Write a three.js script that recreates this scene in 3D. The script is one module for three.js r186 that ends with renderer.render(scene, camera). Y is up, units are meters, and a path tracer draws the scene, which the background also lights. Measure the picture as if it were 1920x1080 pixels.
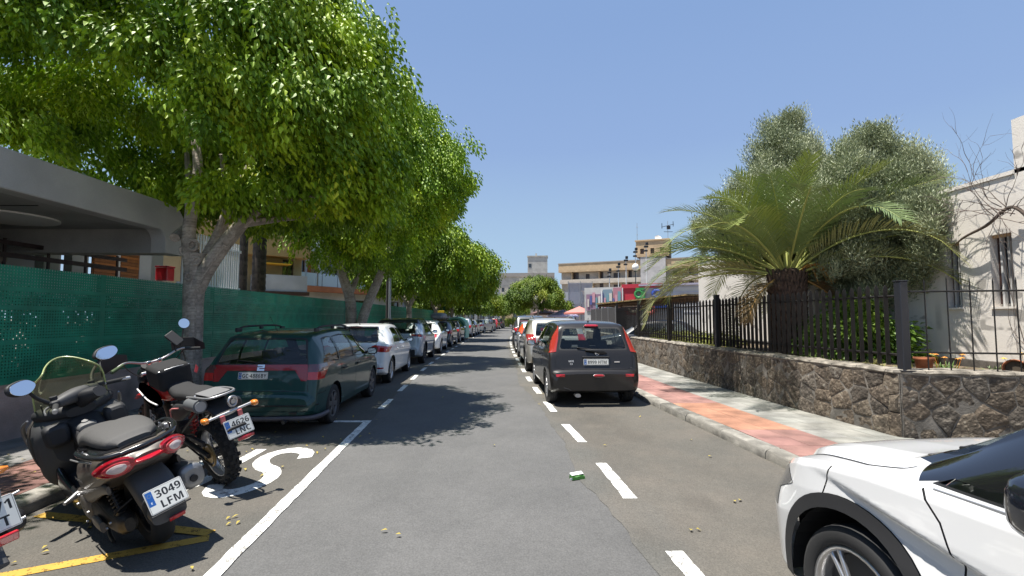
import * as THREE from 'three';
import { mergeGeometries, mergeVertices, toCreasedNormals } from 'three/addons/utils/BufferGeometryUtils.js';
import { RoundedBoxGeometry } from 'three/addons/geometries/RoundedBoxGeometry.js';

// ---------------------------------------------------------------- camera, sky, sun, exposure
const scene = new THREE.Scene();
const camera = new THREE.PerspectiveCamera(61.93, 16 / 9, 0.05, 3000);
camera.rotation.order = 'YXZ';
camera.position.set(0, 1.6, 0);
camera.rotation.set(Math.atan(56 / 900), -Math.atan(17 / 900), 0);
scene.add(camera);
const renderer = new THREE.WebGLRenderer({ antialias: true });
renderer.toneMapping = THREE.LinearToneMapping;
renderer.toneMappingExposure = 2.35;
renderer.shadowMap.enabled = true;
{ // clear noon sky: deep blue overhead, pale towards the horizon
  const w = 512, h = 256, a = new Float32Array(w * h * 4);
  const stops = [[0, [.205, .275, .35]], [8.6, [.172, .247, .338]], [19.4, [.127, .188, .312]], [31.7, [.108, .168, .293]], [60, [.092, .15, .28]], [90, [.088, .145, .275]]];
  for (let j = 0; j < h; j++) {
    const el = Math.max(0, ((j + .5) / h - .5) * 180);
    let k = 0; while (k < stops.length - 2 && el > stops[k + 1][0]) k++;
    const [e0, c0] = stops[k], [e1, c1] = stops[k + 1], t = Math.min(1, (el - e0) / (e1 - e0));
    for (let i = 0; i < w; i++) { const o = (j * w + i) * 4; for (let c = 0; c < 3; c++) a[o + c] = (c0[c] + (c1[c] - c0[c]) * t) ; a[o + 3] = 1; }
  }
  const sky = new THREE.DataTexture(a, w, h, THREE.RGBAFormat, THREE.FloatType);
  sky.mapping = THREE.EquirectangularReflectionMapping; sky.magFilter = THREE.LinearFilter; sky.minFilter = THREE.LinearFilter; sky.needsUpdate = true;
  scene.background = sky; scene.environment = sky;
}
const sun = new THREE.DirectionalLight(new THREE.Color(1, .955, .87), 4.0);
sun.position.set(-27, 95, 7);
sun.castShadow = true; sun.shadow.mapSize.set(4096, 4096); sun.shadow.radius = 1;
Object.assign(sun.shadow.camera, { left: -60, right: 60, top: 60, bottom: -60, near: 1, far: 260 });
scene.add(sun, sun.target);
// ---------------------------------------------------------------- helpers
const PI = Math.PI, sin = Math.sin, cos = Math.cos;
const V = (x, y, z) => new THREE.Vector3(x, y, z);
const rad = d => d * PI / 180;
const lerp = (a, b, t) => a + (b - a) * t, clamp = (x, a, b) => Math.max(a, Math.min(b, x));
const sstep = (a, b, x) => { const t = clamp((x - a) / (b - a), 0, 1); return t * t * (3 - 2 * t); };
function RNG(seed) { let a = seed >>> 0; const f = () => { a = (a + 0x6D2B79F5) | 0; let t = Math.imul(a ^ (a >>> 15), 1 | a); t = (t + Math.imul(t ^ (t >>> 7), 61 | t)) ^ t; return ((t ^ (t >>> 14)) >>> 0) / 4294967296; }; f.r = (a0, b0) => a0 + (b0 - a0) * f(); f.n = () => f() + f() + f() - 1.5; f.pick = l => l[Math.floor(f() * l.length)]; return f; }
const used = {};
function numbered(n) { const k = used[n] = (used[n] || 0) + 1; return k === 1 ? n : n + '_' + String(k - 1).padStart(3, '0'); }
function tag(o, label, category, group, kind) { if (label) o.userData.label = label; if (category) o.userData.category = category; if (group) o.userData.group = group; if (kind) o.userData.kind = kind; return o; }
function thing(name, label, category, pos = [0, 0, 0], turn = 0, group) { const o = new THREE.Group(); o.name = numbered(name); o.position.set(...pos); o.rotation.y = turn; tag(o, label, category, group); scene.add(o); return o; }
function boxUV(g) {
  const p = g.attributes.position, n = g.attributes.normal, uv = new Float32Array(p.count * 2);
  for (let i = 0; i < p.count; i++) {
    const ax = Math.abs(n.getX(i)), ay = Math.abs(n.getY(i)), az = Math.abs(n.getZ(i));
    if (ay >= ax && ay >= az) { uv[2 * i] = p.getX(i); uv[2 * i + 1] = -p.getZ(i); }
    else if (ax >= az) { uv[2 * i] = -p.getZ(i); uv[2 * i + 1] = p.getY(i); }
    else { uv[2 * i] = p.getX(i); uv[2 * i + 1] = p.getY(i); }
  }
  g.setAttribute('uv', new THREE.BufferAttribute(uv, 2)); return g;
}
function flat(g) { const r = g.index ? g.toNonIndexed() : g; for (const k of Object.keys(r.attributes)) if (!['position', 'normal', 'uv', 'color'].includes(k)) r.deleteAttribute(k); if (!r.attributes.normal) r.computeVertexNormals(); if (!r.attributes.uv) r.setAttribute('uv', new THREE.BufferAttribute(new Float32Array(r.attributes.position.count * 2), 2)); return r; }
function merge(list) { const l = list.flat(9).map(flat); return l.length === 1 ? l[0] : mergeGeometries(l); }
// one named mesh from a list of geometries
function obj(name, geoms, mat, parent = scene, keepUV = false) {
  const g = merge(Array.isArray(geoms) ? geoms : [geoms]); if (!keepUV) boxUV(g);
  const m = new THREE.Mesh(g, mat); m.castShadow = m.receiveShadow = true;
  m.name = parent === scene ? numbered(name) : name; parent.add(m); return m;
}
function struct(name, geoms, mat, keepUV) { return tag(obj(name, geoms, mat, scene, keepUV), null, null, null, 'structure'); }
function child(name, geom, mat, parent, pos, turn) { const m = new THREE.Mesh(geom, mat); m.name = name; m.castShadow = m.receiveShadow = true; if (pos) m.position.set(...pos); if (turn) m.rotation.set(...turn); parent.add(m); return m; }
const xf = (g, pos = [0, 0, 0], rot = [0, 0, 0], sc = [1, 1, 1]) => { const m = new THREE.Matrix4().compose(V(...pos), new THREE.Quaternion().setFromEuler(new THREE.Euler(...rot, 'YXZ')), V(...sc)); g.applyMatrix4(m); return g; };
const box = (w, h, d, x = 0, y = 0, z = 0, rx = 0, ry = 0, rz = 0) => xf(new THREE.BoxGeometry(w, h, d), [x, y, z], [rx, ry, rz]);
const bx = (x0, x1, y0, y1, z0, z1) => box(Math.abs(x1 - x0), Math.abs(y1 - y0), Math.abs(z1 - z0), (x0 + x1) / 2, (y0 + y1) / 2, (z0 + z1) / 2);
const rbox = (w, h, d, r, x = 0, y = 0, z = 0, rx = 0, ry = 0, rz = 0, n = 2) => xf(new RoundedBoxGeometry(w, h, d, n, Math.min(r, w / 2.01, h / 2.01, d / 2.01)), [x, y, z], [rx, ry, rz]);
const cyl = (r0, r1, h, x = 0, y = 0, z = 0, rx = 0, ry = 0, rz = 0, n = 16) => xf(new THREE.CylinderGeometry(r1, r0, h, n), [x, y, z], [rx, ry, rz]);
const sph = (r, x, y, z, sx = 1, sy = 1, sz = 1, n = 14) => xf(new THREE.SphereGeometry(r, n, Math.ceil(n * .7)), [x, y, z], [0, 0, 0], [sx, sy, sz]);
const torus = (R, r, x, y, z, rx = 0, ry = 0, rz = 0, n = 32, m = 8, arc = 2 * PI) => xf(new THREE.TorusGeometry(R, r, m, n, arc), [x, y, z], [rx, ry, rz]);
function rod(a, b, r0, r1 = r0, n = 8) { const A = V(...a), B = V(...b), d = B.clone().sub(A), g = new THREE.CylinderGeometry(r1, r0, d.length(), n); g.applyQuaternion(new THREE.Quaternion().setFromUnitVectors(V(0, 1, 0), d.normalize())); g.translate((a[0] + b[0]) / 2, (a[1] + b[1]) / 2, (a[2] + b[2]) / 2); return g; }
// tube through points with a radius at each
function tube(pts, rs, n = 8, seg = 6) {
  const c = new THREE.CatmullRomCurve3(pts.map(p => V(...p))), N = Math.max(2, (pts.length - 1) * seg), rings = [];
  let up = V(.13, .97, .2).normalize();
  for (let i = 0; i <= N; i++) {
    const t = i / N, p = c.getPoint(t), d = c.getTangent(t), s = V(0, 0, 0).crossVectors(d, up).normalize(); up = V(0, 0, 0).crossVectors(s, d).normalize();
    const f = t * (pts.length - 1), k = Math.min(pts.length - 2, Math.floor(f)), r = Array.isArray(rs) ? lerp(rs[k], rs[k + 1], f - k) : rs, ring = [];
    for (let j = 0; j < n; j++) { const a = j / n * 2 * PI; ring.push([p.x + r * (cos(a) * s.x + sin(a) * up.x), p.y + r * (cos(a) * s.y + sin(a) * up.y), p.z + r * (cos(a) * s.z + sin(a) * up.z)]); }
    rings.push(ring);
  }
  return loft(rings);
}
// skin through closed rings of points
function loft(rings, caps = true, closed = true, crease = 0) {
  const n = rings[0].length, pos = [], idx = [];
  for (const r of rings) for (const p of r) pos.push(...p);
  for (let i = 0; i < rings.length - 1; i++) for (let j = 0; j < (closed ? n : n - 1); j++) { const a = i * n + j, b = i * n + (j + 1) % n, c = a + n, d = b + n; idx.push(a, b, d, a, d, c); }
  let g = new THREE.BufferGeometry(); g.setAttribute('position', new THREE.Float32BufferAttribute(pos, 3)); g.setIndex(idx);
  if (crease) g = toCreasedNormals(g, crease); else g.computeVertexNormals();
  const out = [flat(g)];
  if (caps && closed) for (const [r, s] of [[rings[0], -1], [rings[rings.length - 1], 1]]) {
    const c = [0, 1, 2].map(k => r.reduce((a, p) => a + p[k], 0) / n), q = [];
    for (let j = 0; j < n; j++) { const a = r[j], b = r[(j + 1) % n]; s > 0 ? q.push(...c, ...a, ...b) : q.push(...c, ...b, ...a); }
    const h = new THREE.BufferGeometry(); h.setAttribute('position', new THREE.Float32BufferAttribute(q, 3)); h.computeVertexNormals(); out.push(flat(h));
  }
  return merge(out);
}
// superelliptic body along z: list of [z, yCentre, halfWidth, halfHeight, xCentre=0, exponent=2.6]
function hull(list, n = 20, sub = 4, exp0 = 2.6) {
  const rings = [], m = list.length, at = (k, i) => list[clamp(i, 0, m - 1)][k] ?? (k === 4 ? 0 : exp0);
  const cr = (k, i, t) => { const a = at(k, i - 1), b = at(k, i), c = at(k, i + 1), d = at(k, i + 2); return .5 * (2 * b + (c - a) * t + (2 * a - 5 * b + 4 * c - d) * t * t + (3 * b - a - 3 * c + d) * t * t * t); };
  for (let i = 0; i < m - 1; i++) for (let s = 0; s < sub || (i === m - 2 && s === sub); s++) {
    const t = s / sub, z = lerp(at(0, i), at(0, i + 1), t), y = cr(1, i, t), w = Math.max(.002, cr(2, i, t)), h = Math.max(.002, cr(3, i, t)), x = cr(4, i, t), e = lerp(at(5, i), at(5, i + 1), t), ring = [];
    for (let j = 0; j < n; j++) { const a = j / n * 2 * PI, c = cos(a), q = sin(a); ring.push([x + w * Math.sign(c) * Math.abs(c) ** (2 / e), y + h * Math.sign(q) * Math.abs(q) ** (2 / e), z]); }
    rings.push(ring);
  }
  if (list[0][0] < list[m - 1][0]) return loft(rings);
  return loft(rings.reverse());
}
// plate cut to an outline in the xy plane, thick along z, with a bevel
function plate(pts, depth, bevel = 0, holes, curved = 6) {
  const s = Array.isArray(pts) ? new THREE.Shape(pts.map(p => new THREE.Vector2(...p))) : pts;
  for (const h of holes || []) s.holes.push(new THREE.Path(h.map(p => new THREE.Vector2(...p))));
  const g = new THREE.ExtrudeGeometry(s, { depth: Math.max(depth - 2 * bevel, .0005), bevelEnabled: bevel > 0, bevelThickness: bevel, bevelSize: bevel, bevelOffset: -bevel, bevelSegments: 2, curveSegments: curved }); g.translate(0, 0, bevel); return g;
}
function splinePts(pts, per = 6, closed = true) { const c = new THREE.CatmullRomCurve3(pts.map(p => V(p[0], p[1], 0)), closed, 'centripetal'); return c.getPoints(pts.length * per).slice(0, closed ? -1 : undefined).map(p => [p.x, p.y]); }
function roundRect(w, h, r, n = 5) { const o = []; for (const [cx, cy, a0] of [[w / 2 - r, h / 2 - r, 0], [-w / 2 + r, h / 2 - r, 90], [-w / 2 + r, -h / 2 + r, 180], [w / 2 - r, -h / 2 + r, 270]]) for (let i = 0; i <= n; i++) { const a = rad(a0 + 90 * i / n); o.push([cx + r * cos(a), cy + r * sin(a)]); } return o; }
const circlePts = (r, n = 20, cx = 0, cy = 0) => Array.from({ length: n }, (_, i) => [cx + r * cos(i / n * 2 * PI), cy + r * sin(i / n * 2 * PI)]);
const lathe = (pts, n = 28) => new THREE.LatheGeometry(pts.map(p => new THREE.Vector2(...p)), n);
// piecewise-cubic curve through [x, y] keys without overshoot
function pchip(keys) {
  const n = keys.length, d = [], m = [];
  for (let i = 0; i < n - 1; i++) d.push((keys[i + 1][1] - keys[i][1]) / (keys[i + 1][0] - keys[i][0]));
  for (let i = 0; i < n; i++) m.push(i === 0 ? d[0] : i === n - 1 ? d[n - 2] : d[i - 1] * d[i] <= 0 ? 0 : 2 * d[i - 1] * d[i] / (d[i - 1] + d[i]));
  return x => { if (n === 1 || x <= keys[0][0]) return keys[0][1] + (n > 1 ? 0 : 0); if (x >= keys[n - 1][0]) return keys[n - 1][1]; let i = 0; while (x > keys[i + 1][0]) i++; const h = keys[i + 1][0] - keys[i][0], t = (x - keys[i][0]) / h, t2 = t * t, t3 = t2 * t; return (2 * t3 - 3 * t2 + 1) * keys[i][1] + (t3 - 2 * t2 + t) * h * m[i] + (-2 * t3 + 3 * t2) * keys[i + 1][1] + (t3 - t2) * h * m[i + 1]; };
}
// ---------------------------------------------------------------- textures
function noiseTile(seed) { // tileable value noise: f(u, v, cells) with u, v in 0..1
  const r = RNG(seed), T = new Float32Array(65536); for (let i = 0; i < 65536; i++) T[i] = r();
  const h = (i, j, k) => T[(i * 197 + j * 7919 + k * 104729) & 65535];
  const f = (u, v, c, k = 0) => { const x = u * c, y = v * c, i = Math.floor(x), j = Math.floor(y), a = x - i, b = y - j, s = a * a * (3 - 2 * a), t = b * b * (3 - 2 * b), m = q => ((q % c) + c) % c; return lerp(lerp(h(m(i), m(j), k + c), h(m(i + 1), m(j), k + c), s), lerp(h(m(i), m(j + 1), k + c), h(m(i + 1), m(j + 1), k + c), s), t); };
  f.fbm = (u, v, c, o = 4, k = 0) => { let s = 0, w = .5, t = 0; for (let q = 0; q < o; q++) { s += w * f(u, v, c, k + q * 13); t += w; w *= .5; c *= 2; } return s / t; };
  return f;
}
const N1 = noiseTile(11), N2 = noiseTile(77);
function noise3(seed) { const r = RNG(seed), T = new Float32Array(4096); for (let i = 0; i < 4096; i++) T[i] = r(); const h = (x, y, z) => T[(x * 73 + y * 1571 + z * 3079) & 4095]; return (x, y, z) => { const i = Math.floor(x), j = Math.floor(y), k = Math.floor(z), a = x - i, b = y - j, c = z - k, s = a * a * (3 - 2 * a), t = b * b * (3 - 2 * b), u = c * c * (3 - 2 * c); const L = (q, w) => lerp(lerp(h(i, j + q, k + w), h(i + 1, j + q, k + w), s), 0, 0); return lerp(lerp(L(0, 0), L(1, 0), t), lerp(L(0, 1), L(1, 1), t), u); }; }
const n3 = noise3(5);
// size pixels, metres per tile, fn(u, v) -> [r, g, b] 0..1 in sRGB
function texture(size, metres, fn, srgb = true, h = size) {
  const a = new Uint8Array(size * h * 4);
  for (let j = 0; j < h; j++) for (let i = 0; i < size; i++) { const c = fn((i + .5) / size, (j + .5) / h), o = (j * size + i) * 4; if (typeof c === 'number') a[o] = a[o + 1] = a[o + 2] = clamp(c, 0, 1) * 255; else { a[o] = clamp(c[0], 0, 1) * 255; a[o + 1] = clamp(c[1], 0, 1) * 255; a[o + 2] = clamp(c[2], 0, 1) * 255; } a[o + 3] = 255; }
  const t = new THREE.DataTexture(a, size, h, THREE.RGBAFormat); t.wrapS = t.wrapT = THREE.RepeatWrapping; t.magFilter = THREE.LinearFilter; t.minFilter = THREE.LinearFilter; t.generateMipmaps = false;
  if (srgb) t.colorSpace = THREE.SRGBColorSpace; const m = Array.isArray(metres) ? metres : [metres, metres]; t.repeat.set(1 / m[0], 1 / m[1]); t.needsUpdate = true; return t;
}
const L3 = (r, g, b) => new THREE.Color().setRGB(r, g, b);
const std = (color, roughness = .7, o = {}) => new THREE.MeshStandardMaterial({ color: Array.isArray(color) ? L3(...color) : new THREE.Color(color), roughness, side: THREE.DoubleSide, ...o });
const phys = (color, roughness, o = {}) => new THREE.MeshPhysicalMaterial({ color: Array.isArray(color) ? L3(...color) : new THREE.Color(color), roughness, side: THREE.DoubleSide, ...o });
const mulc = (c, k) => c.map(x => x * k);
// mottled colour map round a grey level of 1: multiply by the material colour
function mottle(size, metres, seed, { amp = .25, cells = 6, oct = 5, grain = .12, speck = 0, speckDark = 0 } = {}) {
  const n = noiseTile(seed), r = RNG(seed + 1);
  return texture(size, metres, (u, v) => { let g = .8 + amp * (n.fbm(u, v, cells, oct) - .5) * 2 + grain * (r() - .5); if (speck && r() < speck) g += .15; if (speckDark && r() < speckDark) g -= .25; return g; });
}
function canvasTex(w, h, draw) { const c = document.createElement('canvas'); c.width = w; c.height = h; const x = c.getContext('2d'); draw(x, w, h); const t = new THREE.CanvasTexture(c); t.colorSpace = THREE.SRGBColorSpace; t.magFilter = t.minFilter = THREE.LinearFilter; t.generateMipmaps = false; return t; }
// common materials
const bumpFine = texture(512, .5, (u, v) => .5 + .5 * (N1.fbm(u, v, 32, 3) - .5) + .3 * (N2(u, v, 128) - .5), false);
const plasterMap = mottle(512, 3, 21, { amp: .10, cells: 4, grain: .05 });
const M = {
  black: std([.012, .012, .013], .55), plastic: std([.018, .018, .02], .62), rubber: std([.014, .014, .014], .85), darkMetal: std([.03, .03, .032], .45, { metalness: .4 }),
  chrome: std([.75, .75, .76], .18, { metalness: 1 }), steel: std([.42, .42, .43], .38, { metalness: .9 }), alu: std([.5, .5, .51], .35, { metalness: .8 }), greyMetal: std([.32, .33, .33], .5, { metalness: .5 }),
  glass: phys([.80, .86, .84], .03, { transmission: 1, thickness: 0, ior: 1.5 }), tint: phys([.70, .75, .73], .03, { transmission: 1, thickness: 0, ior: 1.5 }),
  mirror: std([.8, .82, .85], .03, { metalness: 1 }), redLens: phys([.42, .012, .015], .14, { clearcoat: 1 }), amber: phys([.75, .23, .03], .2, { clearcoat: 1 }), clearLens: phys([.75, .75, .77], .12, { clearcoat: 1 }),
  white: std([.72, .72, .70], .7), whiteWall: std([.80, .79, .77], .88, { map: plasterMap, bumpMap: bumpFine, bumpScale: .002 }),
};
const slabs = (d0, d1, ...a) => { const g = []; for (let d = d0; d < d1 - 1e-6; d += 1.5) g.push(slab(d, Math.min(d + 1.5, d1), ...a)); return g; };
// ---------------------------------------------------------------- the street: metres, d = distance along it (world z = -d)
const Lk = pchip([[-12, -.75], [3.1, -1.8], [7.6, -2.09], [11, -2.27], [15, -2.46], [19, -2.57], [23, -2.62], [32.6, -2.55], [44, -2.22], [56, -1.75], [66, -.72], [90, 2.3], [140, 13]]);
const Rk = pchip([[-12, 2.1], [3.4, 1.17], [5.4, 1.08], [8.3, .87], [12.7, .68], [16.7, .59], [20.5, .52], [25, .47], [32, .5], [39, .66], [44, .95], [56, 1.45], [66, 2.5], [90, 5.6], [140, 16.4]]);
const KL = d => Lk(d) - 2.0, KR = d => Rk(d) + 1.9, WR = d => KR(d) + 1.97;
function strip(d0, d1, xa, xb, y, step = 1, cols = 1) { // flat sheet following the road
  const n = Math.max(1, Math.ceil((d1 - d0) / step)), pos = [], idx = [];
  for (let i = 0; i <= n; i++) for (let j = 0; j <= cols; j++) { const d = lerp(d0, d1, i / n), a = xa(d), b = xb(d); pos.push(lerp(a, b, j / cols), typeof y === 'function' ? y(d) : y, -d); }
  for (let i = 0; i < n; i++) for (let j = 0; j < cols; j++) { const a = i * (cols + 1) + j, b = a + 1, c = a + cols + 1, e = c + 1; idx.push(a, b, e, a, e, c); }
  const g = new THREE.BufferGeometry(); g.setAttribute('position', new THREE.Float32BufferAttribute(pos, 3)); g.setIndex(idx); g.computeVertexNormals(); return g;
}
function slab(d0, d1, xa, xb, y0, y1, bev = 0) { // block between two lines along the road
  const c = (x, y, d) => [x, y, -d], b = bev, o = [];
  const r0 = [[xa(d0), y0], [xb(d0), y0], [xb(d0), y1 - b], [xb(d0) - b, y1], [xa(d0) + b, y1], [xa(d0), y1 - b]];
  const mk = (d, inset, yy) => [[xa(d), y0], [xb(d), y0], [xb(d), y1 - b], [xb(d) - Math.max(b, .0005), y1], [xa(d) + Math.max(b, .0005), y1], [xa(d), y1 - b]].map(([x, y]) => c(x, Math.min(y, yy), d));
  const rings = b ? [mk(d0, 0, y1 - b), mk(d0 + b, 0, y1), mk(d1 - b, 0, y1), mk(d1, 0, y1 - b)] : [mk(d0, 0, y1), mk(d1, 0, y1)];
  return loft(rings, true, true, .5);
}
const asphaltMap = (seed, warm, dark) => { const r = RNG(seed), n = noiseTile(seed + 3); return texture(1024, 2.4, (u, v) => { const big = n.fbm(u, v, 5, 4), mid = n.fbm(u, v, 40, 3, 9), f = n(u, v, 300); let g = .76 + .10 * (big - .5) + .05 * (mid - .5) + .12 * (f - .5) + .07 * (r() - .5); if (r() < dark) g -= .22; if (r() < .004) g += .12; return [g * (1 + warm * (.4 + big)), g * (1 + warm * .5), g * (1 - warm * (.3 + .5 * big))]; }); };
const asphBump = texture(1024, 2.4, (u, v) => .5 + .9 * (N2(u, v, 300) - .5) + .3 * (N1.fbm(u, v, 90, 2) - .5), false);
const STAINS = [[1.06, 3.55, .22, .22], [1.75, 6.6, .3, .12], [2.1, 5.2, .2, .1], [1.5, 7.6, .35, .1], [-2.9, 6.3, .3, .2], [-3.4, 5.5, .25, .2], [1.7, 4.2, .15, .15], [-1.0, 5.8, .12, .08]];
const wideMap = (g, seed, amp) => { // broad patches as vertex tone
  const p = g.attributes.position, c = new Float32Array(p.count * 3), o = seed * 17.3;
  for (let i = 0; i < p.count; i++) { const x = p.getX(i) + o, z = p.getZ(i); let t = 1 + amp * (n3(x * .9, 3, z * .35) + .5 * n3(x * 2.3, 8, z * 1.1) + .3 * n3(x * 6, 1, z * 4) - .9); for (const [sx, sd, sr, sa] of STAINS) { const q = Math.hypot(x - o - sx, (-z - sd) * .6) / sr + .9 * (n3(x * 9, 2, z * 7) - .5); if (q < 1) t -= sa * sstep(1, .55, q); } c[3 * i] = t * 1.0; c[3 * i + 1] = t; c[3 * i + 2] = t; }
  g.setAttribute('color', new THREE.BufferAttribute(c, 3)); return g;
};
function sheet(name, d0, d1, xa, xb, y, mat, step, cols, seed, amp, blend) { const g = wideMap(boxUV(flat(strip(d0, d1, xa, xb, y, step, cols))), seed, amp); if (blend) { const p = g.attributes.position, c = g.attributes.color; for (let i = 0; i < p.count; i++) { const x = p.getX(i), d = -p.getZ(i), e = blend(x, d) + .35 * (n3(x * 4, 7, d * 2.2) - .5), k = sstep(-.05, .45, e); c.setXYZ(i, lerp(.99, c.getX(i), k), lerp(1.035, c.getY(i), k), lerp(1.087, c.getZ(i), k)); } } const m = new THREE.Mesh(g, mat); m.name = name; m.receiveShadow = true; scene.add(m); return tag(m, null, null, null, 'structure'); }
const laneM = std([.178, .177, .176], .88, { map: asphaltMap(31, .006, .004), bumpMap: asphBump, bumpScale: .003, vertexColors: true });
const bayM = std([.180, .171, .162], .93, { map: asphaltMap(47, .045, .012), bumpMap: asphBump, bumpScale: .005, vertexColors: true });
struct('ground', [xf(new THREE.PlaneGeometry(2400, 2400), [0, -.06, 0], [-PI / 2, 0, 0])], std([.30, .26, .21], .95, { map: mottle(512, 12, 61, { amp: .25, cells: 5 }) }));
const wob = (d, s) => .05 * (n3(d * 1.7, s, 2) - .5) + .05 * (n3(d * 6, s, 5) - .5);
sheet('parking_strip', -12, 62, d => Rk(d) - .22 + .14 * Math.sin(d * .9) * (n3(d * .6, 4, 4) - .2) + wob(d, 1), KR, .004, bayM, .16, 26, 3, .22, (x, d) => x - (Rk(d) - .22));
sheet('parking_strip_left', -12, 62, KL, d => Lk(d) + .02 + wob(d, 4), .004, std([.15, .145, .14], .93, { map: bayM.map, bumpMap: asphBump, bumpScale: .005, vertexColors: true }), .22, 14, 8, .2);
scene.children[scene.children.length - 1].name = 'parking_strip_001';
sheet('road', -12, 140, KL, KR, 0, laneM, .4, 18, 6, .12);
// painted markings
const paintMap = (() => { const r = RNG(5), n = noiseTile(9); return texture(1024, 1.2, (u, v) => { const w = n.fbm(u, v, 30, 3), f = n(u, v, 200); const worn = w * .65 + f * .35 > .625 || r() < .008; const g = .93 + .1 * (n.fbm(u, v, 8, 3) - .5); return worn ? [.55, .54, .52] : [g, g, g * .985]; }); })();
const paintM = std([.80, .80, .79], .7, { map: paintMap, bumpMap: asphBump, bumpScale: .002 }), yellowM = std([.56, .335, .055], .75, { map: paintMap, bumpMap: asphBump, bumpScale: .002 });
const edge = (c, w, s) => [d => c(d) - w / 2 + .012 * (n3(d * 9, s, 1) - .5), d => c(d) + w / 2 + .012 * (n3(d * 9, s, 7) - .5)];
const mk = [];
function marking(name, label, geoms, mat, group) { const m = obj(name, geoms, mat); tag(m, label, 'road marking', group); return m; }
marking('parking_line', 'long solid white line beside the motorcycle bay, running to the green estate car', [strip(-4, 7.62, ...edge(Lk, .11, 3), .008, .08), strip(7.5, 7.62, d => -4.05, d => Lk(d) - .055, .008, .12, 20)], paintM);
for (let k = 0; k < 26; k++) { const d = 9.1 + 2 * k; if (d < 60) { const e = edge(Lk, .11, k); marking('lane_dash', ['white dash beside the front wheel of the green estate car', 'white dash between the green estate car and the white hatchback', 'white dash beside the rear wheel of the white hatchback'][k] || 'short white dash in the broken line along the left row of parked cars', [strip(d - .5, d + .5, ...e, .008, .1)], paintM, k < 3 ? null : 'dashes of the left parking line'); } }
for (let k = 1; k < 24; k++) { const d = [.9, 2.85, 4.85, 6.78, 8.75, 10.7, 12.66, 14.7, 16.7, 18.6, 20.5][k] ?? 20.5 + 2 * (k - 10); if (d < 46) { const l = k < 4 ? .52 : .48, nm = k === 4 ? 'white dash at the left rear wheel of the black compact car' : k === 1 ? 'white dash nearest the camera, beside the white SUV' : k === 2 ? 'long white dash right of the crushed green carton' : k === 3 ? 'white dash between the black car and the green carton' : null; marking('lane_dash', nm || 'short white dash in the broken line along the right row of parked cars', [strip(d - l, d + l, ...edge(Rk, .12, k + 40), .008, .08)], paintM, nm ? null : 'dashes of the right parking line'); } }
{ // S and the bar of the letter before it, painted in the bay
  const arc = (pts, w) => { const c = new THREE.CatmullRomCurve3(pts.map(p => V(p[0], 0, -p[1]))), n = 28, pos = [], idx = []; for (let i = 0; i <= n; i++) { const p = c.getPoint(i / n), t = c.getTangent(i / n), s = V(t.z, 0, -t.x).normalize(), ww = w / 2 + .008 * (n3(i, w * 9, 3) - .5), sx = 1; pos.push(p.x + s.x * ww, .008, p.z + s.z * ww * 1.5, p.x - s.x * ww, .008, p.z - s.z * ww * 1.5); } for (let i = 0; i < n; i++) { const a = 2 * i; idx.push(a, a + 1, a + 3, a, a + 3, a + 2); } const g = new THREE.BufferGeometry(); g.setAttribute('position', new THREE.Float32BufferAttribute(pos, 3)); g.setIndex(idx); g.computeVertexNormals(); const nn = g.attributes.normal; for (let i = 0; i < nn.count; i++) nn.setXYZ(i, 0, 1, 0); return g; };
  marking('painted_letter', 'large white letter S painted on the ground behind the green estate car', [arc([[-2.26, 5.62], [-2.33, 5.86], [-2.52, 5.96], [-2.68, 5.82], [-2.70, 5.55], [-2.58, 5.32], [-2.42, 5.18], [-2.32, 4.95], [-2.36, 4.68], [-2.50, 4.52], [-2.66, 4.56], [-2.74, 4.78]], .15)], paintM);
  marking('painted_letter', 'large white letter U beside the letter S, half hidden by the motorcycle wheel', [arc([[-2.93, 6.0], [-2.93, 5.2], [-2.95, 4.72], [-3.10, 4.5], [-3.27, 4.7], [-3.30, 5.2], [-3.30, 6.0]], .13)], paintM);
  const tri = (a, b, w) => { const A = V(a[0], 0, -a[1]), B = V(b[0], 0, -b[1]), t = B.clone().sub(A).normalize(), s = V(t.z, 0, -t.x).multiplyScalar(w / 2), n = 14, pos = [], idx = []; for (let i = 0; i <= n; i++) { const p = A.clone().lerp(B, i / n), e = 1 + .08 * (n3(i * 2, a[0], 3) - .5); pos.push(p.x + s.x * e, .008, p.z + s.z * e, p.x - s.x * e, .008, p.z - s.z * e); } for (let i = 0; i < n; i++) idx.push(2 * i, 2 * i + 1, 2 * i + 3, 2 * i, 2 * i + 3, 2 * i + 2); const g = new THREE.BufferGeometry(); g.setAttribute('position', new THREE.Float32BufferAttribute(pos, 3)); g.setIndex(idx); g.computeVertexNormals(); const nn = g.attributes.normal; for (let i = 0; i < nn.count; i++) nn.setXYZ(i, 0, 1, 0); return g; };
  const z = tri([-3.75, 4.07], [-2.16, 3.70], .10); z.translate(0, .004, 0);
  marking('bay_marking', 'worn yellow wedge painted under the scooter and ending in a point', [tri([-3.6, 2.87], [-2.13, 3.63], .11), z], yellowM);
}
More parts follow.
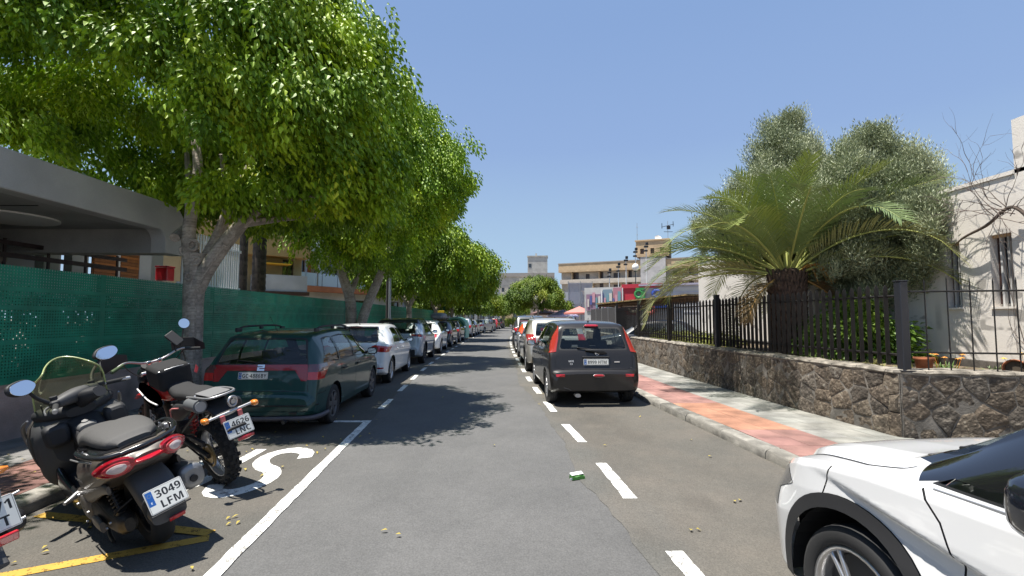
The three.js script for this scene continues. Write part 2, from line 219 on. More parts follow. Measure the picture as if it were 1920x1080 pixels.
// kerbs and pavements
const concM = (c, seed) => std(c, .92, { map: mottle(512, .8, seed, { amp: .3, cells: 5, grain: .2, speckDark: .01 }), bumpMap: bumpFine, bumpScale: .004 });
const kerbMs = [concM([.33, .31, .27], 71), concM([.29, .275, .24], 72), concM([.36, .34, .30], 73)];
function kerb(name, side, near, far, x0) {
  const k = tag(new THREE.Group(), null, null, null, 'structure'); k.name = name; scene.add(k); const r = RNG(side + 9);
  const stone = (d0, d1) => { const j = .008 * (r() - .5), g = []; const R = d => x0(d) + j, prof = [[0, 0], [0, .075], [.018, .105], [.05, .12], [.18, .122], [.18, 0]]; const ring = (d, s) => prof.map(([a, y]) => [R(d) + side * (a + (s ? .004 : 0)), y - (s && y > .05 ? .008 : 0), -d]); const n = 4, rings = [ring(d0, 1)]; for (let i = 0; i <= n; i++) rings.push(ring(lerp(d0 + .015, d1 - .015, i / n), 0).map(p => [p[0] + .008 * (n3(p[2] * 5, p[1] * 30, side) - .5), p[1] + (p[1] > .05 ? .01 * (n3(p[2] * 4, 3, p[1] * 20) - .5) : 0), p[2]])); rings.push(ring(d1, 1)); return loft(rings, true, true, .9); };
  let d = near; for (; d < near + 16; d += 1) obj('kerb_stone', stone(d, d + .985), r.pick(kerbMs), k);
  const rest = []; for (; d < far; d += 1) rest.push(stone(d, d + .985)); tag(obj('kerb_stones', rest, kerbMs[0], k), null, null, null, 'stuff');
}
kerb('kerb', 1, 1.5, 60, KR); kerb('kerb_001', -1, 2.5, 66, KL);
// right pavement: base and tiles
const ridge = texture(256, [.4, .4], (u, v) => { const s = Math.abs(((v * 8) % 1) - .5) * 2; return sstep(.12, .4, s) * .85 + .15 * N1(u, v, 60); }, false);
const tileMap = mottle(512, 1.3, 81, { amp: .22, cells: 5, grain: .14, speckDark: .006 });
const tileM = (c) => std(c, .9, { map: tileMap, bumpMap: ridge, bumpScale: .006 });
const redT = [[.46, .245, .215], [.42, .22, .195], [.49, .265, .23], [.44, .24, .205]].map(tileM), orT = [[.56, .28, .18], [.53, .265, .17], [.58, .295, .19]].map(tileM), greyT = [[.40, .395, .36], [.37, .37, .335], [.43, .42, .385], [.385, .375, .335]].map(tileM);
{
  const p = tag(new THREE.Group(), null, null, null, 'structure'); p.name = 'pavement'; scene.add(p);
  obj('bed', slabs(-12, 66, d => KR(d) + .183, d => WR(d) + .05, -.05, .105), std([.25, .24, .21], .95), p);
  const a = d => KR(d) + .185, cuts = [0, .41, .82, 1.18, 1.54, 1.92], r = RNG(44);
  const orange = (d, c) => d > 6.55 && d < 8.35 && c < 2;
  for (let c = 0; c < 5; c++) { for (let k = 0; k < 27; k++) { const d = 3.6 + k * .4; obj('paving_tile', slab(d + .003, d + .397, q => a(q) + cuts[c] + .003, q => a(q) + cuts[c + 1] - .003, .104, .121 + .002 * r(), .003), orange(d + .2, c) ? r.pick(orT) : c < 2 ? r.pick(redT) : r.pick(greyT), p); } }
  const far = (c0, c1, m) => { const g = []; for (let c = c0; c < c1; c++) for (let d = 14.4; d < 48; d += .4) g.push(slab(d + .003, d + .397, q => a(q) + cuts[c] + .003, q => a(q) + cuts[c + 1] - .003, .104, .122)); tag(obj('paving_tiles', g, m, p), null, null, null, 'stuff'); };
  far(0, 2, redT[0]); far(2, 5, greyT[0]);
  const q = tag(new THREE.Group(), null, null, null, 'structure'); q.name = 'pavement_001'; scene.add(q);
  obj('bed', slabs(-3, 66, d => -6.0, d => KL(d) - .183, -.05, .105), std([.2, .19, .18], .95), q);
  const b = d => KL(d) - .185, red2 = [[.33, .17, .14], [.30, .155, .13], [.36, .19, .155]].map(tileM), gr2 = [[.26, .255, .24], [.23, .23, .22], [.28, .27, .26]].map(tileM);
  for (let c = 0; c < 5; c++) for (let k = 0; k < 12; k++) { const d = 3.0 + k * .4; obj('paving_tile', slab(d + .003, d + .397, t => b(t) - .4 * (c + 1) + .003, t => b(t) - .4 * c - .003, .104, .121 + .002 * r(), .003), c < 2 ? r.pick(red2) : r.pick(gr2), q); }
  const g2 = [], g3 = []; for (let c = 0; c < 5; c++) for (let d = 7.8; d < 44; d += .4) { const s = slab(d + .003, d + .397, t => Math.max(-5.98, b(t) - .4 * (c + 1) + .003), t => Math.max(-5.97, b(t) - .4 * c - .003), .104, .122); (c < 2 ? g2 : g3).push(s); }
  tag(obj('paving_tiles', g2, red2[0], q), null, null, null, 'stuff'); tag(obj('paving_tiles', g3, gr2[0], q), null, null, null, 'stuff');
}
// ---------------------------------------------------------------- left side: low wall, green fence, canopy, terrace and houses
const S = (x) => x; // readability
{
  const w = thing('boundary_wall', 'low rough pinkish grey plastered wall along the left pavement below the green plastic fence', 'wall');
  const wm = std([.50, .41, .37], .93, { map: mottle(512, 1.5, 101, { amp: .22, cells: 4, grain: .12, speckDark: .004 }), bumpMap: bumpFine, bumpScale: .006 });
  obj('wall_body', bx(-6.2, -5.98, .0, .77, -44, 3), wm, w);
  obj('coping', bx(-6.23, -5.955, .77, .80, -44, 3), wm, w);
}
{
  const f = thing('green_fence', 'tall green perforated plastic lattice fence standing on the low wall on the left', 'fence');
  const gm = std([.011, .30, .175], .55, { map: mottle(256, .8, 111, { amp: .2, cells: 4, grain: .05 }) });
  const gm2 = std([.012, .30, .175], .5, { map: gm.map }), gpost = std([.012, .07, .045], .5);
  let n = 0;
  for (let d = -1; d < 43; d += 2.75, n++) {
    const L = 2.74, bars = [], y0 = .82, y1 = 2.235, step = .038, near = d < 20, st = near ? step : step * 1;
    for (let x = 0; x < L; x += st) bars.push(bx(-5.957, -5.953, y0, y1, -(d + x), -(d + x + .0235)));
    for (let y = y0; y < y1 - .02; y += st) bars.push(bx(-5.9565, -5.9535, y, y + .0225, -d, -(d + L)));
    const j = (n % 3 - 1) * .004; for (const g of bars) g.translate(j, 0, 0);
    tag(obj('lattice_panel', bars, gm, f), null, null, null, 'stuff');
    for (const y of [.80, 1.27, 1.70, 1.93]) obj('fence_band', bx(-5.951 + j, -5.9495 + j, y, y + .055, -(d + .01), -(d + L - .01)), gm2, f);
    obj('fence_post', [bx(-6.02, -5.965, .8, 2.2, -(d - .02), -(d + .03))], gpost, f);
    if (n % 2) obj('joint_strip', bx(-5.950, -5.948, .82, 2.235, -(d - .03), -(d + .05)), gm2, f);
  }
}
{ // tall piece of fence further on
  const f = thing('green_screen', 'taller square green screen at the far end of the green fence', 'screen');
  const m = std([.02, .15, .10], .6); const b = []; for (let x = 0; x < 2.6; x += .05) b.push(bx(-7.9 + x, -7.9 + x + .035, .8, 3.5, -44.04, -44.03)); for (let y = .8; y < 3.5; y += .05) b.push(bx(-7.9, -5.3, y, y + .035, -44.035, -44.025));
  tag(obj('screen_mesh', b, m, f), null, null, null, 'stuff'); for (const x of [-7.9, -6.6, -5.3]) obj('screen_post', bx(x - .03, x + .03, 0, 3.55, -44.1, -44.045), m, f);
}
{ // concrete canopy
  const c = thing('concrete_canopy', 'large white concrete canopy with rounded corner and grey underside behind the green fence', 'canopy');
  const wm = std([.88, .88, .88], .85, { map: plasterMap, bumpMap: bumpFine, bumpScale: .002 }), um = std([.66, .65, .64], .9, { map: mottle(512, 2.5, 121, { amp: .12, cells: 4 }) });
  // portal outline in (d, y): rounded outer and inner corner
  const out = [], R1 = .42, R2 = .22, dE = 10.0, yT = 3.86, yB = 3.31, wL = .55;
  out.push([-2, yT]); for (let i = 0; i <= 8; i++) { const a = rad(90 - i * 90 / 8); out.push([dE - R1 + R1 * cos(a), yT - R1 + R1 * sin(a)]); } out.push([dE, 2.87], [dE - wL, 2.87]);
  for (let i = 0; i <= 8; i++) { const a = rad(i * 90 / 8); out.push([dE - wL - R2 + R2 * cos(a), yB - R2 + R2 * sin(a)]); } out.push([-2, yB]);
  const fas = plate(out, .30, .02); fas.rotateY(PI / 2); fas.translate(-6.9, 0, 0);
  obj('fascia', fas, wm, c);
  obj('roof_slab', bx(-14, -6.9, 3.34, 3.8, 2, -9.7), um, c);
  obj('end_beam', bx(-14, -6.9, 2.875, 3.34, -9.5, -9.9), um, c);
  const dm = std([.82, .81, .8], .9);
  for (const [x, d, r] of [[-8.6, 8.3, .75], [-9.2, 6.6, .7], [-8.4, 5.0, .7]]) obj('ceiling_disc', cyl(r, r, .03, x, 3.322, -d, 0, 0, 0, 40), dm, c);
  obj('ceiling_strip', bx(-13, -7.2, 3.33, 3.338, -7.46, -7.49), M.black, c);  // thin black strip across the canopy underside
}
{
  const s = thing('stone_pillar', 'rough tan stone pillar top under the white canopy at the left edge', 'pillar', [-9.35, 0, -8.6]); const m = concM([.42, .34, .27], 131);
  for (let k = 0; k < 5; k++) obj('stone_block', rbox(.62 - (k % 2) * .1, .2, .6, .04, (k % 2) * .03, 2.66 + .04 - k * .22, 0, 0, k, 0), m, s);
  obj('stone_block', rbox(.44, .16, .44, .05, -.1, 2.95, 0), m, s); obj('stone_block', rbox(.3, .3, .3, .03, -.12, 3.15, 0), m, s);
}
{ // terrace house behind the fence
  const t = thing('terrace_house', 'low white terrace house with dark openings seen under the canopy behind the green fence', 'house');
  obj('terrace_slab', bx(-14, -8.9, 1.8, 2.55, 0, -14.4), M.whiteWall, t);
  const wm = std([.60, .60, .62], .9, { map: plasterMap });
  const X = -10.2; for (const [a, b, y0, y1] of [[0, 9.9, 2.55, 4.4], [10.8, 11.15, 2.55, 4.4], [11.5, 11.95, 2.55, 4.4], [13.6, 14.05, 2.55, 4.4], [9.9, 14.4, 4.0, 4.4]]) obj('wall', bx(X - .2, X, y0, y1, -a, -b), wm, t);
  obj('room', [bx(X - 3, X - 2.9, 2.55, 4.4, -5, -14.4), bx(X - 2.9, X - .2, 4.4, 4.5, 0, -14.4), bx(X - 2.9, X - .2, 2.5, 2.549, 0, -14.4)], std([.42, .40, .38], .9), t);
  obj('grey_door', [bx(X - .3, X - .26, 2.55, 3.9, -14.1, -14.9)], std([.3, .3, .3], .6), t);
  const tm = texture(512, [.6, 1.2], (u, v) => { const b = Math.floor(v * 14), g = .8 + .25 * (N1.fbm(u * .5 + b * .37 % 1, v, 16, 4) - .5) + .12 * Math.sin(b * 2.3), e = Math.abs(((v * 14) % 1) - .5) > .46 ? .5 : 1; return [g * e, g * e, g * e]; });
  const wood = std([.34, .115, .025], .5, { map: tm });
  for (const [a, b] of [[12.0, 12.72], [12.84, 13.52]]) { const sh = obj('wooden_shutter', bx(X + .02, X + .05, 2.56, 3.6, -a, -b), wood, t); for (let y = 2.6; y < 3.55; y += .09) obj('slat', rbox(.02, .07, b - a - .06, .006, X + .06, y, -(a + b) / 2), wood, sh); }
  obj('white_post', bx(X, X + .08, 2.55, 3.9, -12.73, -12.83), M.whiteWall, t);
}
{
  const r = thing('terrace_railing', 'dark brown wooden board railing along the terrace edge above the green fence', 'railing');
  const bm = std([.075, .045, .05], .6, { map: mottle(256, .8, 141, { amp: .3, cells: 4 }) });
  for (const [a, b] of [[2, 11.6], [13.6, 14.3]]) { obj('board', bx(-9.03, -8.99, 2.70, 2.79, -a, -b), bm, r); obj('board', bx(-9.03, -8.99, 2.93, 3.01, -a, -b), bm, r); for (let d = a; d < b; d += .85) obj('railing_post', bx(-9.06, -9.035, 2.55, 3.05, -d, -d - .05), bm, r); }
}
{
  const b = thing('red_box', 'small glossy red box on the white wall beside the tree trunk', 'box', [-8.75, 2.72, -12.55]);
  obj('casing', rbox(.3, .34, .3, .03, 0, 0, 0), phys([.42, .01, .02], .3, { clearcoat: .5 }), b); obj('lid', rbox(.32, .05, .32, .015, 0, .19, 0), phys([.3, .01, .02], .3), b);
  const p = thing('white_railing', 'tall white vertical slat railing behind the trunk of the nearest tree', 'railing'); const wm = std([.78, .79, .82], .6);
  for (let d = 11.0; d < 13.4; d += .105) obj('slat', bx(-7.32, -7.30, 2.2, 3.62, -d, -d - .055), wm, p);
  obj('rail', bx(-7.35, -7.325, 2.35, 2.42, -10.9, -13.5), wm, p); obj('rail', bx(-7.35, -7.325, 3.4, 3.47, -10.9, -13.5), wm, p);
  obj('base_wall', bx(-7.5, -7.28, 1.4, 2.19, -9.9, -14.4), M.whiteWall, p);
}
function windowUnit(parent, w, h, x, y, z, ry, frameMat, glassMat, opts = {}) { // a recessed window facing local +z
  const g = new THREE.Group(); g.name = opts.name || 'window'; g.position.set(x, y, z); g.rotation.y = ry; parent.add(g);
  const t = .05, fr = [box(w, t, .06, 0, h / 2 - t / 2, 0), box(w, t, .06, 0, -h / 2 + t / 2, 0), box(t, h - 2 * t, .06, -w / 2 + t / 2, 0, 0), box(t, h - 2 * t, .06, w / 2 - t / 2, 0, 0)];
  for (let k = 1; k < (opts.panes || 2); k++) fr.push(box(t * .8, h - 2 * t, .05, -w / 2 + w * k / (opts.panes || 2), 0, 0));
  obj('frame', fr, frameMat, g); obj('pane', box(w - 2 * t, h - 2 * t, .01, 0, 0, -.012), glassMat, g); return g;
}
const paneDark = phys([.03, .035, .04], .06, { clearcoat: 1 }), frameBrown = std([.07, .035, .025], .5), frameWhite = std([.7, .7, .7], .5);
const dir2 = (a, b) => { const dx = b[0] - a[0], dz = -(b[1] - a[1]), l = Math.hypot(dx, dz); return { l, ry: Math.atan2(-dz, dx), at: t => [a[0] + dx * t / l, -a[1] + dz * t / l] }; };
// wall piece along a facade line: local frame with x along the line, z towards the viewer
function facadeGroup(o, a, b) { const f = dir2(a, b); o.position.set(a[0], 0, -a[1]); o.rotation.y = f.ry; return f.l; }
function wallWithHoles(L, y0, y1, z, th, holes) { // boxes round rectangular openings [x0, x1, ya, yb] (sorted, in one storey band each)
  const g = []; const ys = [...new Set([y0, y1, ...holes.flatMap(h => [h[2], h[3]])])].sort((p, q) => p - q);
  for (let i = 0; i < ys.length - 1; i++) { const a = ys[i], b = ys[i + 1], hs = holes.filter(h => h[2] < b - 1e-6 && h[3] > a + 1e-6).sort((p, q) => p[0] - q[0]); let x = 0; for (const h of hs) { if (h[0] > x) g.push(bx(x, h[0], a, b, z - th, z)); x = Math.max(x, h[1]); } if (x < L) g.push(bx(x, L, a, b, z - th, z)); }
  return g;
}
{ // yellow house
  const o = thing('yellow_house', 'yellow house with white balcony behind the green fence, right of the nearest trunk', 'house'); const L = facadeGroup(o, [-16.5, 24], [-11.7, 28]);
  const ym = std([.66, .42, .16], .88, { map: plasterMap }), yl = std([.72, .55, .30], .88, { map: plasterMap });
  const holes = [[2.0, 3.3, 3.15, 4.7], [5.2, 5.8, 4.0, 4.9]];
  obj('wall', wallWithHoles(L, 0, 7.2, 0, .3, holes), yl, o); obj('side_wall', bx(-.3, 0, 0, 7.2, -6, 0), yl, o);
  for (const h of holes) windowUnit(o, h[1] - h[0], h[3] - h[2], (h[0] + h[1]) / 2, (h[2] + h[3]) / 2, -.15, 0, frameBrown, h[0] < 3 ? phys([.35, .4, .45], .1, { clearcoat: 1 }) : paneDark);
  obj('balcony', bx(3.6, 6.3, 3.05, 3.95, 0, .9), M.whiteWall, o); obj('balcony_slab', bx(1.2, 6.4, 2.85, 3.045, 0, 1.0), frameBrown, o);
  obj('upper_balcony', bx(.6, 6.4, 4.95, 6.2, 0, 1.1), ym, o); obj('roof_edge', bx(-.4, L + .1, 7.2, 7.4, -6, .4), M.whiteWall, o);
  obj('yellow_awning', xf(box(1.6, .05, 1.0, 4.6, 4.55, .55), [0, 0, 0]), std([.8, .42, .03], .8), o);
}
{ // white house with orange band
  const o = thing('white_house', 'long white house with orange band and glass balconies behind the green fence', 'house'); const L = facadeGroup(o, [-15.6, 34], [-8.4, 46.5]);
  const holes = []; for (const x of [3.1, 6.6, 10.8, 12.6]) holes.push([x, x + 1.25, 2.1, 3.05]); holes.push([4.75, 5.05, 2.45, 2.85], [5.55, 5.85, 2.45, 2.85]);
  for (const x of [.6, 3.6, 6.4, 9.4, 12.2]) holes.push([x, x + 1.3, 4.6, 6.0]);
  obj('wall', wallWithHoles(L, 0, 8.5, 0, .3, holes), M.whiteWall, o); obj('side_wall', bx(0, .3, 0, 8.5, -6, -.3), M.whiteWall, o);
  for (const h of holes) windowUnit(o, h[1] - h[0], h[3] - h[2], (h[0] + h[1]) / 2, (h[2] + h[3]) / 2, -.12, 0, frameBrown, paneDark, { panes: h[1] - h[0] > 1 ? 2 : 1 });
  obj('orange_band', bx(0, L, 3.55, 3.95, 0, .75), std([.72, .25, .10], .85, { map: plasterMap }), o);
  for (let k = 0; k < 10; k++) obj('balcony_panel', bx(k * L / 10 + .03, (k + 1) * L / 10 - .03, 3.96, 4.9, .66, .70), phys([.42, .50, .54], .25, { clearcoat: .5 }), o);
  for (const x of [2.4, 5.6, 8.4, 11.2]) obj('partition', bx(x, x + .15, 3.95, 6.5, 0, .7), std([.50, .42, .32], .85), o);
  obj('upper_slab', bx(0, L, 6.5, 6.8, 0, .8), M.whiteWall, o); for (const x of [1.2, 7]) obj('orange_door', bx(x + .9, x + 1.2, 4.6, 5.7, -.1, .02), std([.5, .13, .03], .6), o);
}
{ // red building and playground further on
  const o = thing('red_building', 'plain red building above the far end of the green fence', 'building'); const L = facadeGroup(o, [-10.2, 54], [-6.6, 54]);
  obj('wall', wallWithHoles(L, 0, 4.9, 0, .3, [[.4, 1.2, 2.0, 3.4]]), std([.48, .085, .045], .85, { map: plasterMap }), o); windowUnit(o, .8, 1.4, .8, 2.7, -.15, 0, frameWhite, paneDark); obj('roof_edge', bx(-.1, L + .1, 4.9, 5.05, -4, .15), std([.4, .07, .04], .8), o);
  const p = thing('play_tower', 'colourful climbing frame with red and yellow panels above the green fence', 'play equipment', [-9.1, 0, -47]);
  for (const x of [-.9, 0, .9]) obj('post', cyl(.05, .05, 3.9, x, 1.95, 0), std([.75, .35, .02], .5), p);
  obj('roof_panel', [xf(box(1.4, .04, 1.3, .1, 3.9, 0), [0, 0, 0])], std([.5, .03, .06], .6), p); obj('slide', rod([.9, 2.6, 0], [2.1, 1.2, .6], .25, .25, 8), std([.45, .03, .12], .5), p); obj('climbing_panel', box(.8, .9, .05, -.45, 2.9, .05), std([.75, .28, .03], .5), p); obj('climbing_panel', box(.05, 1.6, .9, .9, 3.0, 0), std([.2, .03, .25], .5), p);
}
function lampPost(label, x, d, h, col) { const o = thing('lamp_post', label, 'lamp post', [x, .11, -d]); obj('pole', [cyl(.06, .045, h, 0, h / 2, 0), cyl(.09, .08, .5, 0, .25, 0)], col, o); obj('arm', tube([[0, h, 0], [.3, h + .25, 0], [.9, h + .35, 0]], .03), col, o); obj('lamp_head', hull([[-.28, 0, .05, .03], [-.1, .02, .12, .06], [.2, .02, .1, .05], [.3, 0, .03, .02]], 12, 3).rotateY(PI / 2).translate(1.05, h + .34, 0), col, o); return o; }
lampPost('slim grey lamp post standing between the second and third tree on the left', -5.0, 21.3, 6.2, M.greyMetal);
{ const o = thing('dark_pole', 'thin dark wooden pole beside the grey lamp post', 'pole', [-5.25, .11, -21.9]); obj('shaft', cyl(.07, .06, 6.5, 0, 3.25, 0), std([.05, .045, .04], .8), o); obj('base_plate', box(.25, .03, .25, 0, .015, 0), M.darkMetal, o); }
{ // palm trunks behind the fence
  const bm = std([.13, .105, .085], .9, { map: mottle(256, .6, 151, { amp: .4, cells: 5 }) });
  for (const [x, d, r, l] of [[-9.6, 19.0, .27, 'thick dark palm trunk in front of the yellow house'], [-10.6, 19.7, .17, 'thinner palm trunk left of the thick one, in front of the yellow house']]) { const o = thing('palm_tree', l, 'palm tree', [x, 0, -d]); const rings = []; for (let y = 0; y < 6; y += .12) rings.push(y); obj('trunk', lathe([[.01, 0], ...rings.map((y, i) => [r * (1 + (i % 2 ? .04 : -.02)) * (1 - y * .02), y]), [.01, 6]], 14), bm, o); obj('crown', Array.from({ length: 14 }, (_, k) => tube([[0, 5.9, 0], [cos(k * 2.4) * 1.2, 6.6, sin(k * 2.4) * 1.2], [cos(k * 2.4) * 2.2, 5.9, sin(k * 2.4) * 2.2]], [.05, .12, .02], 5, 4)), std([.06, .11, .03], .8), o); }
}
// ---------------------------------------------------------------- right side: stone wall, fences, garden, white building
const wallPath = (() => { // arc length from the far end towards the camera, round the corner
  const pts = []; for (let d = 25; d > 5.96; d -= .25) pts.push([WR(d) + .0, d]); pts.push([4.95, 5.95]); const corner = pts.length - 1; pts.push([5.97, 5.68], [9.5, 4.75]);
  const s = [0]; for (let i = 1; i < pts.length; i++) s.push(s[i - 1] + Math.hypot(pts[i][0] - pts[i - 1][0], pts[i][1] - pts[i - 1][1]));
  const f = u => { let i = 0; while (i < pts.length - 2 && u > s[i + 1]) i++; const t = (u - s[i]) / (s[i + 1] - s[i]), a = pts[i], b = pts[i + 1], dx = b[0] - a[0], dz = -(b[1] - a[1]), l = Math.hypot(dx, dz); return { p: [lerp(a[0], b[0], t), lerp(a[1], b[1], t)], n: [-dz / l, dx / l].map(q => q) }; };
  f.len = s[s.length - 1]; f.corner = s[corner]; return f;
})();
function clipConvex(poly, nx, ny, c) { const o = []; for (let i = 0; i < poly.length; i++) { const a = poly[i], b = poly[(i + 1) % poly.length], da = a[0] * nx + a[1] * ny - c, db = b[0] * nx + b[1] * ny - c; if (da <= 0) o.push(a); if (da * db < 0) { const t = da / (da - db); o.push([lerp(a[0], b[0], t), lerp(a[1], b[1], t)]); } } return o; }
{
  const w = thing('stone_wall', 'low wall of dark irregular basalt stones with pale mortar along the right pavement', 'wall');
  const r = RNG(303), H0 = .12, H1 = .90, n = wallPath;
  const sMaps = [0, 1, 2].map(k => { const nn = noiseTile(310 + k), rr = RNG(k + 1); return texture(512, .7, (u, v) => { const a = nn.fbm(u, v, 5, 5), b = nn.fbm(u, v, 24, 3, 4); const g = .68 + .5 * (a - .5) + .28 * (b - .5) + .1 * (rr() - .5) + (b > .66 ? .18 : 0); return [g * 1.05, g, g * .93]; }); });
  const sb = texture(512, .5, (u, v) => N1.fbm(u, v, 12, 5), false);
  const cols = [[.225, .20, .175], [.20, .182, .165], [.25, .225, .195], [.185, .172, .16], [.23, .20, .17], [.21, .20, .19]];
  const mats = cols.map((c, i) => std(c, .93, { map: sMaps[i % 3], bumpMap: sb, bumpScale: .02 }));
  // mortar core
  const out = u => { const P = n(u), lo = u > n.corner ? n.corner : 0, hi = u > n.corner ? n.len : n.corner, a = n(Math.max(lo, u - .05)).p, b = n(Math.min(hi, u + .05)).p; let tx = b[0] - a[0], td = b[1] - a[1]; const l = Math.hypot(tx, td); tx /= l; td /= l; return { p: P.p, o: [td, -tx] }; }; // outward in (x, d): towards the street
  const core = []; for (const [ua, ub, m] of [[0, n.corner - .004, 40], [n.corner + .004, n.len, 4]]) for (let i = 0; i < m; i++) { const R = u => { const k = out(u), q = d => [k.p[0] + k.o[0] * d, k.p[1] + k.o[1] * d], A = q(.006), B = q(-.34); return [[A[0], 0, -A[1]], [B[0], 0, -B[1]], [B[0], H1, -B[1]], [A[0], H1, -A[1]]]; }; core.push(loft([R(lerp(ua, ub, i / m)), R(lerp(ua, ub, (i + 1) / m))], true, true, .3)); }
  obj('mortar', core, std([.29, .265, .23], .95, { map: mottle(512, .9, 320, { amp: .3, cells: 6, grain: .2 }), bumpMap: bumpFine, bumpScale: .006 }), w);
  const pos3 = (u, v, dep) => { const k = out(u); return [k.p[0] + k.o[0] * dep, v, -(k.p[1] + k.o[1] * dep)]; };
  const stones = (ua, ub, list) => {
    const P = [], cu = .31, cv = .197; for (let j = 0; j < 4; j++) for (let u = ua + (j % 2) * .16; u < ub; u += cu * r.r(.65, 1.35)) P.push([u + r.r(-.07, .07), H0 + cv * (j + .5) + r.r(-.06, .06)]);
    for (const p of P) {
      let poly = [[Math.max(ua, p[0] - .5), H0 - .02], [Math.min(ub, p[0] + .5), H0 - .02], [Math.min(ub, p[0] + .5), H1 - .01], [Math.max(ua, p[0] - .5), H1 - .01]];
      for (const q of P) { if (q === p) continue; const dx = q[0] - p[0], dy = q[1] - p[1], l = Math.hypot(dx, dy); if (l > 1.2) continue; const nx = dx / l, ny = dy / l; poly = clipConvex(poly, nx, ny, (p[0] + q[0]) / 2 * nx + (p[1] + q[1]) / 2 * ny - r.r(.002, .008)); if (poly.length < 3) break; }
      if (poly.length < 3) continue;
      const c = [poly.reduce((a, q) => a + q[0], 0) / poly.length, poly.reduce((a, q) => a + q[1], 0) / poly.length];
      const ring = []; for (let i = 0; i < poly.length; i++) { const a = poly[i], b = poly[(i + 1) % poly.length], m = Math.max(1, Math.round(Math.hypot(b[0] - a[0], b[1] - a[1]) / .09)); for (let k = 0; k < m; k++) { const t = k / m; ring.push([lerp(a[0], b[0], t) + r.r(-.008, .008), lerp(a[1], b[1], t) + r.r(-.008, .008)]); } }
      const proud = r.r(.003, .017), tilt = r.r(-.02, .02), tv = r.r(-.03, .03), ins = k => ring.map(q => [lerp(q[0], c[0], k), lerp(q[1], c[1], k)]);
      const dep = (q, b) => b + tilt * (q[0] - c[0]) + tv * (q[1] - c[1]) + .008 * (n3(q[0] * 14, q[1] * 14, 2) - .5);
      const g = loft([ring.map(q => pos3(q[0], q[1], -.03)), ins(.0).map(q => pos3(q[0], q[1], dep(q, proud * .5))), ins(.10).map(q => pos3(q[0], q[1], dep(q, proud))), ins(.5).map(q => pos3(q[0], q[1], dep(q, proud + .002))), ins(.9).map(q => pos3(q[0], q[1], dep(q, proud + .002)))], true, true, .7);
      list.push(g);
    }
  };
  const near = []; stones(10.5, n.corner - .01, near); stones(n.corner + .01, n.len - .6, near); for (const g of near) obj('stone', g, r.pick(mats), w);
  const far = []; stones(0, 10.5, far); for (const g of far) obj('stone', g, r.pick(mats), w);
  // rough coping
  const cop = []; for (let u = 0; u < n.len - .1; u += .45) { const a = u + .004, b = Math.min(u + .45, n.len) - .004; if (a < n.corner && b > n.corner) { } const rows = [], m = 4; for (let i = 0; i <= m; i++) { const uu = lerp(a, b, i / m), ring = []; for (const [dp, y] of [[.012, H1], [.022, H1 + .02], [0, H1 + .05], [-.12, H1 + .056], [-.34, H1 + .05], [-.35, H1]]) { const q = pos3(uu, y + (y > H1 ? .02 * (n3(uu * 6, dp * 9, 4) - .5) : 0), dp + (dp > 0 ? .02 * (n3(uu * 9, y * 20, 8) - .5) : 0)); ring.push(q); } rows.push(ring); } cop.push(loft(rows, true, true, .6)); }
  const copM = std([.40, .36, .30], .95, { map: mottle(512, .7, 330, { amp: .35, cells: 6, grain: .25, speckDark: .02 }), bumpMap: bumpFine, bumpScale: .008 });
  for (const g of cop) obj('coping_stone', g, copM, w);
}
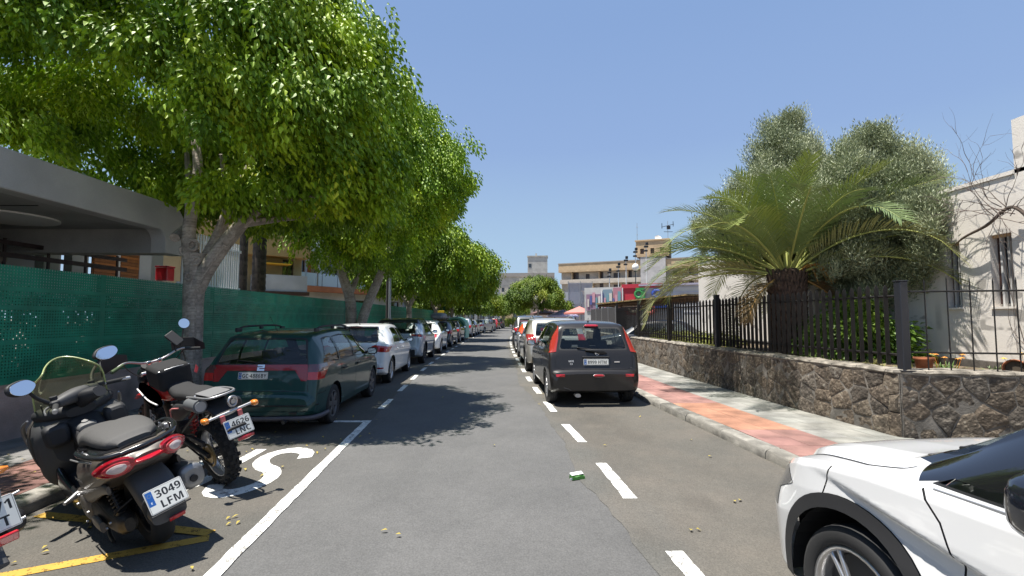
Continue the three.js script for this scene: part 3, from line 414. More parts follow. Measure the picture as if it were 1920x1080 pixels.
// garden bed behind the wall
tag(obj('garden_ground', strip(4.0, 25, d => d < 5.96 ? 5.2 + (5.96 - d) * 3.4 : WR(d) + .33, d => d < 5.96 ? 10 : 7.2, .86, .3, 3), std([.27, .20, .13], .95, { map: mottle(512, 1.1, 340, { amp: .5, cells: 7, grain: .4, speckDark: .06, speck: .04 }), bumpMap: bumpFine, bumpScale: .03 })), null, null, null, 'structure');
{ // fences on the wall
  const im = std([.030, .027, .027], .5, { metalness: .3, map: mottle(256, .5, 351, { amp: .2, cells: 5 }) }), FX = d => WR(d) + .13;
  const f = thing('picket_fence', 'dark iron picket fence of close flat bars on the stone wall beyond the palm', 'fence');
  const pick = (d, h0, h1, w, x0) => { const t = .045; return loft([[[x0 - w / 2, h0, -d], [x0 + w / 2, h0, -d], [x0 + w / 2, h0, -d - .012], [x0 - w / 2, h0, -d - .012]].map(p => p), [[x0 - w / 2, h1 - t, -d], [x0 + w / 2, h1 - t, -d], [x0 + w / 2, h1 - t, -d - .012], [x0 - w / 2, h1 - t, -d - .012]], [[x0 - .004, h1, -d], [x0 + .004, h1, -d], [x0 + .004, h1, -d - .012], [x0 - .004, h1, -d - .012]]], true, true, .3); };
  for (let d = 19.0; d > 10.7; d -= .165) obj('picket', pick(d, 1.0, 2.02, .042, FX(d)), im, f);
  for (const y of [1.12, 1.88]) { const g = []; for (let d = 10.65; d < 19; d += 1) g.push(rod([FX(d) + .02, y, -d], [FX(Math.min(d + 1, 19)) + .02, y, -Math.min(d + 1, 19)], .016)); obj('rail', g, im, f); }
  for (const d of [13.4, 16.2, 19.05]) obj('fence_post', [box(.07, 1.25, .07, FX(d), 1.55, -d)], im, f);
  const b = thing('picket_fence', 'dark iron picket fence with wider spaced flat bars in front of the palm tree', 'fence');
  for (let d = 10.45; d > 6.15; d -= .137) obj('picket', pick(d, .99, 2.03 + .012 * Math.sin(d * 40), .055, FX(d)), im, b);
  for (const y of [1.13, 1.88]) obj('rail', rod([FX(10.5) + .022, y, -10.5], [FX(6.0) + .022, y, -6.0], .016), im, b);
  for (const [d, l] of [[10.6, 'dark square fence post left of the palm trunk'], [5.98, 'thick dark square fence post at the corner of the stone wall']]) { const o = thing('fence_post', l, 'post', [d < 7 ? 5.04 : FX(d), .93, -d]), pm = phys([.035, .037, .045], .35, { metalness: .3 }); const w = d < 7 ? .105 : .1, h = d < 7 ? 1.13 : 1.17; obj('shaft', rbox(w, h, w, .012, 0, h / 2, 0), pm, o); obj('cap', rbox(w + .012, .015, w + .012, .005, 0, h + .006, 0), pm, o); obj('base_plate', rbox(w + .06, .012, w + .06, .003, 0, .012, 0), pm, o); }
  // thin rods round the corner
  const c = thing('rod_fence', 'thin black rod fence with two rails on the wall at the right edge', 'fence'), A = [5.1, 5.96], B = [8.6, 5.06], at = t => [lerp(A[0], B[0], t), lerp(A[1], B[1], t)];
  for (let k = 1; k < 16; k++) { const [x, d] = at(k * .0655 - .012), h = k % 4 === 2 ? .03 : 0; obj('rod', [rod([x, .93, -d], [x + .004 * Math.sin(k * 5), 2.05 + h, -d], .0075), cyl(.009, .0005, .05, x + .004 * Math.sin(k * 5), 2.07 + h, -d, 0, 0, 0, 6)], im, c); }
  for (const y of [1.17, 1.93]) obj('rail', rod([A[0], y, -A[1]], [B[0], y, -B[1]], .012), im, c);
  // dark solid panel at the far end
  const s = thing('screen_fence', 'solid dark grey screen panel at the far end of the iron fence', 'screen'), sm = std([.045, .045, .047], .8);
  for (let k = 0; k < 4; k++) { const a = 19.3 + k * 1.25; obj('panel', xf(box(.02, 1.05, 1.22), [FX(a + .6), 1.5, -(a + .62)]), sm, s); } obj('panel', box(.6, 1.05, .02, FX(24.3) + .3, 1.5, -24.35), sm, s); for (let k = 0; k < 5; k++) obj('panel_post', box(.05, 1.15, .05, FX(19.25 + k * 1.25), 1.5, -(19.25 + k * 1.25)), std([.3, .3, .3], .6, { metalness: .5 }), s);
}
{ // white building on the right
  const o = thing('white_building', 'long white rendered building with narrow barred windows and a taller block on the right', 'building');
  const stain = (() => { const nn = noiseTile(360), rr = RNG(8); return texture(1024, [5, 3.2], (u, v) => { const st = nn.fbm(u, v * .12 + .3, 24, 4), bl = nn.fbm(u, v, 5, 5, 3), spot = nn.fbm(u, v, 20, 3, 7); let g = .93 + .08 * (bl - .5) - .28 * sstep(.55, .85, st) * sstep(.35, .7, bl) - .25 * sstep(.70, .8, spot); g += .03 * (rr() - .5); return [g, g * .985, g * .965]; }); })();
  const wm = std([.84, .81, .775], .92, { map: stain, bumpMap: bumpFine, bumpScale: .003 });
  const X = 7.12, g = new THREE.Group(); const holes = [[2.43, 2.74, 1.76, 2.8], [3.2, 3.46, 1.76, 2.78]]; // along d from 4.12
  const d0 = 4.1, L = 13; const parts = wallWithHoles(L, .97, 3.60, 0, .35, holes.map(h => [h[0] + .03, h[1] + .03, h[2], h[3]])); for (const q of parts) { q.rotateY(-PI / 2); } // x -> z
  const toW = gg => xf(gg, [X, 0, 0], [0, 0, 0]);
  const conv = gg => { const p = gg.attributes.position; for (let i = 0; i < p.count; i++) { } return gg; };
  // local x runs away from the camera (world -z), local z points to the street (world -x)
  const f = new THREE.Group(); f.name = 'front'; const put = gg => { const m = new THREE.Matrix4().set(0, 0, -1, X, 0, 1, 0, 0, -1, 0, 0, -d0, 0, 0, 0, 1); gg = flat(gg); gg.applyMatrix4(m); const P = gg.attributes.position, N = gg.attributes.normal; for (let i = 0; i < P.count; i += 3) for (const A of [P, N]) { const t = [A.getX(i + 1), A.getY(i + 1), A.getZ(i + 1)]; A.setXYZ(i + 1, A.getX(i + 2), A.getY(i + 2), A.getZ(i + 2)); A.setXYZ(i + 2, ...t); } return gg; };
  obj('wall', wallWithHoles(L, .97, 3.60, 0, .35, holes).map(put), wm, o);
  obj('roof_edge', [put(bx(-.02, L, 3.604, 3.66, -.5, .02))], wm, o);
  obj('plinth', [put(bx(-3, L, .6, .965, -.3, .05))], std([.16, .14, .12], .95, { map: mottle(512, .8, 370, { amp: .5, cells: 6, grain: .2 }) }), o);
  obj('end_wall', [put(bx(L, L + .2, .9, 3.6, -4, 0))], wm, o); obj('roof', [put(bx(0, L, 3.4, 3.596, -8, -.36))], wm, o);
  obj('tower', [bx(7.1, 11, .97, 4.36, -6.42, -1.5)].map(q => q), wm, o);
  for (const h of holes) { const w = new THREE.Group(); w.name = 'window'; o.add(w); const n = 3, wd = h[1] - h[0]; const dk = [std([.05, .022, .018], .4), phys([.008, .012, .02], .25), phys([.006, .012, .035], .2)];
    for (let k = 0; k < n; k++) obj('pane', put(bx(h[1] - wd * (k + .08) / n, h[1] - wd * (k + .72) / n, h[2] + .04, h[3] - .04, -.14, -.11)), dk[k], w);
    obj('frame', [put(bx(h[0] + .001, h[1] - .001, h[2] + .001, h[3] - .001, -.17, -.145))], M.whiteWall, w); obj('sill', put(bx(h[0] - .02, h[1] + .02, h[2] - .03, h[2] - .001, -.1, .03)), wm, w); for (let k = 0; k < n; k++) obj('mullion', put(bx(h[1] - wd * (k + .74) / n, h[1] - wd * (k + 1.0) / n, h[2] + .002, h[3] - .002, -.144, -.07)), M.whiteWall, w);
    obj('lintel', put(bx(h[0] + .002, h[1] - .002, h[3] - .038, h[3] - .002, -.144, -.05)), std([.5, .33, .2], .8), w); }
}
{ // dead climber on the white wall
  const o = thing('dead_vine', 'bare brown climber branch crossing the white wall at the upper right', 'vine'), r = RNG(380), bark = std([.10, .075, .06], .9), tw = std([.13, .10, .085], .9);
  const X = 7.02; obj('branch', [tube([[X + .03, 1.7, -5.9], [X, 2.6, -6.05], [X - .03, 3.12, -6.38], [X - .05, 2.93, -6.72], [X - .05, 2.82, -7.05], [X + .02, 2.70, -7.35]], [.018, .022, .024, .022, .017, .009], 7, 8)], bark, o);
  const g = []; const grow = (p, v, l, rr, dep) => { const pts = [p]; let q = p, w = v; for (let k = 0; k < 4; k++) { w = [w[0] + r.r(-.3, .3) * .3, w[1] + r.r(-.45, .4), w[2] + r.r(-.45, .45)]; const m = Math.hypot(...w); w = w.map(x => x / m); q = [clamp(q[0] + w[0] * l / 4, X - .28, X + .06), q[1] + w[1] * l / 4, q[2] + w[2] * l / 4]; pts.push(q); } g.push(tube(pts, [rr, rr * .8, rr * .6, rr * .5, rr * .3], 4, 3)); if (dep) for (let k = 0; k < 3; k++) grow(r.pick(pts.slice(1)), [w[0], w[1] + r.r(-.8, .8), w[2] + r.r(-.8, .8)], l * .7, rr * .6, dep - 1); };
  for (let k = 0; k < 12; k++) grow([X - .03, 3.12 + r.r(-.15, .05), -6.38 - r.r(-.1, .3)], [r.r(-.3, .1), r.r(-.2, 1), -r.r(-.4, 1)], r.r(.5, 1.05), .007, 2);
  for (let k = 0; k < 4; k++) g.push(tube([[X + .05, 2.85, -6.5 - k * .05], [X + .07, 2.2, -6.52 - k * .03], [X + .07, 1.6 - k * .1, -6.5 - r.r(-.1, .1)], [X + .07, 1.1, -6.45 - r.r(-.2, .2)]], .003, 4, 5)); obj('twigs', g, tw, o);
}
// ---------------------------------------------------------------- vegetation
function leafShape(l, w, fold = .25, bend = .15) { // pointed leaf along -y, folded at its midrib
  const p = [[0, 0, 0], [-w / 2, -l * .38, fold * w], [w / 2, -l * .38, fold * w], [0, -l * .4, 0], [0, -l * .75, -bend * l * .5], [-w * .3, -l * .7, fold * w * .5 - bend * l * .4], [w * .3, -l * .7, fold * w * .5 - bend * l * .4], [0, -l, -bend * l]];
  const f = [[0, 1, 3], [0, 3, 2], [1, 5, 3], [5, 4, 3], [3, 4, 6], [3, 6, 2], [5, 7, 4], [4, 7, 6]], q = []; for (const t of f) for (const i of t) q.push(...p[i]);
  const g = new THREE.BufferGeometry(); g.setAttribute('position', new THREE.Float32BufferAttribute(q, 3)); g.computeVertexNormals(); return flat(g);
}
const leafSmall = (l, w) => { const q = []; for (const t of [[[0, 0, 0], [-w / 2, -l * .45, .01 * l], [0, -l, 0]], [[0, 0, 0], [0, -l, 0], [w / 2, -l * .45, .01 * l]]]) for (const p of t) q.push(...p); const g = new THREE.BufferGeometry(); g.setAttribute('position', new THREE.Float32BufferAttribute(q, 3)); g.computeVertexNormals(); return flat(g); };
function sprig(r, n, len, leafFn, droop, spread) { // leaves along a hanging twig
  const g = []; for (let i = 0; i < n; i++) { const t = (i + .5) / n, a = i * 2.4 + r.r(-.4, .4), y = -t * len; const e = leafFn(); e.rotateY(r.r(-.8, .8)); e.rotateX(-lerp(spread, spread * .4, t) * r.r(.6, 1.3)); e.rotateY(a); const o = .03 + .10 * Math.sin(t * PI) * droop; g.push(e.translate(sin(a) * o * .5, y, cos(a) * o * .5)); }
  return merge(g);
}
function crown(parent, name, seed, lobes, count, proto, mat, cols, o = {}) {
  const r = RNG(seed), m4 = new THREE.Matrix4(), q = new THREE.Quaternion(), e = new THREE.Euler(), items = [], col = new THREE.Color();
  const vol = lobes.map(l => (l[3] * l[4] * l[5]) ** (2 / 3)), tot = vol.reduce((a, b) => a + b, 0), ns = o.noise ?? 1.5, th = o.gap ?? .36;
  const pickPoint = () => {
    let k = r() * tot, i = 0; while (k > vol[i]) k -= vol[i++]; const L = lobes[i];
    let x = r.n(), y = r.n(), z = r.n(); const n = Math.hypot(x, y, z) || 1, R = r() < (o.inner ?? .18) ? r.r(.3, .8) : r.r(.80, 1.04); x = x / n * R; y = y / n * R; z = z / n * R;
    const px = L[0] + x * L[3], py = L[1] + y * L[4], pz = L[2] + z * L[5];
    for (let j = 0; j < lobes.length; j++) if (j !== i) { const M2 = lobes[j], d = ((px - M2[0]) / M2[3]) ** 2 + ((py - M2[1]) / M2[4]) ** 2 + ((pz - M2[2]) / M2[5]) ** 2; if (d < .5 && r() > (o.keepDeep ?? .12)) return null; }
    const c = n3(px * ns + seed, py * ns, pz * ns), c2 = n3(px * ns * 2.3, py * ns * 1.6 + 9, pz * ns * 2.3 + seed); if (c * .6 + c2 * .4 < th && R > .5) return null;
    return [px, py, pz, x / L[3], z / L[5], c, y];
  };
  const fits = t => t && t[1] >= (o.minY ?? -1e9) && !(o.reject && o.reject(t[0], t[1], t[2]));
  let tries = 0; if (o.clump) { // leaves gathered in tufts at the twig ends, with gaps between
    const cs = []; while (cs.length < o.clump[0] && tries++ < o.clump[0] * 60) { const t = pickPoint(); if (t) cs.push([...t, o.clump[1] * r.r(.65, 1.35)]); }
    tries = 0; while (items.length < count && tries++ < count * 20) { const c = r.pick(cs), R = c[7], g = [c[0] + r.n() * R * 1.15, c[1] + r.n() * R * .8 + .1 * R, c[2] + r.n() * R * 1.15, c[3], c[4], c[5], c[6]]; if (fits(g)) items.push(g); }
  } else while (items.length < count && tries++ < count * 30) { const t = pickPoint(); if (fits(t)) items.push(t); }
  const im = new THREE.InstancedMesh(proto, mat, items.length); im.name = name; im.castShadow = im.receiveShadow = true;
  items.forEach((t, i) => { const out = Math.atan2(t[3], t[4]), tl = (o.tilt ?? .5) * r.r(.2, 1.4) + (o.up ? o.up * (t[6] + .6) : 0); e.set(-tl, out + r.r(-.9, .9), r.r(-.35, .35), 'YXZ'); q.setFromEuler(e); const s = (o.size ?? 1) * r.r(.75, 1.3); m4.compose(V(t[0], t[1], t[2]), q, V(s, s, s)); im.setMatrixAt(i, m4); const cc = cols[Math.min(cols.length - 1, Math.floor(clamp(t[5] * .75 + r() * .35 - .05, 0, .999) * cols.length))], v = r.r(.8, 1.25); im.setColorAt(i, col.setRGB(cc[0] * v, cc[1] * v, cc[2] * v)); });
  tag(im, null, null, null, 'stuff'); parent.add(im); return im;
}
const leafMat = (c, t = .4, ro = .5) => phys(c, ro, { transmission: t, thickness: 0, ior: 1.35 });
const barkMap = (() => { const n = noiseTile(401), rr = RNG(4); return texture(512, [.7, .9], (u, v) => { const a = n.fbm(u, v, 6, 4), ringy = n.fbm(u * .25, v, 40, 2, 3), b = n.fbm(u, v, 30, 2, 5); const g = .78 + .35 * (a - .5) + .22 * (ringy - .5) + .15 * (b - .5) + .06 * (rr() - .5); return [g, g * .97, g * .93]; }); })();
const barkM = std([.62, .575, .53], .88, { map: barkMap, bumpMap: texture(512, [.5, .6], (u, v) => N2.fbm(u * .4, v, 24, 4) * .7 + .3 * N1.fbm(u, v, 8, 3), false), bumpScale: .014 });
const fr = RNG(410);
const ficusSprig = [0, 1].map(() => sprig(fr, 13, .42, () => leafShape(fr.r(.085, .125), fr.r(.046, .064)), 1, .75));
const ficusCols = [[.078, .155, .010], [.13, .24, .012], [.20, .335, .015], [.285, .42, .018], [.385, .51, .02], [.52, .58, .035]];
const ficusM = leafMat([1, 1, 1], .3, .54);
function ficus(label, x, d, trunk, lobes, count, o = {}) {
  const t = thing('ficus_tree', label, 'tree', [x, .11, -d], 0, null);
  if (trunk) obj('trunk', trunk, barkM, t);
  crown(t, 'crown', o.seed || 1, lobes, count, o.proto || ficusSprig[0], o.mat || ficusM, o.cols || ficusCols, { tilt: .45, noise: 1.5, gap: .46, inner: .12, ...o });
  return t;
}
const farSprig = sprig(fr, 10, .55, () => leafShape(fr.r(.12, .17), fr.r(.07, .09)), 1.2, .8);
const trunkY = (h, s, r0 = .18) => [tube([[0, -.1, 0], [.02 * s, h * .5, 0], [0, h, 0]], [r0, r0 * .85, r0 * .8], 10, 4), tube([[0, h - .1, 0], [.5 * s, h + .8, .1], [1.0 * s, h + 2, .2]], [r0 * .7, r0 * .55, .04], 8, 4), tube([[0, h - .1, 0], [-.5 * s, h + .7, -.1], [-.9 * s, h + 1.9, .1]], [r0 * .7, r0 * .55, .04], 8, 4)];
const pit = (x, d) => { const p = thing('tree_pit', 'square earth pit round the foot of the nearest tree', 'tree pit', [x, .118, -d]); obj('earth', bx(-.5, .5, -.02, .008, -.5, .5), std([.12, .09, .06], .95, { map: mottle(256, .5, 415, { amp: .5, cells: 6, grain: .4 }) }), p); obj('edging', [bx(-.56, .56, -.02, .02, .5, .56), bx(-.56, .56, -.02, .02, -.56, -.5), bx(-.56, -.5, -.02, .02, -.5, .5), bx(.5, .56, -.02, .02, -.5, .5)], concM([.35, .33, .3], 416), p); };
pit(-5.28, 8.3);
{ // nearest tree
  const knot = (x, y, z, r, rz = 0) => [xf(new THREE.TorusGeometry(r, r * .42, 8, 14), [x, y, z], [0, .3, rz], [1, 1.25, .8])];
  const trunk = [tube([[0, -.1, 0], [-.01, .5, 0], [.01, 1.2, .01], [-.01, 1.75, 0], [0, 2.25, -.01], [.02, 2.6, 0]], [.22, .165, .15, .155, .175, .15], 16, 6),
    tube([[.04, 1.95, .02], [.25, 2.35, .05], [.62, 2.85, .1], [1.1, 3.3, .2], [1.55, 3.55, .3], [2.3, 3.75, .35]], [.13, .125, .115, .095, .065, .03], 12, 6), tube([[1.05, 3.25, .2], [1.5, 3.38, .5], [2.1, 3.42, .6], [2.7, 3.5, .7]], [.09, .06, .045, .02], 8, 5), tube([[.9, 3.1, .15], [1.4, 3.25, -.2], [2.0, 3.35, -.5]], [.08, .05, .03], 8, 5),
    tube([[-.02, 2.3, 0], [-.1, 2.9, .05], [-.06, 3.5, .02], [-.1, 4.3, -.1], [-.4, 5.2, -.2]], [.15, .105, .09, .075, .04], 12, 6), tube([[.08, 2.4, -.1], [.25, 2.95, -.2], [.42, 3.6, -.3], [.8, 4.6, -.4]], [.12, .095, .075, .045], 10, 5), tube([[-.08, 2.45, 0], [-.32, 3.1, -.3], [-.55, 3.9, -.6], [-.9, 4.8, -1.0]], [.10, .085, .065, .04], 10, 5), tube([[.28, 2.9, -.2], [.55, 3.5, .1], [.6, 4.2, .4]], [.07, .055, .03], 8, 5), tube([[-.3, 2.85, .1], [-.5, 3.3, -.6], [-1, 4, -1.2]], [.08, .06, .03], 8, 5),
    ...knot(.02, 2.72, .125, .07), ...knot(-.12, 2.62, .12, .055, .5), ...knot(.0, 2.18, .165, .045), ...knot(.1, 2.45, .13, .05, -.4)];
  ficus('big leafy tree nearest the camera, its forked trunk rising behind the motorcycles', -5.28, 8.3, trunk, [[-.2, 5.3, .1, 3.5, 2.35, 3.2], [1.1, 4.8, 1.0, 1.95, 1.6, 2.0], [-1.9, 4.9, 1.2, 2.3, 1.8, 2.1], [1.1, 5.6, -.9, 1.7, 2.1, 1.9], [-2.4, 5.6, -.8, 2.2, 1.9, 2.2], [.0, 6.3, .2, 2.5, 2.0, 2.4], [2.0, 4.3, -.4, 1.3, 1.0, 1.5], [-.4, 4.4, 1.9, 2.0, 1.35, 1.5], [-3.1, 5.2, .9, 1.9, 1.7, 1.9], [-3.5, 5.0, -.5, 1.9, 1.5, 2.0], [-3.4, 4.8, -1.8, 1.9, 1.4, 1.8]], 17500, { seed: 11, size: 1.0, minY: 3.6, gap: .36, clump: [680, .36], reject: (x, y, z) => (x < -.1 && 8.3 - z < 10.4 && y + .11 - 1.88 < .345 * (5.28 - x)) || z > 2.3 || (z > 1.2 && y < 4.1) || (x > -1.4 && x < .5 && z > -1.0 && y < 5.0) });
}
ficus('tree behind the canopy at the left, outside the picture, shading the pavement', -6.6, 2.2, trunkY(2.6, 1, .16), [[-.3, 5.0, -1.1, 1.3, 1.0, 1.5]], 900, { seed: 13, proto: farSprig, size: .8, gap: .3, clump: [60, .34] });
{ // second tree, V trunk
  const trunk = [tube([[-.1, -.1, 0], [-.12, 1.2, 0], [-.16, 2.1, 0], [-.42, 2.9, 0], [-.7, 3.9, 0], [-1.2, 5.2, .3]], [.22, .19, .18, .16, .12, .05], 12, 5), tube([[.12, -.1, 0], [.16, .9, 0], [.42, 1.9, 0], [.75, 2.7, 0], [1.2, 3.8, .1], [1.7, 5.0, .3]], [.21, .18, .165, .15, .11, .05], 12, 5), tube([[-.2, 2.2, 0], [0, 3.1, -.3], [.1, 4.3, -.4]], [.1, .08, .04], 8, 4)];
  ficus('tall tree with a V shaped double trunk behind the white hatchback', -5.15, 16.8, trunk, [[-.2, 5.6, 0, 3.6, 2.9, 3.4], [.9, 4.9, .6, 2.2, 1.8, 2.0], [1.9, 6.4, 0, 2.1, 1.9, 2.2], [.4, 7.8, 0, 2.7, 2.0, 2.6], [-2.2, 5.0, .8, 2.1, 2.2, 2.2], [.7, 4.1, .4, 1.7, 1.1, 1.7], [-.6, 3.9, 1.2, 2.2, 1.2, 1.9]], 12000, { seed: 23, size: 1.1, minY: 3.4, gap: .36, clump: [560, .38], reject: (x, y, z) => (x < -1.9 && y < 5.3) || (x < -1 && y < 4.4) || (x > 1.4 && y < 3.4 + (x - 1.4) * 1.1) });
}
ficus('third tree of the left row, standing left of the green screen', -4.95, 25.4, trunkY(2.2, 1), [[0, 4.8, 0, 3.2, 2.1, 3.0], [1.4, 4.8, 0, 2.2, 1.8, 2.1], [.5, 4.1, .6, 2.7, 1.2, 2.3], [.8, 5.5, 0, 1.9, 1.2, 1.9], [2.1, 4.5, 0, 1.5, 1.2, 1.5]], 6500, { seed: 31, cols: ficusCols.map(c => mulc(c, .8)), proto: farSprig, size: 1.05, minY: 3.1, gap: .36, clump: [300, .42] });
ficus('fourth tree of the left row, its trunk beside the roof box', -4.75, 34, trunkY(2.1, -1), [[.2, 4.8, 0, 3.3, 2.1, 3.0], [2.0, 5.0, 0, 2.2, 1.8, 2.1], [1.0, 5.8, 0, 2.0, 1.2, 2.0], [1.4, 4.1, 0, 2.5, 1.2, 2.3], [3.0, 5.2, .3, 1.1, 1.1, 1.1]], 6000, { seed: 37, cols: ficusCols.map(c => mulc(c, .72)), proto: farSprig, size: 1.15, minY: 2.9, gap: .36, clump: [280, .42] });
const smallTree = (label, x, d, R, h, seed, n = 1800) => ficus(label, x, d, trunkY(h * .42, seed % 2 ? 1 : -1, .13), [[0, h - R * .9, 0, R, R * .95, R], [R * .5, h - R * 1.1, .2, R * .7, R * .65, R * .7], [-R * .5, h - R * .9, 0, R * .7, R * .7, R * .7], [.1, h - R * .55, 0, R * .75, R * .6, R * .75]], n, { seed, cols: ficusCols.map(c => mulc(c, .55)), minY: h * .5, proto: farSprig, size: 1.25, noise: 1.1, gap: .3, clump: [170, .45] });
smallTree('fifth tree of the left row, above the green recycling container', -4.5, 42.5, 2.5, 5.2, 41, 2600);
smallTree('sixth tree of the left row, above the red parked car', -4.1, 51, 2.4, 5.0, 43, 2000);
smallTree('seventh tree of the left row, above the silver parked cars', -3.1, 60, 2.5, 5.2, 47, 2000);
smallTree('round tree at the bend of the street left of the centre tree', .1, 74, 2.4, 5.0, 53, 1500);
smallTree('round bushy tree in the middle at the far end of the street', 4.1, 56, 2.8, 6.3, 59, 4600);
smallTree('small tree beside the bend behind the far parked cars', 1.8, 86, 2.4, 5.4, 61, 1300);
// dark planting behind the green fence: what the lattice holes show
{ const h = thing('hedge', 'dark hedge planted close behind the green fence', 'hedge'), lob = []; for (let d = 3; d < 42; d += 1.3) lob.push([-6.95, 1.3, -d, .45, .82, .85]); crown(h, 'foliage', 71, lob, 7000, farSprig, leafMat([1, 1, 1], .3, .6), [[.02, .05, .01], [.03, .07, .012], [.05, .10, .015], [.10, .13, .03]], { tilt: .7, noise: 1.2, gap: .34, size: .8, inner: .3 }); obj('stems', lob.map(l => rod([l[0], 0, l[2]], [l[0] + .1, 1.8, l[2] + .1], .03, .015, 5)), std([.1, .08, .06], .9), h); }
// ---- palm
{
  const p = thing('palm_tree', 'short thick trunked date palm with long arching fronds behind the iron fence', 'palm tree', [5.55, .86, -9.25]), r = RNG(501);
  const core = lathe([[.02, -.05], [.27, 0], [.28, .4], [.29, .9], [.33, 1.25], [.31, 1.5], [.2, 1.7], [.01, 1.75]], 20); const tm = std([.13, .08, .058], .95, { map: mottle(256, .3, 505, { amp: .5, cells: 5, grain: .2 }), bumpMap: bumpFine, bumpScale: .01 });
  obj('trunk', core, tm, p);
  const boots = [], bootM = std([.15, .092, .065], .95, { map: mottle(256, .2, 506, { amp: .5, cells: 4, grain: .3 }) }); for (let k = 0; k < 230; k++) { const t = k / 230, y = t * 1.55 + .02, a = k * 2.39996, R = .27 + .05 * t; boots.push(xf(new THREE.CylinderGeometry(.02, .075, r.r(.16, .26), 4), [sin(a) * R, y + .06, cos(a) * R], [.35, a, r.r(-.2, .2)], [1, 1, .6])); } tag(obj('leaf_bases', boots, bootM, p), null, null, null, 'stuff');
  const fcols = [[.27, .31, .16], [.21, .28, .11], [.31, .345, .21], [.29, .345, .09], [.36, .365, .16]].map(c => leafMat(c, .25, .32)), rachM = std([.34, .36, .10], .6), dryM = leafMat([.20, .13, .06], .2, .8);
  function frond(L, e0, droop, twist, m, dry) {
    const N = 40, pts = [], lf = [], ra = []; let y = 0, z = 0, e = e0; const ds = L / N; for (let i = 0; i <= N; i++) { pts.push([0, y, z]); y += ds * sin(e); z += ds * cos(e); e -= droop / N * (.35 + 1.5 * i / N); }
    const tn = i => { const a = pts[Math.max(0, i - 1)], b = pts[Math.min(N, i + 1)], l = Math.hypot(b[1] - a[1], b[2] - a[2]); return [0, (b[1] - a[1]) / l, (b[2] - a[2]) / l]; };
    const q = [];
    for (let i = 6; i <= N; i++) for (const sd of [-1, 1]) for (const hf of [0, .5]) {
      const t = Math.min(1, (i + hf) / N), P = pts[i], T = tn(i), U = [0, T[2], -T[1]], len = (.16 + .44 * Math.sin(PI * Math.min(1, .12 + t * .84)) ** .8) * r.r(.88, 1.1) * (dry ? .7 : 1), fw = lerp(.55, 1.35, t) + r.r(-.12, .12), upa = lerp(.55, .22, t) + r.r(-.15, .15) + twist * sd;
      let D = [sd, fw * T[1] + upa * U[1] * 1, fw * T[2] + upa * U[2]]; const l = Math.hypot(...D); D = D.map(v => v / l); const w = .0155; const W = [T[0] * w, T[1] * w, T[2] * w];
      const mid = P.map((v, k) => v + D[k] * len * .55 + (k === 1 ? -.012 : 0)), end = P.map((v, k) => v + D[k] * len + (k === 1 ? -.075 * (len / .5) ** 2 : 0)), o = hf ? T.map(v => v * ds * .5) : [0, 0, 0];
      const A = P.map((v, k) => v + W[k] * .5 + o[k]), B = P.map((v, k) => v - W[k] * .5 + o[k]), C = mid.map((v, k) => v + W[k] * .9 + o[k]), E = mid.map((v, k) => v - W[k] * .9 + o[k]), F = end.map((v, k) => v + o[k]);
      for (const tri of [[A, B, E], [A, E, C], [C, E, F]]) for (const v of tri) q.push(...v);
    }
    const g = new THREE.BufferGeometry(); g.setAttribute('position', new THREE.Float32BufferAttribute(q, 3)); g.computeVertexNormals();
    return [flat(g), tube(pts.filter((_, i) => i % 5 === 0 || i === N), pts.filter((_, i) => i % 5 === 0 || i === N).map((_, i, a) => lerp(.026, .004, i / (a.length - 1))), 5, 2)];
  }
  const K = 56; for (let k = 0; k < K; k++) { const t = (k + .5) / K, az = k * 2.39996 + r.r(-.15, .15), e0 = lerp(1.42, .20, t ** .75) + r.r(-.1, .1), dry = false; if (cos(az + .55) > .45 && e0 < .6) continue; const [lv, ra] = frond(lerp(2.2, 3.0, Math.min(1, t * 2)) * r.r(.9, 1.08), e0, lerp(.8, 1.55, Math.min(1, t * 1.4)) * r.r(.6, 1.4), r.r(-.3, .3), null, dry); const m = child('frond', lv, t < .25 ? fcols[k % 2 ? 1 : 3] : fcols[k % 5], p, [sin(az) * .12, 1.55 + .12 * (1 - t), cos(az) * .12], [0, az, 0]); m.rotation.order = 'YXZ'; m.rotation.z = r.r(-.25, .25); child('midrib', ra, rachM, m); }
  for (let k = 0; k < 3; k++) { const az = k * 2.4 + 2.6, [lv, ra] = frond(1.1, -.5, .9, 0, null, true); const m = child('dry_frond', lv, dryM, p, [sin(az) * .25, 1.5, cos(az) * .25], [0, az, 0]); child('midrib', ra, std([.4, .22, .06], .7), m); }
  for (let k = 0; k < 2; k++) { const a = [.9, 1.8][k]; obj('fruit_stalk', Array.from({ length: 26 }, () => { const b = a + r.r(-.35, .35), L = r.r(.5, .85); return tube([[sin(b) * .2, 1.6, cos(b) * .2], [sin(b) * L * .7, 1.75, cos(b) * L * .7], [sin(b) * L, 1.55 + r.r(-.2, .1), cos(b) * L]], [.012, .008, .004], 4, 4); }), std([.40, .20, .04], .7), p); }
}
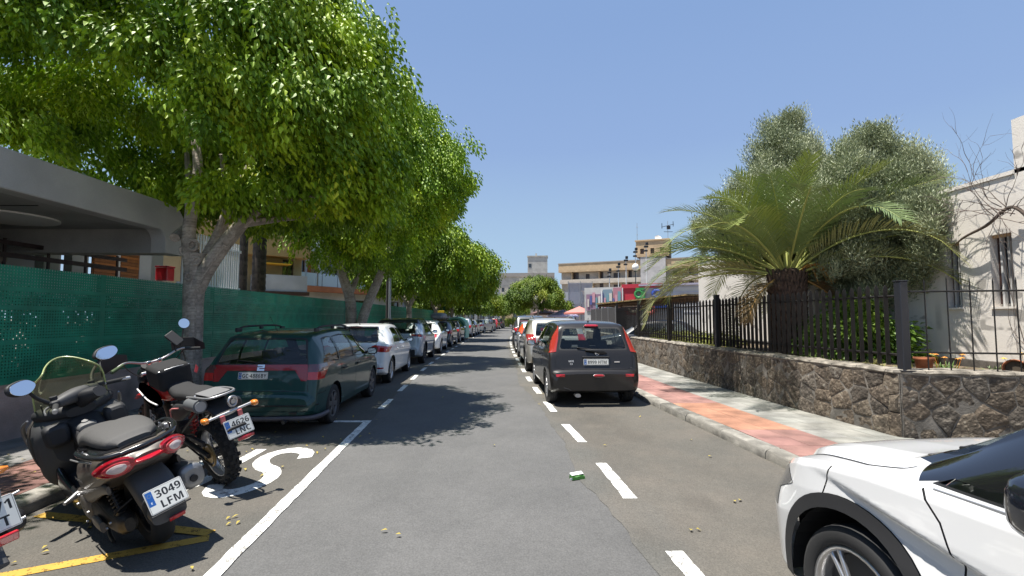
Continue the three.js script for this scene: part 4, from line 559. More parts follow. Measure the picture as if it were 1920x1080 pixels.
// ---- olives
{
  const olSprig = (() => { const g = []; for (let k = 0; k < 4; k++) { const s = sprig(fr, 14, .34, () => leafSmall(fr.r(.05, .075), fr.r(.012, .017)), .4, 1.0); s.rotateX(fr.r(2.1, 3.4)); s.rotateY(k * 1.6); g.push(s); } return merge(g); })();
  const oc = [[.17, .20, .115], [.23, .265, .15], [.30, .335, .20], [.38, .41, .26], [.46, .48, .33]], om = leafMat([1, 1, 1], .22, .5);
  const tr = [tube([[0, 0, 0], [.1, .8, 0], [-.05, 1.6, 0], [.2, 2.6, .1], [.1, 3.6, .1]], [.2, .15, .13, .09, .03], 9, 4), tube([[0, 1.4, 0], [.5, 2.2, .3], [.9, 3, .4]], [.09, .06, .02], 7, 4), tube([[0, 1.4, 0], [-.5, 2.3, -.2], [-.8, 3.1, -.3]], [.09, .06, .02], 7, 4)], om2 = std([.16, .14, .12], .95, { map: barkMap });
  const olive = (label, x, d, lobes, n, seed) => { const t = thing('olive_tree', label, 'tree', [x, .86, -d]); obj('trunk', tr, om2, t); crown(t, 'crown', seed, lobes, n, olSprig, om, oc, { tilt: .3, noise: 2.4, gap: .38, inner: .3, up: .2, clump: [230, .19] }); };
  olive('taller grey green olive tree rising behind the palm', 6.55, -(-11.0), [[0, 3.7, 0, .85, 1.2, .85], [-.65, 3.6, .2, .6, .7, .7], [.6, 3.5, .1, .7, .9, .7], [.05, 4.75, 0, .5, .6, .5], [-.25, 4.3, .2, .55, .5, .5], [.45, 4.35, 0, .4, .5, .4], [-.9, 3.1, .3, .5, .5, .5], [-.6, 2.4, .3, 1.2, .8, 1], [.4, 2.2, .2, 1.2, .8, 1], [-1.4, 2.6, .2, .7, .6, .8]], 5200, 601);
  olive('second grey green olive tree between the palm and the white building', 7.0, 9.0, [[-.1, 2.9, 0, .7, 1.0, .8], [.4, 2.8, .3, .55, .8, .7], [-.5, 2.6, .3, .6, .8, .7], [.05, 3.75, 0, .4, .42, .4], [-.3, 3.5, 0, .35, .4, .35], [.35, 3.45, .1, .35, .4, .35], [.75, 3.0, .3, .3, .5, .4], [.1, 1.9, .7, .5, .8, .6], [-.3, 1.5, .3, .7, .6, .8], [.0, 2.0, 1.35, .3, .5, .4]], 4600, 607);
}
{ // bush behind the fence and flower bed
  const bs = sprig(fr, 12, .3, () => leafShape(fr.r(.07, .1), fr.r(.04, .05)), 1, 1.0);
  const b = thing('shrub', 'bright green leafy shrub behind the fence right of the palm trunk', 'shrub', [6.25, .86, -8.5]); crown(b, 'foliage', 701, [[0, .45, 0, .5, .55, .5], [.3, .35, .3, .35, .4, .35], [-.3, .4, -.2, .35, .45, .35], [.1, .85, 0, .3, .3, .3]], 650, bs, leafMat([1, 1, 1], .4, .5), [[.07, .15, .015], [.12, .22, .02], [.19, .30, .03], [.26, .36, .04]], { tilt: 1.1, noise: 2.5, gap: .3 }); obj('stems', Array.from({ length: 7 }, (_, k) => rod([0, 0, 0], [cos(k) * .3, .8, sin(k) * .3], .012, .005, 5)), barkM, b);
  const blade = (L, w, e, az, r) => { const pts = []; for (let i = 0; i <= 5; i++) { const t = i / 5, x = L * t * cos(e), y = L * (t * sin(e) - .35 * t * t); pts.push([x, y]); } const q = []; for (let i = 0; i < 5; i++) { const wa = w * (1 - (i / 5) ** 2), wb = w * (1 - ((i + 1) / 5) ** 2), [x0, y0] = pts[i], [x1, y1] = pts[i + 1]; q.push(x0, y0, -wa, x1, y1, wb, x1, y1, -wb, x0, y0, -wa, x0, y0, wa, x1, y1, wb); } const g = new THREE.BufferGeometry(); g.setAttribute('position', new THREE.Float32BufferAttribute(q, 3)); g.computeVertexNormals(); return flat(g).rotateY(az); };
  const tuft = (label, x, d, col, flower, n, sz, seed) => { const r = RNG(seed), t = thing('flower_clump', label, 'plant', [x, .86, -d]); const g = []; for (let k = 0; k < n; k++) g.push(blade(sz * r.r(.6, 1.1), .012, r.r(.5, 1.4), r.r(0, 6.3)).translate(r.r(-.1, .1) * sz * 3, 0, r.r(-.1, .1) * sz * 3)); obj('leaves', g, leafMat(col, .3, .6), t); if (flower) { const f = []; for (let k = 0; k < 7; k++) { const x0 = r.r(-.25, .25), z0 = r.r(-.2, .2), y0 = sz * r.r(.75, 1.1); f.push(rod([x0 * .6, 0, z0 * .6], [x0, y0, z0], .004, .003, 4)); for (let j = 0; j < 6; j++) f.push(xf(leafSmall(.05, .03), [x0, y0, z0], [1.2, j * 1.05, 0])); } obj('flowers', f, leafMat(flower, .3, .7), t); } return t; };
  tuft('orange flowering strappy plant left of the terracotta pot behind the rods', 6.02, 6.45, [.12, .2, .05], [.75, .3, .03], 60, .26, 1); tuft('yellow flowering clump behind the thin rod fence near the right edge', 6.72, 6.05, [.14, .21, .06], [.8, .5, .02], 90, .30, 2); tuft('pale green strappy clump in the middle of the flower bed', 6.25, 6.0, [.17, .22, .10], null, 90, .24, 3); tuft('small dry grass clump at the foot of the wide spaced pickets', 5.6, 7.2, [.28, .26, .10], null, 60, .22, 4); tuft('weedy green clump beside the palm trunk', 5.3, 8.2, [.14, .2, .05], null, 60, .3, 5); tuft('orange flower clump at the right end of the bed', 7.0, 5.75, [.12, .2, .05], [.8, .33, .02], 60, .26, 6);
  const agave = thing('agave', 'pale pinkish rosette plant in the flower bed', 'plant', [6.42, .86, -6.05]); obj('leaves', Array.from({ length: 22 }, (_, k) => blade(.2, .028, 1.2 - k * .04, k * 2.4)), leafMat([.42, .34, .27], .1, .6), agave);
  const pot = (label, x, d, tilt) => { const t = thing('flower_pot', label, 'pot', [x, .87, -d]); if (tilt) t.rotation.set(0, .5, 1.45); if (tilt) t.position.y += .09; const pm = std([.50, .17, .07], .85, { map: mottle(256, .3, 720, { amp: .3, cells: 4 }) }); obj('body', lathe([[.005, 0], [.075, 0], [.1, .17], [.115, .17], [.115, .205], [.1, .205], [.085, .05], [.005, .05]], 20), pm, t); obj('soil', cyl(.09, .09, .01, 0, .17, 0), std([.06, .045, .03], .95), t); };
  pot('upright terracotta pot behind the thin rod fence beside the corner post', 5.62, 6.35, false); pot('terracotta pot lying on its side among the flowers', 6.38, 5.85, true);
  tag(obj('weeds', Array.from({ length: 420 }, (_, k) => { const r = RNG(k + 900), d = r.r(6.3, 24), x = WR(d) + r.r(.36, 1.0); return blade(r.r(.06, .2), .008, r.r(.7, 1.5), r.r(0, 6)).translate(x, .86, -d); }), leafMat([.30, .33, .08], .3, .7)), 'sparse yellowish weeds growing along the foot of the iron fence', 'weeds', null, 'stuff');
}
// ---------------------------------------------------------------- cars: a skinned shell that is cut into panes, lamps, doors and panels
const paint = (c, o = {}) => phys(c, .38, { clearcoat: 1, clearcoatRoughness: .04, ...o });
const metal = (c) => phys(c, .36, { metalness: .55, clearcoat: 1, clearcoatRoughness: .04 });
function plateTex(lines, w, h, strip = true) { return canvasTex(w, h, (x, W, H) => { x.fillStyle = '#e6e6e2'; x.fillRect(0, 0, W, H); x.strokeStyle = '#3a3a3a'; x.lineWidth = W * .008; x.strokeRect(W * .012, W * .012, W * .976, H - W * .024); const sw = lines.length > 1 ? .17 : .095; if (strip) { x.fillStyle = '#1f5fb0'; x.fillRect(W * .02, H * .05, W * sw, H * (lines.length > 1 ? .62 : .9)); x.fillStyle = '#f2d23c'; for (let k = 0; k < 10; k++) { x.beginPath(); x.arc(W * (.02 + sw / 2) + cos(k / 10 * 2 * PI) * W * sw * .28, H * (lines.length > 1 ? .22 : .32) + sin(k / 10 * 2 * PI) * W * sw * .28, W * .006, 0, 7); x.fill(); } x.fillStyle = '#fff'; x.font = 'bold ' + Math.round(W * sw * .55) + 'px sans-serif'; x.textAlign = 'center'; x.fillText('E', W * (.02 + sw / 2), H * (lines.length > 1 ? .58 : .85)); } x.fillStyle = '#17171a'; x.textAlign = 'center'; x.textBaseline = 'middle'; lines.forEach((l, i) => { const fs = lines.length > 1 ? H * .44 : H * .78; x.font = 'bold ' + Math.round(fs) + 'px sans-serif'; x.fillText(l, W * (lines.length > 1 ? .6 : .545), lines.length > 1 ? H * (.28 + .47 * i) : H * .54, W * (lines.length > 1 ? .76 : .84)); }); }); }
function plateMesh(parent, lines, w, h, pos, rot, strip = true) { const g = new THREE.Group(); g.name = 'licence_plate'; g.position.set(...pos); g.rotation.set(...(rot || [0, 0, 0])); parent.add(g); obj('plate_backing', plate(roundRect(w, h, .012), .006, .001).translate(0, 0, -.006), M.white, g); const m = new THREE.Mesh(new THREE.PlaneGeometry(w - .006, h - .006).translate(0, 0, .0015), std([.82, .82, .80], .45, { map: plateTex(lines, lines.length > 1 ? 352 : 512, lines.length > 1 ? 256 : 110, strip) })); m.name = 'plate_print'; g.add(m); return g; }
function shell(sp) {
  const F = {}; for (const k of ['top', 'belt', 'W', 'topW', 'bot']) F[k] = pchip(sp[k]);
  const q = sp.fine || 1, subs = [3, 1, 1, 2, 3, 3, 2, 1, 5, 1, 1, 3, 4].map(n => Math.max(1, Math.round(n * q)));
  const half = s => { const w = F.W(s), b = F.bot(s), T = F.top(s), B = Math.min(F.belt(s), T - .07), tw = Math.min(F.topW(s), w * .955), H = B - b; return [[0, b], [w * .78, b], [w * .93, b + .012], [w * .972, b + .06], [w * .985, b + .3 * H], [w, b + .58 * H], [w * .996, b + .8 * H], [w * .982, B - .03], [w * .958, B], [tw, T - .055], [tw - .025, T - .02], [tw * .86, T - .004], [tw * .5, T + .008], [0, T + .012]]; };
  const ringHalf = s => { const h = half(s), o = []; for (let i = 0; i < h.length - 1; i++) for (let k = 0; k < subs[i]; k++) { const t = k / subs[i]; let x = lerp(h[i][0], h[i + 1][0], t), y = lerp(h[i][1], h[i + 1][1], t); if (i === 8) x += .035 * Math.sin(t * PI) * clamp((h[9][1] - h[8][1]) / .4, 0, 1); if (sp.warp && i > 2) [x, y] = sp.warp(s, x, y, i + t); o.push([x, y]); } o.push(h[h.length - 1]); return o; };
  let st = []; for (let i = 0; i <= (sp.n || 44); i++) st.push(sp.L * i / (sp.n || 44)); for (const k of sp.top) st.push(k[0]); st.push(.02, sp.L - .02, sp.L - .05); st = [...new Set(st.map(s => +s.toFixed(4)))].sort((a, b) => a - b).filter((s, i, a) => !i || s - a[i - 1] > .006);
  const rings = st.map(s => { const r = ringHalf(s); return [...r.map(p => [p[0], p[1], -s]), ...r.slice(1, -1).reverse().map(p => [-p[0], p[1], -s])]; }), n = rings[0].length, hn = ringHalf(0).length;
  const pos = rings.flat(), idx = []; for (let i = 0; i < rings.length - 1; i++) for (let j = 0; j < n; j++) { const a = i * n + j, b = i * n + (j + 1) % n; idx.push([a, b + n, b], [a, a + n, b + n]); }
  const g = new THREE.BufferGeometry(); g.setAttribute('position', new THREE.Float32BufferAttribute(pos.flat(), 3)); g.setIndex(idx.flat()); g.computeVertexNormals(); const N = g.attributes.normal;
  const sgn = (() => { const j = Math.floor(hn / 2), i = Math.floor(rings.length / 2) * n + j; return N.getX(i) > 0 ? 1 : -1; })();
  const vt = i => [...pos[i], N.getX(i) * sgn, N.getY(i) * sgn, N.getZ(i) * sgn]; const tris = idx.map(t => t.map(vt));
  for (const [r, z] of [[0, 1], [rings.length - 1, -1]]) for (let j = 0; j < hn - 1; j++) { const R = rings[r], c = (p) => [...p, 0, 0, z], a = R[j], b = R[j + 1], d = R[(n - j) % n], e = R[n - j - 1]; tris.push([c(a), c(b), c(e)], [c(a), c(e), c(d)]); }
  F.sx = (s, y) => { const r = ringHalf(s); let best = 0; for (let i = 0; i < r.length - 1; i++) { const a = r[i], b = r[i + 1]; if ((a[1] - y) * (b[1] - y) <= 0 && a[1] !== b[1]) best = Math.max(best, lerp(a[0], b[0], (y - a[1]) / (b[1] - a[1]))); } return best; };
  const inside = (s, x, y) => F.sx(s, y) >= Math.abs(x) && F.top(s) + .012 >= y;
  F.back = (x, y) => { let s = 0; while (s < 1.6 && !inside(s, x, y)) s += .004; return -s; };
  F.front = (x, y) => { let s = sp.L; while (s > sp.L - 2.2 && !inside(s, x, y)) s -= .004; return -s; };
  F.tris = tris; return F;
}
function carve(F, regions) { // -> {rest, parts: [tris per region]}
  let pool = F.tris; const out = [];
  const area = p => p.reduce((a, q, i) => { const r = p[(i + 1) % p.length]; return a + q[0] * r[1] - r[0] * q[1]; }, 0);
  for (const R of regions) {
    const poly = area(R.poly) < 0 ? [...R.poly].reverse() : R.poly, uv = R.k === 'side' ? v => [-v[2], v[1]] : R.k === 'top' ? v => [v[0], -v[2]] : v => [v[0], v[1]];
    const b = [Math.min(...poly.map(p => p[0])), Math.max(...poly.map(p => p[0])), Math.min(...poly.map(p => p[1])), Math.max(...poly.map(p => p[1]))], got = [], keep = [];
    for (const t of pool) {
      const u = t.map(uv), nx = t[0][3] + t[1][3] + t[2][3], ny = t[0][4] + t[1][4] + t[2][4], nz = t[0][5] + t[1][5] + t[2][5], cx = t[0][0] + t[1][0] + t[2][0], cz = (t[0][2] + t[1][2] + t[2][2]) / 3;
      const ok = (R.k === 'side' ? cx * R.side > 0 && (R.all || nx * R.side > .4) : R.k === 'top' ? ny > .9 : R.k === 'back' ? nz > (R.lim ?? .45) && cz > -1.7 : nz < -(R.lim ?? .45) && cz < -1.7) && (!R.ok || R.ok(cx / 3, cz));
      if (!ok || Math.max(u[0][0], u[1][0], u[2][0]) <= b[0] || Math.min(u[0][0], u[1][0], u[2][0]) >= b[1] || Math.max(u[0][1], u[1][1], u[2][1]) <= b[2] || Math.min(u[0][1], u[1][1], u[2][1]) >= b[3]) { keep.push(t); continue; }
      let cur = t; const outs = [];
      for (let i = 0; i < poly.length && cur.length > 2; i++) {
        const p = poly[i], r = poly[(i + 1) % poly.length], ex = r[0] - p[0], ey = r[1] - p[1], ins = [], ous = [];
        for (let j = 0; j < cur.length; j++) { const A = cur[j], B = cur[(j + 1) % cur.length], ua = uv(A), ub = uv(B), da = ex * (ua[1] - p[1]) - ey * (ua[0] - p[0]), db = ex * (ub[1] - p[1]) - ey * (ub[0] - p[0]); if (da >= 0) ins.push(A); if (da <= 0) ous.push(A); if (da * db < 0) { const k = da / (da - db), C = A.map((v, m) => lerp(v, B[m], k)); ins.push(C); ous.push(C); } }
        if (ous.length > 2) outs.push(ous); cur = ins;
      }
      if (cur.length < 3) { keep.push(t); continue; }
      for (let i = 1; i < cur.length - 1; i++) got.push([cur[0], cur[i], cur[i + 1]]);
      for (const o of outs) for (let i = 1; i < o.length - 1; i++) keep.push([o[0], o[i], o[i + 1]]);
    }
    pool = keep; out.push(got);
  }
  return { rest: pool, parts: out };
}
function triGeom(tris, off = 0) { const p = [], n = []; for (const t of tris) for (const v of t) { const l = Math.hypot(v[3], v[4], v[5]) || 1; p.push(v[0] + v[3] / l * off, v[1] + v[4] / l * off, v[2] + v[5] / l * off); n.push(v[3] / l, v[4] / l, v[5] / l); } const g = new THREE.BufferGeometry(); g.setAttribute('position', new THREE.Float32BufferAttribute(p, 3)); g.setAttribute('normal', new THREE.Float32BufferAttribute(n, 3)); return flat(g); }
const tyreM = std([.020, .020, .021], .82), discM = std([.03, .03, .032], .6);
function wheelGeos(R, w, rim, n) {
  const r = R * (rim === 'twin' ? .74 : .66), ty = lathe([[r, -w * .40], [r + .015, -w * .47], [R * .9, -w * .5], [R * .975, -w * .44], [R, -w * .33], [R, -.022], [R - .008, -.02], [R - .008, -.012], [R, -.01], [R, .01], [R - .008, .012], [R - .008, .02], [R, .022], [R, w * .33], [R * .975, w * .44], [R * .9, w * .5], [r + .015, w * .47], [r, w * .40], [r, -w * .40]], 36).rotateZ(-PI / 2);
  const g = [lathe([[r + .004, w * .30], [r + .006, w * .44], [r - .012, w * .44], [r - .025, w * .30], [r - .03, -w * .3], [r + .004, -w * .3]], 36).rotateZ(-PI / 2), cyl(R * .17, R * .15, .03, w * .36, 0, 0, 0, 0, -PI / 2, 20)];
  for (let k = 0; k < n; k++) { const a = k / n * 2 * PI; if (rim === 'twin') for (const o of [-.13, .13]) g.push(xf(rbox(.02, r * .9, R * .06, .008, 0, r * .5, 0), [w * .37, 0, 0], [a + o * .9, 0, 0])); else g.push(xf(rbox(.02, r * .88, R * (rim === 'wide' ? .24 : .11), .008, 0, r * .52, 0), [w * .37, 0, 0], [a, 0, 0])); }
  return { ty, rim: merge(g), disc: cyl(r - .03, r - .03, .02, w * .12, 0, 0, 0, 0, PI / 2, 24) };
}
function addWheels(car, sp, F, rimMat, detail) {
  const R = sp.R || .31, w = sp.tw || .2, G = wheelGeos(R, w, sp.rim || 'star', sp.spokes || 5);
  for (const s of sp.axles) for (const sd of [-1, 1]) { const g = new THREE.Group(); g.name = 'wheel'; g.position.set(sd * (F.sx(s, .42) - w / 2 - .012), R, -s); if (sd < 0) g.rotation.y = PI; g.rotation.x = s * 3.1; car.add(g); child('tyre', G.ty, tyreM, g); child('rim', G.rim, rimMat, g); if (detail) child('brake_disc', G.disc, discM, g); }
  const liners = []; for (const s of sp.axles) for (const sd of [-1, 1]) { const x1 = F.sx(s, .42) - .03, x0 = x1 - .36, n = 16, r = (sp.arch || R + .055) + .01, pos = []; for (let k = 0; k < n; k++) { const a = PI * k / n - .05, b = PI * (k + 1) / n + (k === n - 1 ? .05 : 0); const P = (x, t) => [sd * x, R + r * sin(t), -s + r * cos(t)]; const [p, q, u, v] = [P(x0, a), P(x1, a), P(x1, b), P(x0, b)]; pos.push(...p, ...q, ...u, ...p, ...u, ...v, ...p, ...v, sd * x0, R, -s); } const g = new THREE.BufferGeometry(); g.setAttribute('position', new THREE.Float32BufferAttribute(pos, 3)); g.computeVertexNormals(); liners.push(flat(g)); }
  for (const l of liners) obj('wheel_well', l, M.black, car);
}
const arcPts = (cx, cy, r, n = 18, a0 = 0, a1 = 2 * PI) => Array.from({ length: n }, (_, i) => [cx + r * cos(lerp(a0, a1, i / n)), cy + r * sin(lerp(a0, a1, i / n))]);
// side window between two sloping pillars; bottom on the belt, top below the roof line
const winPoly = (F, b0, b1, t0, t1, lift = .03, drop = .105, inset = 0) => { const o = []; for (let i = 0; i <= 3; i++) { const s = lerp(b0, b1, i / 3); o.push([s, F.belt(s) + lift]); } const e = .05; o.push([b1 + (t1 - b1) * .06, F.belt(b1) + lift + .02]); for (let i = 0; i <= 4; i++) { const s = lerp(t1, t0, i / 4); o.push([s, Math.max(F.belt(s) + lift + .03, F.top(s) - drop)]); } return hullPoly(o); };
function hullPoly(p) { p = [...p].sort((a, b) => a[0] - b[0] || a[1] - b[1]); const cr = (o, a, b) => (a[0] - o[0]) * (b[1] - o[1]) - (a[1] - o[1]) * (b[0] - o[0]), f = l => { const h = []; for (const q of l) { while (h.length > 1 && cr(h[h.length - 2], h[h.length - 1], q) <= 1e-9) h.pop(); h.push(q); } h.pop(); return h; }; return [...f(p), ...f([...p].reverse())]; }
const seam = (pts, w = .008) => pts.slice(1).map((b, i) => { const a = pts[i], dx = b[0] - a[0], dy = b[1] - a[1], l = Math.hypot(dx, dy), nx = -dy / l * w / 2, ny = dx / l * w / 2, e = w * .3; return [[a[0] + nx - dx / l * e, a[1] + ny - dy / l * e], [b[0] + nx + dx / l * e, b[1] + ny + dy / l * e], [b[0] - nx + dx / l * e, b[1] - ny + dy / l * e], [a[0] - nx - dx / l * e, a[1] - ny - dy / l * e]]; });
const trap = (w0, y0, w1, y1, r = .05) => { const c = [[-w0, y0], [w0, y0], [w1, y1], [-w1, y1]], o = []; for (let i = 0; i < 4; i++) { const p = c[(i + 3) % 4], q = c[i], n = c[(i + 1) % 4], A = Math.hypot(p[0] - q[0], p[1] - q[1]), B = Math.hypot(n[0] - q[0], n[1] - q[1]), a = [q[0] + (p[0] - q[0]) * r / A, q[1] + (p[1] - q[1]) * r / A], b = [q[0] + (n[0] - q[0]) * r / B, q[1] + (n[1] - q[1]) * r / B]; for (let k = 0; k <= 4; k++) { const t = k / 4; o.push([(1 - t) * (1 - t) * a[0] + 2 * t * (1 - t) * q[0] + t * t * b[0], (1 - t) * (1 - t) * a[1] + 2 * t * (1 - t) * q[1] + t * t * b[1]]); } } return o; };
const MATS = { window: M.tint, rear_window: M.tint, windscreen: M.tint, taillight: M.redLens, headlight: M.clearLens, indicator: M.amber, seam: M.black, trim: M.plastic, wheel_arch: M.black, reflector: M.redLens };
// builds a car from a spec; returns { car, F }
function buildCar(label, sp, x, d, turn, paintM, o = {}) {
  const car = thing(o.name || 'parked_car', label, o.cat || 'car', [x, 0, -d], turn, o.group); const F = shell(sp), R = [];
  const both = (f) => { for (const side of [1, -1]) R.push({ side, ...f }); };
  for (const s of sp.axles) both({ k: 'side', poly: arcPts(s, sp.R || .31, sp.arch || (sp.R || .31) + .055, sp.archTrim ? 48 : 22), part: null, all: true });
  (o.regions || (() => []))(F, R, both);
  if (sp.archTrim) for (const s of sp.axles) both({ k: 'side', poly: arcPts(s, sp.R, (sp.arch || sp.R + .055) + sp.archTrim, 56), part: 'arch_trim', mat: M.plastic, off: .008 });
  for (const w of sp.wins || []) both({ k: 'side', poly: winPoly(F, ...w), part: 'window', off: -.006 });
  if (sp.rearWin) R.push({ k: 'back', poly: trap(...sp.rearWin), part: 'rear_window', off: -.004, lim: .2 });
  if (sp.windscreen) R.push({ k: 'front', poly: trap(...sp.windscreen), part: 'windscreen', off: -.004, lim: .2 });
  for (const t of sp.lamps || []) R.push(t); for (const t of sp.lampsBoth || []) both(t);
  if (sp.frame !== false) for (const w of sp.wins || []) { const p = winPoly(F, ...w), c = [p.reduce((a, q) => a + q[0], 0) / p.length, p.reduce((a, q) => a + q[1], 0) / p.length]; both({ k: 'side', poly: p.map(q => { const l = Math.hypot(q[0] - c[0], q[1] - c[1]); return [q[0] + (q[0] - c[0]) / l * .022, q[1] + (q[1] - c[1]) / l * .022]; }), part: 'window_seal', mat: sp.sealMat || M.plastic, off: .001 }); }
  if (sp.rearWin) R.push({ k: 'back', poly: trap(sp.rearWin[0] + .025, sp.rearWin[1] - .025, sp.rearWin[2] + .025, sp.rearWin[3] + .025, .06), part: 'window_seal', mat: M.plastic, off: .001, lim: .2 });
  for (const l of sp.seams || []) for (const p of seam(l)) both({ k: 'side', poly: p, part: 'seam', off: -.004 });
  for (const l of sp.backSeams || []) for (const p of seam(l)) R.push({ k: 'back', poly: p, part: 'seam', off: -.004, lim: .2 });
  for (const dr of sp.doors || []) both({ k: 'side', poly: dr, part: 'door', mat: paintM, off: 0 });
  if (sp.tailgate) R.push({ k: 'back', poly: trap(...sp.tailgate), part: 'tailgate', mat: paintM, off: .001, lim: .2 });
  const { rest, parts } = carve(F, R); obj('body', triGeom(rest), paintM, car);
  const joined = {}; parts.forEach((t, i) => { const r = R[i]; if (!r.part || !t.length) return; const g = triGeom(t, r.off ?? 0); if (r.part === 'seam' || r.part === 'window_seal' || r.join) (joined[r.part] = joined[r.part] || { m: r.mat || MATS[r.part], g: [] }).g.push(g); else { const m = obj(r.part, g, r.mat || MATS[r.part] || paintM, car); if (r.label) m.userData.label = r.label; } });
  for (const k in joined) obj(k, joined[k].g, joined[k].m, car);
  addWheels(car, sp, F, sp.rimMat || M.alu, o.detail);
  if (o.seats !== false) { const cs = sp.cabin || [1.0, 2.0]; obj('cabin_floor', [box(F.W(1.5) * 1.7, .03, 2.3, 0, .33, -1.7), box(F.W(1) * 1.7, .02, .5, 0, F.belt(.6) - .06, -.55), rbox(F.W(2) * 1.6, .16, .4, .06, 0, F.belt(2.6) - .08, -(cs[1] + .78))], M.plastic, car); const sm = std([.05, .05, .052], .85); for (const [s, xs] of [[cs[0], [-.36, 0, .36]], [cs[1], [-.36, .36]]]) for (const q of xs) { const st = obj('seat', [rbox(.46, .56, .14, .06, q, F.belt(1) - .28, -s, -.2), rbox(.46, .16, .46, .06, q, .5, -s - .2)], sm, car); obj('headrest', rbox(.24, .15, .09, .04, q, F.belt(1) + .085, -s + .06), sm, st); } }
  const mz = sp.mirror; if (mz) for (const sd of [-1, 1]) { const X = F.sx(mz, F.belt(mz) + .02), g = [hull([[-.07, 0, .06, .05], [-.05, 0, .095, .065], [.02, 0, .085, .06], [.08, 0, .04, .03]], 14, 3, 3).rotateY(PI)], m = obj('mirror', [g[0].translate(sd * (X + .12), F.belt(mz) + .07, -mz), rod([sd * (X - .02), F.belt(mz) + .04, -mz - .02], [sd * (X + .08), F.belt(mz) + .06, -mz], .022, .018, 8)], sp.mirrorMat || M.plastic, car); obj('mirror_glass', plate(roundRect(.15, .09, .03), .004).translate(sd * (X + .12), F.belt(mz) + .07, -mz + .068), M.mirror, m); }
  for (const [s, y] of sp.handles || []) for (const sd of [-1, 1]) { const X = F.sx(s, y); obj('door_handle', [rbox(.022, .028, .17, .01, sd * (X + .022), y, -s), rbox(.03, .02, .02, .006, sd * (X + .008), y, -s - .075), rbox(.03, .02, .02, .006, sd * (X + .008), y, -s + .075)], sp.handleMat || paintM, car); }
  return { car, F };
}
const scaleKeys = (k, f) => k.map(([s, v]) => [s, v * f]);
const Wk = (W, L) => [[0, .80 * W], [.03, .865 * W], [.1, .92 * W], [.3, .97 * W], [.9, W], [L - 1.0, W], [L - .55, .97 * W], [L - .22, .885 * W], [L - .06, .78 * W], [L, .70 * W]];
const Tk = (W, L, a = .74, b = .73) => [[0, a * W], [.2, a * W], [.5, (a - .01) * W], [1.5, b * W], [L - 1.7, b * W], [L - 1.0, .84 * W], [L - .5, .84 * W], [L - .1, .7 * W], [L, .62 * W]];
